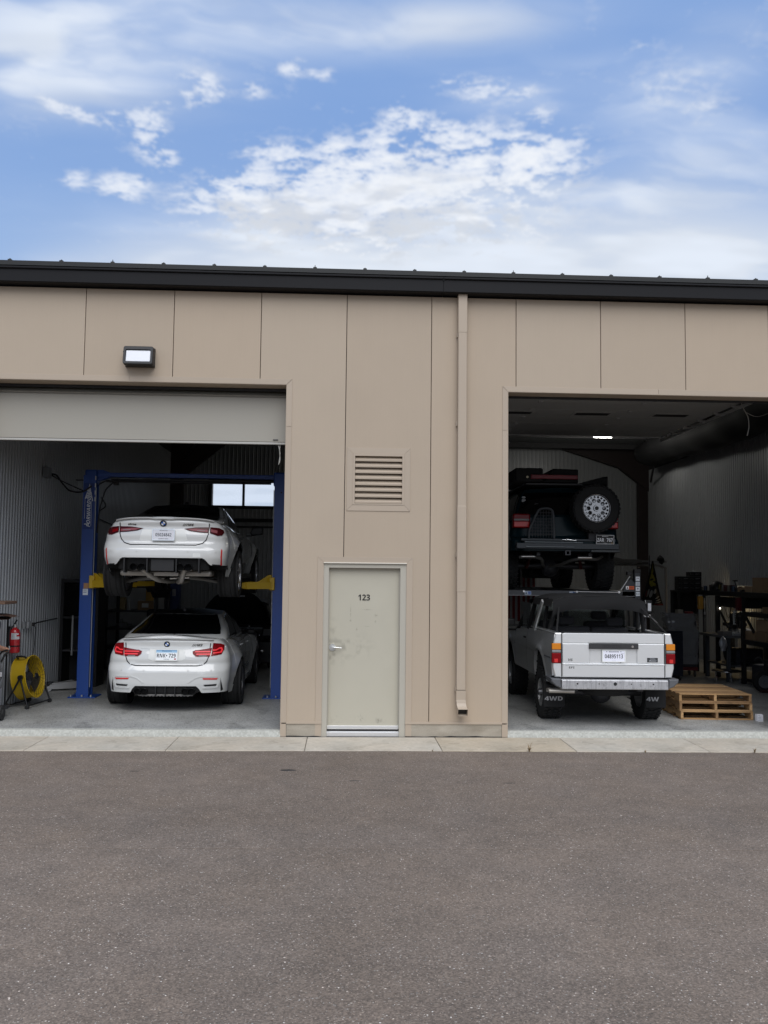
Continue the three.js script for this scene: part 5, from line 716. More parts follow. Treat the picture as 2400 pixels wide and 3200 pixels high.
// ---------- four-post lift ----------
{
  const Z = -3.15, lift = thing('four_post_lift', 'dark grey four-post lift carrying the off-road wagon above the truck', 'car lift'); const P = (n, g, m, p = lift, l) => mesh(n, g, m, p, l), gm = mat([.035, .037, .042], .42, .2);
  const fp = (x, z) => P('lift_post', [rb(x - .05, FY, z - .05, x + .05, 2.24, z + .05, .006), rb(x - .14, FY, z - .14, x + .14, FY + .015, z + .14, .003)], gm);
  const a = fp(4.995, Z), b = fp(2.45, Z); fp(4.995, -8.0); fp(2.45, -8.0);
  P('cross_tube', rb(2.50, 1.80, Z - .07, 4.945, 1.885, Z + .05, .006), gm); P('cross_tube', rb(2.50, 1.80, -8.05, 4.945, 1.885, -7.93, .006), gm); for (const x of [2.955, 4.675]) P('runway', rb(x - .24, 1.83, -7.9, x + .24, 1.885, Z - .07, .004), gm); P('cable_rod', cyl(V(3.9, 1.87, Z + .07), V(4.66, 1.865, Z + .07), .008, .008, 6), M.zinc); P('tube_edge', bb(2.50, 1.796, Z + .048, 4.94, 1.806, Z + .056), mat([.16, .16, .17], .4, .4));
  P('post_bracket', ext([[4.72, 1.80], [4.945, 1.80], [4.945, 2.02], [4.88, 2.10], [4.78, 2.02]], .02, Z + .03, .002), gm); P('brace_rod', cyl(V(4.70, 1.90, Z + .06), V(4.86, 2.14, Z + .06), .008, .008, 6), M.zinc); P('pulley', cyl(V(4.67, 1.87, Z + .05), V(4.67, 1.87, Z + .075), .02, .02, 12), M.alu); for (const x of [3.05, 3.95]) P('bolt_head', cyl(V(x, 1.868, Z + .05), V(x, 1.868, Z + .07), .017, .017, 10), M.alu);
  P('post_cap', [rb(4.82, 2.16, Z - .03, 4.90, 2.22, Z + .05, .006), rb(4.94, 2.2, Z - .05, 5.05, 2.26, Z + .055, .006)], M.black);
  const sg = plate(.14, .055, .003, canvas(256, 100, (c, w, h) => { c.fillStyle = '#c8511c'; c.fillRect(0, 0, w, h); c.fillStyle = '#e8e8e8'; c.fillRect(0, 0, 90, h); c.fillStyle = '#202428'; c.beginPath(); c.moveTo(45, 16); c.lineTo(78, 80); c.lineTo(12, 80); c.fill(); c.fillRect(104, 38, 130, 10); c.fillRect(104, 58, 110, 8); }), M.paper); P('warning_label', sg.geo, sg.mats).position.set(4.862, 1.945, Z + .054);
  for (const [k, y] of [0, 1, 2, 3].entries()) { const st = plate(.07, .078, .003, canvas(96, 108, (c, w, h) => { c.fillStyle = ['#d9dde2', '#cdd3d9', '#dde0e4', '#c9d0d6'][k]; c.fillRect(0, 0, w, h); c.fillStyle = '#1a2b4a'; if (k === 0) { c.beginPath(); c.arc(48, 60, 26, 3.2, 6.2); c.lineWidth = 9; c.stroke(); } else if (k === 1) { for (let q = 0; q < 6; q++) c.fillRect(14, 16 + q * 14, 66, 4); } else if (k === 2) { c.fillRect(42, 20, 12, 50); c.fillRect(26, 40, 44, 10); } else { c.fillRect(18, 48, 60, 8); c.fillRect(14, 36, 8, 32); c.fillRect(72, 36, 8, 32); } c.fillRect(0, 98, w, 10); }), M.paper); P('post_sticker', st.geo, st.mats).position.set(4.995, 2.095 - k * .085, Z + .0525); }
  for (const x of [3.12, 3.88]) { const s2 = plate(.11, .06, .003, canvas(160, 90, (c, w, h) => { c.fillStyle = '#98a4b4'; c.fillRect(0, 0, w, h); c.fillStyle = '#4a6296'; c.fillRect(84, 8, 68, 74); c.fillStyle = '#2a3038'; c.beginPath(); c.moveTo(40, 14); c.lineTo(64, 74); c.lineTo(16, 74); c.fill(); }), M.paper); P('beam_sticker', s2.geo, s2.mats).position.set(x, 1.842, Z + .0525); }
  const pu = P('power_unit', rb(5.06, 1.52, Z - .08, 5.235, 1.74, Z + .08, .01), M.black); P('notice', bb(5.155, 1.56, Z + .081, 5.21, 1.69, Z + .083), M.paper, pu); P('pump_tank', [rb(5.09, 1.455, Z - .06, 5.20, 1.50, Z + .09, .006)], M.alu, pu); P('motor_cap', cyl(V(5.235, 1.48, Z - .02), V(5.235, 1.48, Z + .06), .05, .045, 16), M.chrome, pu); P('release_lever', cyl(V(5.22, 1.45, Z + .08), V(5.31, 1.36, Z + .10), .006, .006, 6), M.zinc, pu); P('pump_leg', cyl(V(5.14, FY, Z), V(5.14, 1.46, Z), .025, .025, 8), M.steelDark, pu);
}
// ---------- overhead doors ----------
{
  const d = thing('overhead_door', 'pale sectional garage door, half rolled up in the left bay', 'garage door'); const P = (n, g, m, p = d, l) => mesh(n, g, m, p, l);
  const x0 = LX0 - .08, x1 = LX1 + .06;
  const s1 = P('door_section', rb(x0, 3.905, -.325, x1, 4.515, -.275, .006), M.sectDoor); P('door_section', (() => { const g = rb(x0, -.3, -.025, x1, .3, .025, .006); g.rotateX(-.95); g.translate(0, 4.70, -.56); return g; })(), M.sectDoor);
  P('bottom_seal', rb(x0, 3.872, -.325, x1, 3.902, -.275, .006), mat([.42, .41, .38], .6), s1); P('lift_handle', rb(-.97, 3.93, -.275, -.90, 3.942, -.262, .003), M.steelDark, s1);
  for (let k = 0; k < 5; k++) P('door_section', rb(x0, 4.96, -1.20 - k * .60, x1, 5.01, -.606 - k * .60, .006), M.sectIn); for (const x of [x0 - .03, x1 + .0]) P('track', [bb(x, FY, -.36, x + .03, 4.6, -.30), bb(x, 4.93, -4.2, x + .03, 5.03, -.6)], M.zinc);
  P('header_seal', bb(x0, 4.60, -.275, x1, 4.66, -.262), M.black); P('spring_shaft', cyl(V(x0, 5.2, -.42), V(x1, 5.2, -.42), .03, .03, 10), M.steelDark);
  const e = thing('overhead_door', 'white sectional garage door with small windows, rolled open under the right bay ceiling', 'garage door'); const Q = (n, g, m, p = e) => mesh(n, g, m, p);
  const a0 = 2.14, a1 = 6.05, y = 4.80; for (let k = 0; k < 6; k++) { const z1 = -.90 - k * .655, z0 = z1 - .640, wn = k === 2;
    if (!wn) Q('door_section', rb(a0, y, z0, a1, y + .05, z1, .005), M.sectIn); else { const sec = Q('door_section', [ext(rect(a0, 0, a1, .640), .05, 0, .003, [2.5, 3.79, 5.1].map(x => rect(x, .21, x + .56, .43).reverse()))].map(g => g.rotateX(-Math.PI / 2).translate(0, y, z1)), M.sectIn); for (const x of [2.5, 3.79, 5.1]) { Q('window_frame', ext(rect(x - .05, .16, x + .61, .48), .02, 0, .004, [rect(x + .0, .21, x + .56, .43).reverse()]).rotateX(-Math.PI / 2).translate(0, y - .010, z1), M.sectIn, sec); Q('window_pane', bb(x + .002, y - .008, z1 - .428, x + .558, y + .03, z1 - .212), M.blackMatte, sec); } }
    for (const x of [3.0, 4.6]) Q('hinge', rb(x - .03, y - .02, z1 - .04, x + .03, y + .0, z1 + .03, .004), M.zinc); Q('roller', [cyl(V(a1 - .05, y - .03, z1), V(a1 + .05, y - .03, z1), .022, .022, 10), rb(a1 - .09, y - .03, z1 - .04, a1 - .02, y, z1 + .04, .004)], M.zinc); }
  Q('bottom_seal', rb(a0, y - .01, -4.87, a1, y + .055, -4.832, .006), M.whiteMatte); for (const x of [a0 - .06, a1 + .03]) Q('track', [bb(x, y - .06, -5.0, x + .035, y - .02, -.75), bb(x, FY, -.36, x + .03, 4.35, -.30)], M.zinc); Q('track_hanger', bar(V(6.09, y - .04, -4.7), V(6.2, CY - .02, -4.7), .03, .006), M.zinc); Q('spring_shaft', cyl(V(a0, 5.15, -.42), V(a1, 5.15, -.42), .03, .03, 10), M.steelDark); Q('header_seal', bb(a0, 4.57, -.275, a1, 4.625, -.262), M.black);
  one('pull_rope', [tube([[-.875, 3.87, -.30], [-.878, 3.78, -.29], [-.87, 3.66, -.29], [-.89, 3.60, -.29]], .006, 5), tube([[-.90, 3.87, -.30], [-.872, 3.76, -.292], [-.885, 3.62, -.292]], .005, 5)], mat([.42, .41, .38], .9), 'knotted white pull rope hanging at the right end of the left garage door', 'rope');
  one('pull_rope', [tube([[5.86, 4.78, -1.0], [5.89, 4.66, -.98], [5.93, 4.58, -.98], [5.97, 4.50, -.98], [5.98, 4.36, -.98], [5.95, 4.23, -.98]], .007, 5), tube([[5.93, 4.58, -.98], [6.1, 4.52, -1.0], [6.35, 4.60, -1.05], [6.6, 4.78, -1.1]], .006, 5)], mat([.42, .41, .38], .9), 'white pull rope hanging from the track of the right garage door', 'rope');
}
// ---------- lights ----------
{
  const w = thing('wall_light', 'black wall pack light with a frosted lens above the left bay', 'light', [-2.7235, 4.96, 0]); const P = (n, g, m, p = w) => mesh(n, g, m, p);
  P('back_plate', rb(-.195, -.13, .001, .195, .13, .03, .008), M.black); const hs = ext([[0, -.125], [.115, -.125], [.16, -.10], [.17, -.085], [.12, .105], [.09, .13], [0, .13]], .385, -.1925, .006).rotateY(-Math.PI / 2); P('housing', [ext(rrect(-.193, -.128, .193, .128, .025), .10, .03, .006), (() => { const f = ext(rrect(-.193, -.125, .193, .125, .025), .04, 0, .004, [rrect(-.163, -.09, .163, .076, .018).reverse()]); f.rotateX(-.18); f.translate(0, -.004, .125); return f; })()], M.black);
  P('lens', (() => { const g = rb(-.162, -.089, -.01, .162, .075, .018, .012, 2); g.rotateX(-.18); g.translate(0, -.004, .135); return g; })(), mat([.62, .64, .68], .25, 0, { clearcoat: .6 })); P('latch', [cyl(V(-.20, .05, .13), V(-.185, .05, .13), .012, .012, 8), cyl(V(-.20, -.05, .13), V(-.185, -.05, .13), .012, .012, 8)], M.black);
  for (const [x, z, lab] of [[6.45, -9.9, 'lit twin-tube ceiling light hanging over the right bay']]) {
    const c = thing('ceiling_light', lab, 'light', [x, 5.60, z]); mesh('fitting', [rb(-.24, .03, -.20, .24, .09, .20, .01), bb(-.2, .09, -.01, -.18, .33, .01), bb(.18, .09, -.01, .2, .33, .01)], M.whiteMatte, c); const em = mat([.9, .9, .88], .5, 0, { emissive: lin(1, .98, .92), emissiveIntensity: 2.2 }); for (const q of [-.14, .14]) mesh('light_tube', cyl(V(-.23, .012, q), V(.23, .012, q), .018, .018, 8), em, c);
    const l = new THREE.PointLight(new THREE.Color(1, .97, .9), 2.0, 0, 2); l.name = 'ceiling_light_glow'; l.position.set(x, 5.45, z); l.castShadow = true; l.shadow.radius = 8; scene.add(l);
  }
}
// ---------- left bay: things on and by the left wall ----------
{
  // fire extinguisher
  const e = thing('fire_extinguisher', 'red fire extinguisher hung on the ribbed left wall above the yellow fan', 'extinguisher', [-4.955, .875, -2.05]); const P = (n, g, m, p = e) => mesh(n, g, m, p);
  P('cylinder', lathe([[0, 0], [.070, 0], [.078, .012], [.078, .30], [.066, .345], [.035, .37], [.025, .385], [0, .385]], 24), M.redPaint); P('valve', [cyl(V(0, .385, 0), V(0, .43, 0), .02, .018, 10), cyl(V(.03, .40, .01), V(.05, .40, .015), .017, .017, 10)], M.zinc); P('lever', [bar(V(-.01, .43, .0), V(.035, .50, .03), .022, .012), bar(V(-.02, .42, 0), V(-.05, .36, .04), .018, .01)], M.black);
  P('hose', tube([[-.01, .41, .03], [-.05, .36, .075], [-.055, .22, .085], [-.045, .10, .085]], .011, 7), M.black); P('nozzle', cyl(V(-.045, .11, .085), V(-.042, .06, .085), .013, .016, 8), M.zinc); P('strap', lathe([[.079, .095], [.0815, .095], [.0815, .115], [.079, .115]], 24), M.black); P('bracket', [bb(-.10, .05, -.03, -.078, .40, .03)], M.black);
  const lab = canvas(256, 160, (c, w, h) => { c.fillStyle = '#c9cacc'; c.fillRect(0, 0, w, h); c.fillStyle = '#a81720'; c.fillRect(150, 0, 106, 88); c.fillStyle = '#e6e6e6'; c.fillRect(160, 10, 60, 34); c.fillStyle = '#555'; for (let k = 0; k < 8; k++) c.fillRect(14, 14 + k * 17, 118 - (k * 37 % 40), 5); }); const lg = new THREE.CylinderGeometry(.0795, .0795, .095, 16, 1, true, -.35, 1.7); lg.translate(0, .255, 0); P('label', lg, mat(0xffffff, .6, 0, { map: lab }));
  // drum fan
  const f = thing('drum_fan', 'yellow drum fan on a black stand against the left wall', 'fan', [-4.70, FY, -2.1], R(-7)); const F = (n, g, m, p = f) => mesh(n, g, m, p); const r = .312;
  const head = new THREE.Group(); head.name = 'fan_head'; head.position.set(-.01, .43, 0); head.rotation.z = R(9); f.add(head);
  const drum = lathe([[r, 0], [r + .012, .0], [r + .012, .012], [r, .014], [r - .006, .12], [r, .22], [r + .012, .222], [r + .012, .234], [r, .234], [r - .008, .22], [r - .014, .12], [r - .008, .01], [r, 0]], 48); drum.rotateZ(-Math.PI / 2); drum.translate(-.16, 0, 0); F('drum', drum, M.yellow2, head);
  const spokes = []; for (let k = 0; k < 24; k++) { const t = k / 24 * 6.283; spokes.push(cyl(V(.092, .05 * Math.cos(t), .05 * Math.sin(t)), V(.098, r * Math.cos(t), r * Math.sin(t)), .0022, .0022, 4)); } for (const q of [.12, .2, .27]) spokes.push(new THREE.TorusGeometry(q, .0022, 4, 40).rotateY(Math.PI / 2).translate(.095, 0, 0)); F('guard', spokes, M.black, head); F('guard_hub', cyl(V(.085, 0, 0), V(.105, 0, 0), .05, .045, 18), M.black, head); F('motor', cyl(V(-.12, 0, 0), V(.0, 0, 0), .09, .08, 20), M.steelDark, head);
  for (let k = 0; k < 3; k++) F('blade', grid(6, 6, (u, v) => { const t = k * 2.094 + lerp(-.45, .45, v), q = lerp(.07, .30, u); return V(-.02 + .07 * (v - .5) * (1.2 - u * .4), q * Math.cos(t), q * Math.sin(t)); }, false), flat(M.steelDark), head);
  const bg = []; for (let k = 0; k < 16; k++) { const t = k / 16 * 6.283; bg.push(cyl(V(-.155, .05 * Math.cos(t), .05 * Math.sin(t)), V(-.155, r * Math.cos(t), r * Math.sin(t)), .0022, .0022, 4)); } F('rear_guard', bg, M.black, head); F('handle', tube([[-.11, .30, .10], [-.10, .335, .16], [.0, .325, .17], [.03, .30, .13]], .014, 8), M.black, head);
  for (const s of [1, -1]) { F('stand_leg', tube([[.0, .46, s * .36], [-.10, .26, s * .36], [-.20, .08, s * .37], [-.20, .035, s * .34]], .014, 8), M.black); F('stand_leg', tube([[.0, .46, s * .36], [.06, .25, s * .36], [.13, .05, s * .37]], .014, 8), M.black); F('pivot', cyl(V(0, .46, s * .33), V(0, .46, s * .38), .035, .035, 12), M.black); F('wheel', cyl(V(-.20, .04, s * .33), V(-.20, .04, s * .37), .04, .04, 14), M.rubber); F('foot', cyl(V(.13, .03, s * .35), V(.13, .03, s * .39), .03, .03, 12), M.rubber); } F('stand_base', [cyl(V(-.20, .04, -.36), V(-.20, .04, .36), .012, .012, 6), cyl(V(.13, .045, -.36), V(.13, .045, .36), .012, .012, 6)], M.black);
  // sockets, boxes and cables on the wall
  const b1 = thing('junction_box', 'grey junction box high on the left wall with black cables to the lift', 'electrical box', [XL + .026, 3.77, -3.34]); mesh('box', rb(0, -.09, -.09, .09, .09, .09, .008), mat([.16, .17, .18], .5), b1); mesh('plug', cyl(V(.05, .0, -.09), V(.05, -.01, -.20), .03, .022, 10), M.black, b1);
  one('lift_cable', tube([[-4.97, 3.77, -3.5], [-4.86, 3.74, -3.45], [-4.72, 3.60, -3.3], [-4.55, 3.46, -3.12], [-4.38, 3.415, -2.98], [-4.25, 3.43, -2.95], [-4.13, 3.52, -2.955]], .014, 7), M.black, 'thick black cable sagging from the junction box to the blue post', 'cable'); one('lift_cable', tube([[-4.97, 3.75, -3.5], [-4.8, 3.66, -3.4], [-4.5, 3.53, -3.2], [-4.28, 3.44, -3.1]], .010, 6), M.black, 'thin taut black cable from the junction box to the blue post', 'cable');
  one('wall_cable', tube([[-4.06, 3.36, -3.3], [-4.3, 3.30, -4.5], [-4.95, 3.22, -6.2], [-5.0, 3.1, -8.5], [-5.0, 2.95, -11]], .012, 6), M.black, 'dark cable running along the left wall behind the blue post', 'cable');
  const so = thing('wall_socket', 'grey double socket box on the left wall with a black plug', 'socket', [XL + .026, 1.26, -2.74]); mesh('box', rb(0, -.055, -.12, .05, .055, .05, .006), mat([.30, .31, .32], .5), so); mesh('cover', rb(0, -.055, .06, .03, .055, .17, .004), mat([.24, .25, .26], .5), so); mesh('plug', rb(.05, -.03, -.14, .09, .03, -.10, .006), M.black, so);
  one('hanging_flex', tube([[-4.98, 1.24, -2.87], [-4.96, 1.2, -2.98], [-4.97, 1.0, -3.0], [-4.98, .80, -2.98], [-4.98, .62, -2.9]], .006, 6), M.black, 'thin black cord dropping from the wall socket towards the fan', 'cord'); one('conduit', tube([[-5.0, 1.245, -2.9], [-5.0, 1.27, -3.2], [-5.0, 1.29, -4.2]], .012, 6), M.black, 'black conduit running right along the wall from the socket', 'conduit');
  // floor jack
  const j = thing('floor_jack', 'low aluminium floor jack on the floor between cabinet and blue post', 'jack', [-4.73, FY, -4.0], R(28)); const J = (n, g, m) => mesh(n, g, m, j); J('side_plate', ext([[-.34, .03], [.30, .03], [.34, .09], [.1, .15], [-.30, .10]], .012, .10), M.zinc); J('side_plate', ext([[-.34, .03], [.30, .03], [.34, .09], [.1, .15], [-.30, .10]], .012, -.112), M.zinc); J('lift_arm', bar(V(-.28, .10, 0), V(.15, .12, 0), .10, .05), M.zinc); J('saddle', cyl(V(-.28, .11, 0), V(-.28, .145, 0), .055, .055, 16), M.steelDark); for (const [x, z] of [[-.32, .12], [-.32, -.12], [.28, .12], [.28, -.12]]) J('wheel', cyl(V(x, .045, z - .02), V(x, .045, z + .02), .045, .045, 14), M.zinc); J('pump', rb(.12, .08, -.05, .30, .17, .05, .02), M.steelDark);
  // dark tool cabinet with tall strips
  const c = thing('tall_cabinet', 'tall black tool cabinet against the left wall behind the blue post', 'cabinet', [-4.99, FY, -4.85]); const C = (n, g, m) => mesh(n, g, m, c); C('carcass', [bb(0, 0, 0, .66, .06, .5), bb(0, 1.84, 0, .66, 1.90, .5), bb(0, .06, 0, .05, 1.84, .5), bb(.61, .06, 0, .66, 1.84, .5), bb(.05, .06, 0, .61, 1.84, .03), bb(.05, 1.20, .03, .61, 1.24, .48)], M.black); C('shelf', bb(.05, .62, .03, .61, .65, .46), M.steelDark); C('glass_door', bb(.06, 1.26, .48, .60, 1.82, .49), M.carGlass); C('tool_bar', bb(.20, .55, .46, .225, 1.30, .485), mat([.30, .31, .32], .5)); C('tool_bar', rb(.40, .68, .44, .425, .98, .47, .01), mat([.42, .43, .45], .35, .4)); C('work_lamp', rb(.36, 1.66, .49, .44, 1.78, .56, .02), mat([.35, .38, .38], .35)); C('drum', cyl(V(.40, .06, .25), V(.40, .50, .25), .16, .16, 20), M.blackMatte);
}
// ---------- welding cart and the person beside it, at the left edge ----------
{
  const w = thing('welding_cart', 'small two-wheeled cart with hoses at the left edge of the left bay', 'cart', [-4.68, FY, -.70]); const P = (n, g, m) => mesh(n, g, m, w);
  P('wheel', [cyl(V(.04, .105, .0), V(.085, .105, .0), .10, .10, 22), cyl(V(.085, .105, 0), V(.095, .105, 0), .05, .045, 16)], M.rubber); P('wheel', cyl(V(-.36, .105, .0), V(-.32, .105, .0), .10, .10, 22), M.rubber); P('axle', cyl(V(-.34, .105, 0), V(.06, .105, 0), .012, .012, 8), M.steelDark); P('deck', rb(-.36, .12, -.42, .03, .15, .06, .006), M.steelDark);
  P('handle', tube([[-.06, .15, .02], [-.02, .6, .03], [.09, .88, .04], [.155, .935, .04], [.12, .955, .03], [.06, .935, .02], [.02, .90, .02]], .013, 8, 40), M.black); P('handle', tube([[-.34, .15, .02], [-.33, .6, .03], [-.28, .9, .04]], .013, 8), M.black); P('hose_coil', [tube([[.03, .80, .05], [.07, .70, .06], [.06, .58, .06], [.02, .5, .05], [.03, .62, .07]], .013, 8), tube([[.04, .74, .06], [.085, .62, .06], [.07, .46, .06], [.0, .42, .05]], .010, 8)], mat([.07, .07, .075], .6)); P('hose_fitting', cyl(V(.066, .66, .075), V(.068, .60, .075), .012, .012, 8), M.alu); P('gas_bottle', lathe([[0, 0], [.10, 0], [.105, .02], [.105, .75], [.08, .84], [.03, .88], [.03, .93], [0, .93]], 20).translate(-.22, .15, -.25), mat([.05, .05, .055], .4, .3));
  P('upright', cyl(V(-.30, .15, -.36), V(-.30, 1.66, -.36), .018, .018, 8), M.black); P('upper_tray', [bb(-.36, 1.36, -.42, -.02, 1.38, .02), bb(-.34, .15, -.41, -.32, 1.36, -.39), bb(-.05, .15, -.41, -.03, 1.36, -.39)], M.black);
  one('wooden_board', rb(-5.02, 1.635 + .02, -1.08, -4.595, 1.675 + .02, -.62, .006), M.plank, 'brown wooden board resting on top of the cart upright at the left edge', 'board');
  const lg = grid(14, 8, (u, v) => { const x = lerp(-5.0, -4.47 - .06 * vnoise(v * 5, 1), u), z = lerp(-.95, -.62, v); return V(x, 1.52 - .05 * Math.pow(u, 3) + .02 * vnoise(u * 6, v * 5, 3) - .05 * v * (1 - u) , z); }, true); const lg2 = grid(14, 8, (u, v) => { const x = lerp(-5.0, -4.56, u), z = lerp(-.9, -.64, v); return V(x, 1.475 - .03 * v + .015 * vnoise(u * 5, v * 6, 5), z); }, true); one('leather_apron', [lg, lg2, bb(-5.0, 1.46, -.92, -4.72, 1.475, -.66)], flat(M.leather), 'dark brown leather apron lying folded on the cart tray at the left edge', 'apron');
}
{ // one continuous figure from tapered capsules; only an elbow reaches into the picture
  const J = { head: [0, 1.60, 0, .105], chin: [.0, 1.52, .035, .07], neck: [0, 1.44, -.01, .058], chest: [0, 1.27, 0, .15], belly: [0, 1.06, 0, .14], hip: [0, .92, 0, .145], shR: [.17, 1.38, -.01, .07], elR: [.285, 1.085, -.07, .046], wrR: [.20, 1.02, .17, .032], shL: [-.17, 1.38, -.01, .07], elL: [-.26, 1.09, -.06, .046], wrL: [-.15, 1.02, .18, .032], hR: [.09, .88, 0, .095], kR: [.10, .47, .01, .065], aR: [.10, .09, -.02, .042], tR: [.11, .045, .13, .038], hL: [-.09, .88, 0, .095], kL: [-.10, .47, .01, .065], aL: [-.10, .09, -.02, .042], tL: [-.11, .045, .13, .038] };
  const fingers = (s) => { const w = s > 0 ? J.wrR : J.wrL, o = []; const p = [w[0] - s * .04, w[1] - .01, w[2] + .07]; o.push([[...w.slice(0, 3), .030], [...p, .030]]); for (let k = 0; k < 4; k++) { const a = [p[0] + s * (.03 - k * .02), p[1], p[2] + .01], l = [.035, .042, .04, .03][k]; const b = [a[0] - s * .01, a[1] - .012, a[2] + l], c = [b[0] - s * .012, b[1] - .03, b[2] + .012]; o.push([[...a, .0095], [...b, .009]], [[...b, .009], [...c, .008]]); } o.push([[w[0] - s * .05, w[1] + .01, w[2] + .03, .012], [p[0] - s * .05, p[1] + .005, p[2] + .02, .010]]); return o; };
  const bones = (list, g = 0) => list.map(([a, b]) => [[...J[a].slice(0, 3), J[a][3] + g], [...J[b].slice(0, 3), J[b][3] + g]]);
  const field = (bs, k, name, m, parent, cell) => {
    let lo = [9, 9, 9], hi = [-9, -9, -9]; for (const b of bs) for (const p of b) for (let i = 0; i < 3; i++) { lo[i] = Math.min(lo[i], p[i] - p[3] - .04); hi[i] = Math.max(hi[i], p[i] + p[3] + .04); }
    const half = Math.max(...hi.map((v, i) => (v - lo[i]) / 2)), c = lo.map((v, i) => (v + hi[i]) / 2), n = Math.min(150, Math.ceil(2 * half / cell)), mc = new MarchingCubes(n, m, false, false, 300000); mc.isolation = 0;
    for (let z = 0; z < n; z++) for (let y = 0; y < n; y++) for (let x = 0; x < n; x++) { const q = [x, y, z].map((v, i) => c[i] + half * (v - n / 2) / (n / 2)); let d = 0, acc = 0; for (const [a, b] of bs) { const ab = [b[0] - a[0], b[1] - a[1], b[2] - a[2]], t = Math.max(0, Math.min(1, ((q[0] - a[0]) * ab[0] + (q[1] - a[1]) * ab[1] + (q[2] - a[2]) * ab[2]) / (ab[0] ** 2 + ab[1] ** 2 + ab[2] ** 2 + 1e-9))), dd = Math.hypot(q[0] - a[0] - ab[0] * t, q[1] - a[1] - ab[1] * t, q[2] - a[2] - ab[2] * t) - lerp(a[3], b[3], t); acc += Math.exp(-dd / k); } d = -k * Math.log(acc + 1e-30); mc.field[x + y * n + z * n * n] = -d; }
    mc.update(); const g = new THREE.BufferGeometry(), cnt = mc.count; g.setAttribute('position', new THREE.BufferAttribute(mc.positionArray.slice(0, cnt * 3), 3)); g.scale(half, half, half); g.translate(...c); const gg = mergeVertices(g, 1e-5); gg.computeVertexNormals(); return mesh(name, gg, m, parent);
  };
  const o = thing('person', 'person at the left edge beside the cart, one bare bent elbow showing', 'person', [-4.862, FY, -.63], R(150)); o.scale.set(1, .95, 1);
  const B1 = bones([['head', 'chin'], ['head', 'neck'], ['neck', 'chest'], ['shR', 'elR'], ['elR', 'wrR'], ['shL', 'elL'], ['elL', 'wrL'], ['chest', 'shR'], ['chest', 'shL'], ['chest', 'hip'], ['hR', 'kR'], ['kR', 'aR'], ['aR', 'tR'], ['hL', 'kL'], ['kL', 'aL'], ['aL', 'tL'], ['hip', 'hR'], ['hip', 'hL']]).concat(fingers(1), fingers(-1), [[[0, 1.575, .10, .014], [0, 1.555, .112, .016]], [[.098, 1.59, 0, .018], [.102, 1.56, -.01, .016]], [[-.098, 1.59, 0, .018], [-.102, 1.56, -.01, .016]]]);
  field(B1, .010, 'body', M.skin, o, .017);
  const half = (a, b, t) => { J[a + b] = J[a].map((v, i) => lerp(v, J[b][i], t)); return a + b; };
  field(bones([['chest', 'belly'], ['belly', 'hip'], ['chest', 'shR'], ['chest', 'shL'], ['shR', half('shR', 'elR', .45)], ['shL', half('shL', 'elL', .45)]], .016), .03, 'shirt', mat([.05, .055, .065], .9), o, .018);
  field(bones([['hip', 'hR'], ['hip', 'hL'], ['hR', 'kR'], ['kR', half('kR', 'aR', .9)], ['hL', 'kL'], ['kL', half('kL', 'aL', .9)]], .016), .02, 'trousers', mat([.03, .04, .06], .9), o, .018); field(bones([['aR', 'tR']], .018), .02, 'shoe', M.black, o, .012); field(bones([['aL', 'tL']], .018), .02, 'shoe', M.black, o, .012);
  const hg = new THREE.SphereGeometry(.118, 20, 14, 0, 6.283, 0, 1.5); hg.rotateX(-.35); hg.translate(0, 1.605, -.012); mesh('hair', hg, flat(mat([.03, .02, .014], .8)), o); for (const s of [-1, 1]) mesh('eye', new THREE.SphereGeometry(.012, 8, 6).translate(s * .036, 1.60, .092), M.paper, o);
}
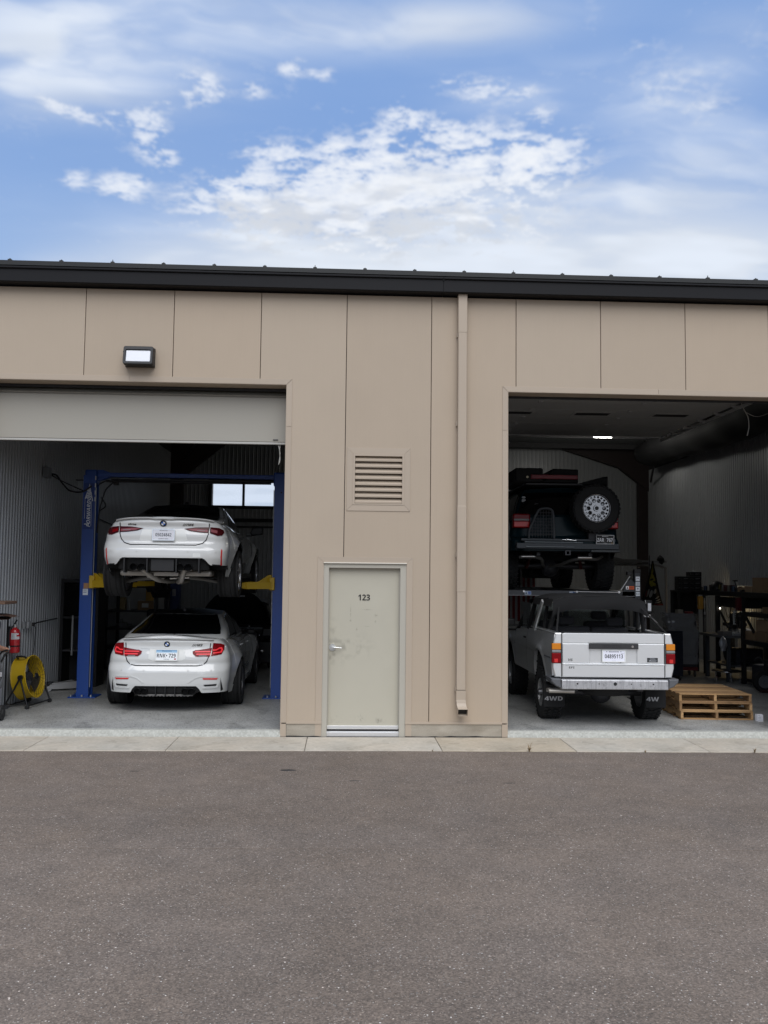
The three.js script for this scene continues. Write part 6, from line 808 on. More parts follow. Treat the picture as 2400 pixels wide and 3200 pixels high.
// ---------- behind the cars ----------
{
  const bk = thing('black_car', 'black car facing us at the back with its bonnet propped open', 'car', [-2.28, FY, -7.1]); const P = (n, g, m) => mesh(n, g, m, bk), blk = mat([.010, .010, .012], .3, 0, { clearcoat: .6 });
  P('body', [ext([[-.86, .16], [.86, .16], [.90, .5], [.88, .82], [.80, .90], [.62, .90], [.58, .62], [-.58, .62], [-.62, .90], [-.80, .90], [-.88, .82], [-.90, .5]], .95, -1.0, .03), rb(-.88, .18, -4.3, .88, .92, -.95, .12, 3)], blk); P('cabin', ext([[-.80, .90], [.80, .90], [.62, 1.34], [.5, 1.40], [-.5, 1.40], [-.62, 1.34]], 2.1, -3.6, .06), blk);
  P('bonnet', grid(14, 10, (u, v) => { const x = lerp(-.74, .74, u), e = Math.abs(x / .74); return V(x * (1 - .12 * v), lerp(.93, 1.67, v) - .34 * Math.pow(e, 3.2) * v - .04 * e, lerp(-.98, -.50, v) + .06 * Math.sin(v * 3)); }, true), flat(blk)); P('bonnet_label', bb(.05, 1.53, -.50, .19, 1.565, -.49), mat([.4, .42, .45], .6)); P('engine', [rb(-.32, .55, -.85, .3, .82, -.25, .05, 2), rb(-.2, .8, -.7, .2, .87, -.35, .03, 2)], M.steelDark); P('radiator', rb(-.5, .4, -.12, .5, .80, -.06, .01), M.steelDark); P('strut_brace', bar(V(-.5, .86, -.62), V(.62, .86, -.62), .06, .03), mat([.12, .13, .14], .4, .4));
  for (const [x, y, z, q] of [[.42, .83, -.2, .03], [.55, .74, -.08, .025], [.30, .90, -.5, .025], [.62, .88, -.5, .03], [.50, .5, .0, .03], [.62, .42, .02, .04], [.15, .85, -.25, .02]]) P('fitting', new THREE.SphereGeometry(q, 10, 8).translate(x, y, z), M.chrome); for (const s of [-1, 1]) { P('headlight', rb(s > 0 ? .55 : -.82, .60, -.06, s > 0 ? .82 : -.55, .74, .0, .03), M.carGlass); addWheel(bk, s * .80, .32, -.75, .32, .22, .2, 5, M.rimDark); addWheel(bk, s * .80, .32, -3.3, .32, .22, .2, 5, M.rimDark); } P('drip_hose', tube([[.55, .35, -.05], [.6, .2, .05], [.5, .05, .15], [.4, .012, .25]], .01, 6), M.black);
  const bp = thing('lift_column', 'blue lift column standing at the back behind the raised coupe', 'lift column', [-3.83, FY, -9]); mesh('column', rb(-.10, .02, -.12, .10, 2.4, .12, .01), mat([.012, .03, .13], .5), bp); mesh('base_plate', rb(-.2, 0, -.2, .2, .02, .2, .003), M.blue, bp); mesh('label', bb(-.05, 1.50, .1205, .03, 1.66, .123), mat([.3, .3, .32], .7), bp);
  const od = thing('oil_drain', 'black round oil drain basin on thin legs between the two white cars', 'oil drain', [-3.57, FY, -6]); mesh('basin', lathe([[0, 1.545], [.15, 1.545], [.215, 1.70], [.22, 1.71], [.20, 1.71], [.14, 1.565], [0, 1.565]], 24), M.blackMatte, od); for (const x of [-.10, .16]) mesh('leg', cyl(V(x, 0, 0), V(x, 1.55, 0), .018, .018, 8), M.black, od); mesh('base', rb(-.22, 0, -.2, .26, .05, .2, .01), M.black, od);
  const sh = thing('storage_shelf', 'black storage shelf with boxes and bottles on the left wall at the back', 'shelf', [-5.0, FY, -8.4]); for (const x of [0, 1.05]) for (const z of [0, 1.0]) mesh('upright', bb(x, 0, z, x + .06, 1.75, z + .06), M.black, sh); for (const y of [.42, .82, 1.19, 1.70]) mesh('shelf_board', bb(0, y, 0, 1.11, y + .035, 1.06), M.black, sh); mesh('brace', bar(V(.9, 1.1, 1.07), V(1.08, .7, 1.07), .03, .03), M.black, sh);
  const top = 1.19 + .035 + FY; const box = (x, y, z, a, b, c2, m, lab) => one('cardboard_box', rb(x, y, z, x + a, y + b, z + c2, .004), m, lab, 'box'); box(-4.36, top, -7.86, .28, .20, .30, M.card[1], 'brown cardboard box with a paper label on the storage shelf'); box(-4.20, top + .203, -7.80, .13, .22, .2, mat([.42, .25, .05], .8), 'upright yellow-brown carton on top of the shelf box'); one('paper_note', bb(-4.27, top + .06, -7.557, -4.13, top + .15, -7.553), mat([.5, .5, .48], .8), 'white paper label on the brown box at the back shelf', 'label');
  one('spray_bottle', [cyl(V(-4.55, top, -7.6), V(-4.55, top + .2, -7.6), .04, .04, 14), cyl(V(-4.55, top + .2, -7.6), V(-4.55, top + .26, -7.6), .015, .012, 8)], mat([.30, .31, .30], .4), 'tall pale bottle on the storage shelf beside the boxes', 'bottle'); one('oil_jug', rb(-4.75, top, -7.75, -4.63, top + .27, -7.6, .02), mat([.30, .22, .10], .5), 'tan oil jug on the storage shelf near the wall', 'jug'); one('bench_vise', [rb(-4.72, .855 + FY, -7.62, -4.56, .97 + FY, -7.45, .02), rb(-4.70, .97 + FY, -7.60, -4.66, 1.05 + FY, -7.45, .01), cyl(V(-4.80, .93 + FY, -7.5), V(-4.45, .93 + FY, -7.5), .014, .014, 8)], mat([.16, .165, .17], .4, .5), 'grey bench vise on the lower storage shelf', 'vise');
  one('tool_bag', rb(-4.00, .62, -7.0, -3.70, 1.36, -6.75, .06, 2), M.blackMatte, 'black tool bag with a red stripe standing behind the sedan', 'bag');
}
// ---------- right bay ----------
{
  // pallets
  const shared = []; const bd = (w, h, d) => rb(-w / 2, 0, -d / 2, w / 2, h, d / 2, .003);
  const W = 1.045, D = 1.22, sh = .089, bt = .017; const topB = bd(W, bt, .14), topB2 = bd(W, bt, .138), botB = bd(W, bt, .10);
  const str = (() => { const n = (a) => [[a - .11, 0], [a - .095, .038], [a + .095, .038], [a + .11, 0]]; const g = ext([[-D / 2, 0], ...n(-.28), ...n(.28), [D / 2, 0], [D / 2, sh], [-D / 2, sh]], .038, -.019, .002); g.rotateY(Math.PI / 2); return g; })();
  const labels = ['bottom wooden pallet of the stack beside the truck', 'middle wooden pallet of the stack beside the truck', 'top wooden pallet of the stack beside the truck'];
  for (let k = 0; k < 3; k++) {
    const p = thing('wooden_pallet', labels[k], 'pallet', [5.475 + [0, -.012, -.02][k], FY + k * (sh + 2 * bt + .001), -1.60 + [0, .01, .0][k]], R(-3.6 + [.3, -.4, .2][k]), 'pallets stacked beside the truck');
    const m = i => M.woods[(i + k) % 3]; let i = 0;
    for (const z of [-.555, -.28, 0, .28, .555]) { const b = mesh('bottom_board', botB, m(i++), p); b.position.set(0, 0, z); }
    for (const x of [-.503, 0, .503]) { const b = mesh('stringer', str, m(i++), p); b.position.set(x, bt, 0); }
    for (let q = 0; q < 7; q++) { const e = q === 0 || q === 6, b = mesh('deck_board', e ? topB : topB2, m(i++), p); b.position.set(rr(-.004, .004), bt + sh, -.5425 + q * (1.085 / 6)); b.rotation.y = rr(-.006, .006); }
  }
  const wb = plate(.08, .095, .075, canvas(160, 190, (c, w, h) => { c.fillStyle = '#d9d9dc'; c.fillRect(0, 0, w, h); c.fillStyle = '#555a60'; c.fillRect(14, 22, 50, 10); for (let k = 0; k < 16; k++) c.fillRect(14 + k * 8, 140, 3 + (k % 3), 26); for (let k = 0; k < 4; k++) c.fillRect(14, 60 + k * 16, 110 - (k % 2) * 30, 5); }), M.paper); one('small_white_box', wb.geo, wb.mats, 'small white box with a printed label on the floor at the pallet corner', 'box', null, [6.02, FY + .0475, -.905]);
  // plastic-wrapped tool cart
  const tc = thing('wrapped_tool_cart', 'tool cart wrapped in crumpled clear plastic on casters behind the truck', 'tool cart', [7.12, FY, -6.75], R(-4)); mesh('body', rb(-.24, .20, -.2, .26, 1.22, .2, .01), mat([.035, .034, .035], .6), tc); mesh('base', rb(-.26, .13, -.22, .28, .20, .22, .01), mat([.10, .006, .008], .5), tc); for (const [x, z] of [[-.20, .18], [.22, .18], [-.2, -.18], [.22, -.18]]) mesh('caster', [cyl(V(x - .015, .055, z), V(x + .015, .055, z), .055, .055, 14), bb(x - .02, .05, z - .02, x + .02, .13, z + .02)], M.rimDark, tc);
  const film = mat([.20, .20, .20], .22, 0, { clearcoat: .6, clearcoatRoughness: .2 }); mesh('plastic_wrap', grid(44, 40, (u, v) => { const t = u * Math.PI * 2, cx = Math.sign(Math.cos(t)) * Math.pow(Math.abs(Math.cos(t)), .35), cz = Math.sign(Math.sin(t)) * Math.pow(Math.abs(Math.sin(t)), .35), y = lerp(.26, 1.29, v), n = (fbm(u * 16, v * 9, 4, 5) - .5) * .075, n2 = Math.abs(vnoise(u * 22 + v * 6, v * 16, 9) - .5) * .05, cr = v > .9 ? (v - .9) * 10 : 0; return V((.285 + n + n2) * cx * (1 + .08 * v) + .01 - .05 * sm(.6, 1, v), y + cr * .05 * (fbm(u * 12, 3, 3, 8) - .3), (.225 + n + n2) * cz); }, true), flat(film), tc); mesh('wrap_top', grid(16, 10, (u, v) => V(lerp(-.33, .26, u), 1.26 + .07 * (fbm(u * 6, v * 5, 4, 3) - .4), lerp(-.23, .23, v)), true), flat(film), tc);
  one('small_carton', rb(7.00, 1.375, -6.75, 7.12, 1.46, -6.60, .004), mat([.30, .27, .22], .8), 'tan carton lying on top of the wrapped tool cart', 'box'); one('small_carton', [rb(7.22, 1.375, -6.8, 7.34, 1.42, -6.62, .004)], mat([.22, .03, .03], .7), 'flat red carton lying on top of the wrapped tool cart', 'box');
  // workbench
  const wbn = thing('workbench', 'grey steel workbench along the right wall behind the pallets', 'workbench', [7.52, FY, -6.75]); mesh('bench_top', rb(0, .86, 0, 1.45, .91, 1.15, .006), mat([.10, .105, .11], .5, .2), wbn); for (const [x, z] of [[.10, 1.08], [.10, .05], [1.35, 1.08], [1.35, .05]]) mesh('leg', rb(x, 0, z - .03, x + .075, .86, z + .045, .006), mat([.055, .06, .066], .5, .2), wbn); mesh('lower_shelf', rb(.12, .30, .06, 1.40, .335, 1.10, .004), mat([.05, .054, .06], .5), wbn);
  one('drawer_tray', rb(7.56, .99, -5.95, 7.75, 1.07, -5.68, .006), mat([.14, .13, .12], .7), 'long grey-brown tray on the front corner of the workbench', 'tray'); one('paint_pot', cyl(V(7.80, .99, -5.75), V(7.80, 1.06, -5.75), .035, .04, 14), mat([.4, .4, .38], .5), 'small white pot on the workbench near the black post', 'pot'); one('grinder', [cyl(V(7.95, 1.0, -6.2), V(7.95, 1.22, -6.25), .05, .04, 12), rb(7.86, 1.15, -6.4, 8.3, 1.22, -6.2, .02)], M.black, 'black drill press head on the workbench before the lit wall', 'machine'); one('parts_bin', [rb(7.78, .99, -5.70, 7.93, 1.035, -5.62, .004), rb(7.88, .99, -5.95, 8.2, 1.05, -5.8, .004)], mat([.22, .23, .24], .6), 'pale parts bins on the front of the workbench', 'bins');
  one('plastic_bag', grid(18, 16, (u, v) => { const t = u * 6.283, r = .012 + .075 * Math.sin(Math.min(1, v * 1.25) * 2.6) * (.7 + .5 * fbm(u * 6, v * 4, 3, 3)); return V(7.50 + r * Math.cos(t), lerp(.98, .70, v), -5.56 + .03 * v + r * .6 * Math.sin(t)); }, true), flat(mat([.26, .26, .27], .3, 0, { clearcoat: .5 })), 'clear plastic bag hanging off the corner of the workbench', 'bag');
  // stool with casters
  const st = thing('rolling_stool', 'low round rolling stool with chrome ring under the workbench', 'stool', [7.68, FY, -5.80]); mesh('seat', lathe([[0, .19], [.25, .19], [.28, .20], [.28, .215], [.25, .225], [0, .23]], 30), M.black, st); mesh('ring', new THREE.TorusGeometry(.285, .009, 6, 40).rotateX(Math.PI / 2).translate(0, .205, 0), M.chrome, st); for (let k = 0; k < 5; k++) { const t = k / 5 * 6.283 + .45, x = .25 * Math.cos(t), z = .25 * Math.sin(t); mesh('caster', [cyl(V(x, .10, z), V(x, .19, z), .011, .011, 6), cyl(V(x - .012, .04, z), V(x + .012, .04, z), .04, .04, 12)], M.zinc, st); }
  // black racking along the wall
  const rk = thing('storage_rack', 'black pallet rack with shelves along the right wall', 'rack', [7.82, FY, 0]); const K = (n, g, m = M.black) => mesh(n, g, m, rk); for (const z of [-3.0, -5.42, -6.62, -8.3]) { K('rack_post', rb(.0, 0, z - .04, .075, 1.82, z + .04, .004)); K('rack_post', rb(1.05, 0, z - .04, 1.125, 1.82, z + .04, .004)); }
  for (const [z0, z1] of [[-5.38, -3.04], [-6.58, -5.46], [-8.26, -6.66]]) { K('rack_beam', rb(.0, 1.68, z0, .06, 1.78, z1, .004)); K('rack_deck', rb(.06, 1.73, z0, 1.12, 1.765, z1, .004)); } K('rack_beam', rb(.0, 1.31, -5.38, .06, 1.40, -3.04, .004)); K('rack_deck', rb(.06, 1.37, -5.38, 1.12, 1.395, -3.04, .004)); K('rack_beam', rb(.0, .77, -5.38, .06, .86, -3.04, .004)); K('rack_deck', rb(.06, .83, -5.38, 1.12, .86, -3.04, .004)); K('rack_deck', rb(.06, .05, -5.38, 1.12, .09, -3.04, .004)); K('rack_brace', bar(V(.03, 1.35, -5.35), V(.03, 1.02, -4.95), .03, .05)); K('rack_brace', bar(V(.03, 1.38, -6.5), V(.03, 1.05, -6.1), .03, .04)); K('rack_brace', bar(V(.03, 1.38, -5.5), V(.03, 1.05, -5.95), .03, .04)); K('under_cabinet', rb(.05, 1.45, -6.55, .7, 1.66, -5.5, .01));
  const cols = M.card, cb = (n, x0, y0, z0, x1, y1, z1, k, lab) => one('cardboard_box', [rb(x0, y0, z0, x1, y1, z1, .005)], cols[k], lab, 'box', 'boxes on the black rack'); const s2 = .86 + FY, s4 = 1.765 + FY;
  cb(0, 7.86, s2, -5.34, 8.3, s2 + .17, -4.98, 0, 'wide brown box on the middle rack shelf nearest the post'); cb(0, 7.88, s2, -4.95, 8.3, s2 + .19, -4.55, 1, 'brown box on the middle rack shelf, second from the post'); cb(0, 7.88, s2 + .193, -4.93, 8.3, s2 + .40, -4.50, 2, 'brown box stacked on the second box of the rack shelf'); cb(0, 7.9, s2, -4.5, 8.3, s2 + .25, -4.0, 0, 'brown box on the middle rack shelf at the right edge'); cb(0, 7.90, 1.395 + FY, -4.7, 8.3, 1.395 + FY + .12, -4.2, 1, 'flat box on the upper rack shelf at the right edge'); cb(0, 7.88, s4, -5.05, 8.3, s4 + .30, -4.60, 1, 'tall brown box on top of the rack at the right edge'); cb(0, 7.88, s4, -5.4, 8.2, s4 + .13, -5.08, 2, 'low brown box on top of the rack above the post'); cb(0, 7.90, s4, -5.75, 8.2, s4 + .10, -5.45, 0, 'small grey-brown box on top of the rack left of the post');
  one('face_shield', new THREE.SphereGeometry(.16, 20, 12, 0, 6.283, 0, 1.75).scale(1, 1.15, 1).translate(8.0, s4 + .035, -6.95), flat(M.black), 'black dome-shaped helmet on top of the rack', 'helmet'); one('red_case', rb(7.92, s4, -6.48, 8.1, s4 + .14, -6.3, .008), mat([.06, .004, .006], .5), 'dark red case on top of the rack right of the helmet', 'case'); one('clamp_tool', [rb(7.95, s4, -6.08, 8.2, s4 + .09, -5.9, .02), bar(V(8.0, s4 + .08, -6.0), V(7.96, s4 + .24, -6.02), .025, .025), rb(7.93, s4 + .22, -6.05, 8.02, s4 + .245, -5.98, .006)], M.black, 'black clamp with an upright handle on top of the rack', 'tool');
  let bi = 0; for (const [x, y, n] of [[7.30, 0, 3], [7.56, 0, 4]]) for (let k = 0; k < n; k++) { const t = plate(.255, .098, .22, canvas(256, 98, (c, w, h) => { c.fillStyle = '#0b0b0c'; c.fillRect(0, 0, w, h); c.fillStyle = '#6a6a6c'; c.fillRect(120, 34, 104, 14); c.fillRect(120, 52, 70, 5); c.beginPath(); c.arc(70, 50, 16, 0, 5); c.lineWidth = 8; c.strokeStyle = '#5c5c5e'; c.stroke(); c.fillRect(14, 34, 18, 22); }), M.black); one('black_parts_box', t.geo, t.mats, `black printed parts box, ${['bottom', 'second', 'third', 'topmost'][k]} in the ${x < 7.5 ? 'left' : 'right'} stack beside the helmet`, 'box', 'black parts boxes stacked behind the rack', [x + .13, 1.775 + FY + .05 + k * .1, -7.45]); }
  const bs = thing('back_shelf', 'black shelf unit carrying the black parts boxes', 'shelf', [7.25, FY, -7.7]); mesh('shelf_board', rb(0, 1.735, 0, .62, 1.773, .5, .004), M.black, bs); for (const x of [0, .56]) for (const z of [.02, .42]) mesh('upright', bb(x, 0, z, x + .05, 1.735, z + .05), M.black, bs); mesh('back_panel', bb(.05, .2, .0, .56, 1.735, .02), M.blackMatte, bs);
  one('yellow_jug', [rb(7.36, 1.475, -6.46, 7.46, 1.755, -6.36, .03, 3)], mat([.50, .25, .03], .5), 'orange-yellow container hanging left of the workbench post', 'container'); mesh('hook', cyl(V(7.41, 1.75, -6.41), V(7.83, 1.80, -6.41), .008, .008, 6), M.black, scene.getObjectByName('yellow_jug')); one('red_cabinet', [rb(7.74, 1.49, -5.50, 7.815, 1.745, -5.38, .006)], mat([.085, .005, .010], .4), 'dark red box hung on the black rack post', 'box'); const ps = one('power_strip', rb(7.755, 1.21, -5.66, 7.80, 1.48, -5.60, .008), mat([.42, .43, .41], .5), 'white power strip fixed upright beside the rack post', 'power strip'); for (let k = 0; k < 6; k++) mesh('outlet', rb(7.765, 1.24 + k * .036, -5.602, 7.79, 1.262 + k * .036, -5.597, .001), M.black, ps); mesh('mount', bb(7.80, 1.30, -5.66, 7.83, 1.36, -5.43), M.black, ps);
  const lampAt = (name, lab, x, y, z, col, power) => { const lp = thing(name, lab, 'lamp', [x, y, z]); mesh('fitting', rb(-.02, .01, -.22, .02, .035, .22, .004), M.black, lp); mesh('lamp_tube', cyl(V(0, 0, -.2), V(0, 0, .2), .010, .010, 8), mat([1, .95, .85], .5, 0, { emissive: col, emissiveIntensity: 2 }), lp); mesh('hanger', bb(-.005, .035, -.01, .005, 1.81 - y, .01), M.black, lp); const l = new THREE.PointLight(col, power, 0, 2); l.name = name + '_glow'; l.position.set(x, y - .05, z); l.castShadow = true; scene.add(l); };
  lampAt('shelf_lamp', 'warm strip lamp under the rack shelf, lighting the wall over the workbench', 8.72, 1.66, -8.0, lin(1, .74, .40), .26); lampAt('shelf_lamp', 'white strip lamp under the rack shelf behind the stacked boxes', 8.74, 1.66, -6.05, lin(1, .96, .90), .34);
  const sl = thing('work_light', 'tiny bright work light clipped under the rack shelf beside the yellow container', 'lamp', [7.86, 1.50, -6.5]); mesh('lamp_bulb', new THREE.SphereGeometry(.016, 10, 8), mat([1, .95, .85], .5, 0, { emissive: lin(1, .9, .7), emissiveIntensity: 3 }), sl); mesh('clip', cyl(V(0, .012, 0), V(0, .30, 0), .006, .006, 6), M.black, sl);
  const dark = [[.05, .05, .055], [.08, .03, .02], [.03, .05, .09], [.14, .13, .11], [.20, .20, .20], [.10, .085, .02]];
  const tins = ['squat grey tin', 'dark red tin', 'navy tin', 'tan tin', 'pale tin', 'olive tin', 'tall black can', 'tall brown can', 'blue can', 'cream can', 'silver can', 'mustard can'];
  tins.forEach((t, k) => { const z = -5.55 - k * .235, h = .07 + .09 * H(k, 4, 9), r = .028 + .02 * H(k, 5, 9); one('tin_can', [cyl(V(7.93 + .05 * H(k, 6, 9), s4, z), V(7.93 + .05 * H(k, 6, 9), s4 + h, z), r, r, 12)], mat(dark[k % 6], .45, .2), `${t} in the row on top of the rack, number ${['one', 'two', 'three', 'four', 'five', 'six', 'seven', 'eight', 'nine', 'ten', 'eleven', 'twelve'][k]} from the post`, 'can', 'cans along the top of the rack'); });
  const hang = (z, l, lab) => one('hanging_tool', [cyl(V(7.80, 1.70, z), V(7.80, 1.70 - l, z), .008, .008, 6), rb(7.785, 1.70 - l - .06, z - .02, 7.815, 1.70 - l, z + .02, .006)], M.zinc, lab, 'tool'); hang(-6.9, .20, 'short steel tool hanging from the back rack beam'); hang(-7.15, .30, 'long steel tool hanging from the back rack beam'); hang(-7.5, .16, 'shortest steel tool hanging near the end of the back rack beam');
  one('looped_cable', tube([[7.80, 1.64, -5.75], [7.79, 1.45, -5.85], [7.80, 1.32, -5.95], [7.80, 1.45, -6.08], [7.80, 1.62, -6.15]], .006, 5), M.black, 'black cable hanging in a loop below the rack beam over the workbench', 'cable'); one('looped_cable', tube([[7.78, 1.46, -5.62], [7.76, 1.30, -5.55], [7.78, 1.15, -5.50], [7.8, 1.06, -5.52]], .006, 5), M.black, 'black cable running down from the power strip to the workbench', 'cable'); one('spray_can_box', rb(8.05, .99, -6.45, 8.40, 1.09, -6.2, .01), mat([.26, .26, .25], .7), 'pale long box at the back of the workbench', 'box'); one('monitor', [rb(8.10, 1.10, -6.60, 8.14, 1.42, -6.15, .01), rb(8.08, .99, -6.42, 8.16, 1.10, -6.34, .01)], M.black, 'black monitor standing on the workbench', 'monitor');
  one('shelf_bin', rb(7.88, .925 + .015, -4.0 - .2, 8.1, 1.1, -3.9, .01), mat([.05, .07, .12], .6), 'blue bin on the rack shelf at the right edge', 'bin'); one('floor_crate', rb(7.95, FY + .091, -5.3, 8.5, FY + .40, -4.7, .02), mat([.04, .042, .05], .6), 'dark crate on the lowest rack shelf behind the wheeled machine', 'crate'); one('floor_crate', rb(7.95, FY + .34 , -6.45, 8.5, FY + .62, -5.95, .02), mat([.02, .022, .03], .6), 'dark crate on the lower shelf of the workbench', 'crate'); one('rolled_hose', new THREE.TorusGeometry(.16, .03, 8, 28).rotateY(Math.PI / 2).translate(7.99, FY + .51, -6.85 + .4), M.black, 'black rolled hose leaning under the workbench', 'hose');
  const duct = thing('fabric_duct', 'bulky black fabric air duct slung under the ceiling along the right wall', 'duct', [8.42, 5.50, 0]); mesh('duct', grid(24, 40, (u, v) => { const t = u * 6.283, z = lerp(-2.2, -12.4, v), q = .44 * (1 + .05 * Math.sin(v * 46) + .05 * (fbm(u * 3, v * 8, 3, 4) - .5)) * sm(0, .04, v) * sm(1, .97, v); return V(q * 1.2 * Math.cos(t), q * Math.sin(t) * .82 + .05 * Math.sin(v * 9) - .02, z); }, true), flat(mat([.004, .004, .005], .8)), duct); for (const z of [-3.2, -5.8, -8.4, -11]) mesh('duct_strap', bb(-.545, -.02, z, -.535, .41, z + .03), M.black, duct);
  // machine with wheel at the right edge
  const mc = thing('wheeled_machine', 'dark wheeled machine with a grey hub wheel at the right edge', 'machine', [7.63, FY, -4.12]); mesh('wheel', [...tyreGeo(.19, .10, .115, false).map(g => g.rotateY(Math.PI / 2))], M.tyre, mc).position.set(0, .19, 0); mesh('rim', [lathe([[0, .0], [.10, .01], [.118, .03], [.115, -.03], [0, -.02]], 24).rotateX(Math.PI / 2).translate(0, .19, .02), cyl(V(0, .19, .03), V(0, .19, .07), .03, .025, 12)], mat([.16, .17, .18], .45, .3), mc); mesh('frame', [rb(.15, .05, -.4, .9, .12, -.1, .01), tube([[-.02, .55, -.3], [.05, .60, -.25], [.18, .42, -.2], [.3, .30, -.2]], .016, 6), tube([[.1, .58, -.35], [.2, .45, -.3], [.35, .35, -.3]], .014, 6)], M.black, mc); mesh('engine', rb(.2, .12, -.45, .8, .55, -.08, .04, 2), M.blackMatte, mc); mesh('foot', rb(-.1, 0, .02, .15, .05, .14, .015), mat([.03, .005, .006], .4), mc);
  // tool chest beside the truck
  const ch = thing('navy_tool_chest', 'dark navy tool chest standing on the floor just right of the truck', 'tool chest', [6.36, FY, -6.4]); mesh('chest', rb(0, .08, 0, .48, .98, .5, .012), mat([.006, .009, .018], .4, 0, { clearcoat: .3 }), ch); for (let k = 0; k < 5; k++) mesh('drawer', rb(.03, .12 + k * .165, .5, .45, .27 + k * .165, .512, .004), mat([.007, .010, .020], .4), ch); for (const x of [.06, .42]) for (const z of [.06, .44]) mesh('caster', cyl(V(x - .015, .04, z), V(x + .015, .04, z), .04, .04, 12), M.rubber, ch);
  // flags and the things on the back wall
  const fl = canvas(256, 512, (c, w, h) => { c.fillStyle = '#16140f'; c.fillRect(0, 0, w, h); c.fillStyle = '#8a8226'; for (const [x, y, a, b, r] of [[120, 120, 26, 70, .2], [150, 190, 70, 34, .5], [110, 240, 36, 60, -.3], [170, 270, 50, 22, .1], [130, 60, 16, 40, .3]]) { c.beginPath(); c.ellipse(x, y, a, b, r, 0, 7); c.fill(); } c.fillStyle = '#16140f'; for (const [x, y, a, b, r] of [[150, 150, 30, 9, .4], [120, 215, 34, 10, -.2], [165, 245, 24, 8, .3]]) { c.beginPath(); c.ellipse(x, y, a, b, r, 0, 7); c.fill(); } c.fillStyle = '#97958f'; for (const [x, y, a, b, r] of [[70, 370, 22, 50, .3], [120, 380, 18, 44, .2], [170, 350, 20, 34, .7], [200, 420, 40, 8, -.4], [205, 450, 40, 7, -.3], [200, 475, 44, 6, -.2]]) { c.beginPath(); c.ellipse(x, y, a, b, r, 0, 7); c.fill(); } c.fillStyle = '#5a1414'; c.fillRect(24, 340, 26, 70); c.fillRect(150, 492, 106, 20); });
  const fg = grid(16, 20, (u, v) => { const w = lerp(.56, .03, Math.pow(v, .8)); return V(lerp(-.30, .28, u) * (w / .56) + .02 * v, lerp(1.50, 2.50, v), -8.0 + .05 * Math.sin(u * 11 + v * 2) * (1 - v * .6)); }, false); const uv = []; for (let i = 0; i <= 16; i++) for (let j = 0; j <= 20; j++) uv.push(i / 16, j / 20); fg.setAttribute('uv', new THREE.Float32BufferAttribute(uv, 2)); const flg = thing('draped_banner', 'yellow, black and white banner hanging in folds behind the four-post lift', 'banner', [6.95, 0, 0]); mesh('cloth', fg, mat(0xffffff, .9, 0, { map: fl, side: THREE.DoubleSide }), flg); mesh('pole', cyl(V(-.04, FY, -8.06), V(-.03, 2.62, -8.06), .012, .012, 8), M.steelDark, flg);
  const us = canvas(512, 1024, (c, w, h) => { for (let k = 0; k < 13; k++) { c.fillStyle = k % 2 ? '#8d8d90' : '#6b1219'; c.fillRect(k * w / 13, 0, w / 13 + 1, h); } c.fillStyle = '#0d1020'; c.fillRect(0, 0, w * 7 / 13, h * .42); c.fillStyle = '#9a9ca2'; for (let r = 0; r < 11; r++) for (let k = 0; k < (r % 2 ? 4 : 5); k++) { const x = 28 + k * 54 + (r % 2 ? 27 : 0), y = 26 + r * 37; c.beginPath(); for (let q = 0; q < 10; q++) { const a = q / 10 * 6.283 - 1.571, rad = q % 2 ? 6 : 14; c.lineTo(x + rad * Math.cos(a), y + rad * Math.sin(a)); } c.fill(); } });
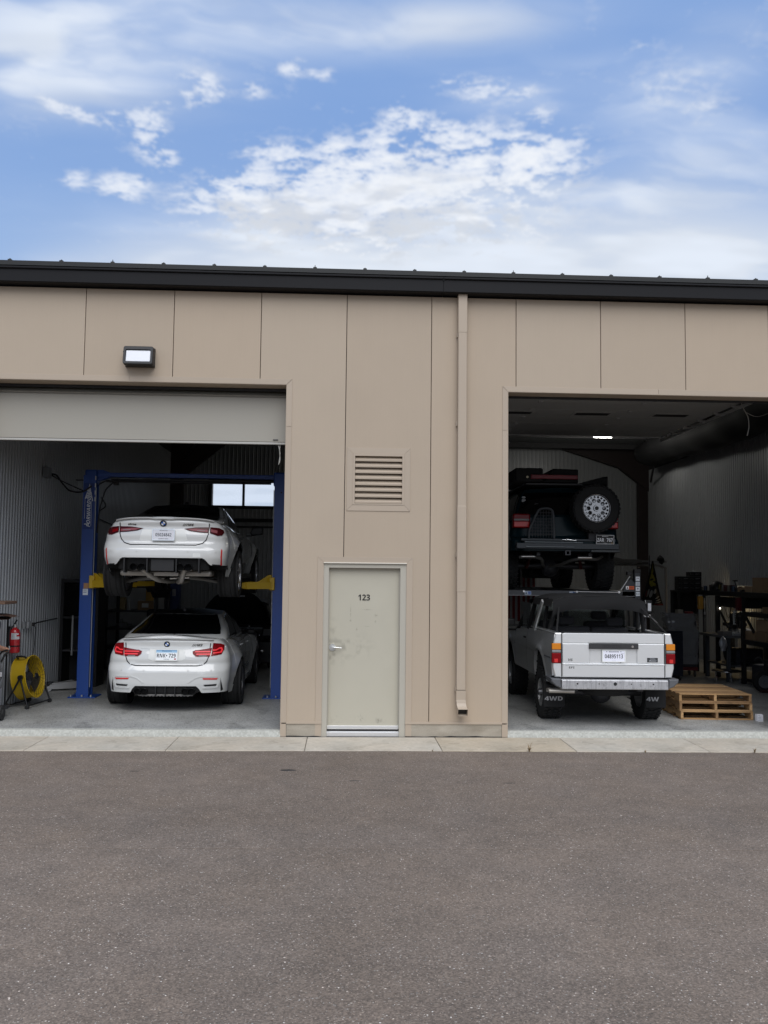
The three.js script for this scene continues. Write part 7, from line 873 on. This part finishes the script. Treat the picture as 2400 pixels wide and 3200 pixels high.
  const ug = grid(20, 12, (u, v) => V(lerp(3.84, 4.62, u), lerp(1.05, 2.42, v), -9.5 + .02 * Math.sin(u * 14)), false); const uv2 = []; for (let i = 0; i <= 20; i++) for (let j = 0; j <= 12; j++) uv2.push(i / 20, j / 12); ug.setAttribute('uv', new THREE.Float32BufferAttribute(uv2, 2)); const uf = thing('national_flag', 'flag with stars and red and white stripes hung upright behind the truck', 'flag'); mesh('cloth', ug, mat(0xffffff, .9, 0, { map: us, side: THREE.DoubleSide }), uf); mesh('pole', [cyl(V(3.78, 2.44, -9.52), V(4.68, 2.44, -9.52), .012, .012, 8), cyl(V(3.80, FY, -9.54), V(3.80, 2.46, -9.54), .014, .014, 8)], M.steelDark, uf);
  const pf = thing('pipe_frame', 'pale pipe frame at the back right with a dark tarp over it', 'frame', [0, 0, -9]); const pm = mat([.20, .20, .20], .5); mesh('pipe', tube([[6.0, 2.42, 0], [6.8, 2.42, 0], [7.4, 2.41, 0], [7.58, 2.36, 0], [7.63, 2.25, 0], [7.63, FY, 0]], .03, 8, 40), pm, pf); mesh('pipe', cyl(V(6.05, FY, 0), V(6.05, 2.42, 0), .03, .03, 8), pm, pf); mesh('pipe', cyl(V(7.0, 2.50, 0), V(7.65, 2.50, 0), .02, .02, 8), pm, pf); mesh('tarp', grid(20, 8, (u, v) => V(lerp(5.9, 7.0, u), 2.46 + (.16 - .08 * u) * Math.sin(v * Math.PI) * (.7 + .5 * fbm(u * 6, 1, 3, 4)), lerp(-.2, .3, v)), true), flat(M.blackMatte), pf); mesh('bundle', grid(16, 12, (u, v) => { const t = u * 6.283, f = v * Math.PI, q = .10 * (.6 + .9 * fbm(u * 5, v * 4, 3, 6)); return V(7.50 + q * Math.sin(f) * Math.cos(t) * .8 + .05 * v * v, 2.52 + .14 - .26 * v * .9, q * Math.sin(f) * Math.sin(t)); }, true), flat(M.blackMatte), pf);
  const ep = thing('breaker_panel', 'grey electrical panel on the back wall right of the four-post lift', 'electrical panel', [8.66, 1.57, ZB + .03]); mesh('panel', rb(-.10, 0, 0, .30, .52, .08, .008), mat([.13, .135, .14], .5), ep); mesh('door', rb(-.08, .02, .08, .28, .50, .09, .004), mat([.14, .145, .15], .5), ep);
  one('ceiling_cable', tube([[3.0, 5.5, -6.2], [3.4, 5.7, -7.5], [3.9, 5.85, -8.6], [4.3, 5.9, -9.2]], .014, 6), M.black, 'black cable looping under the right bay ceiling', 'cable');
}
renderer.render(scene, camera);
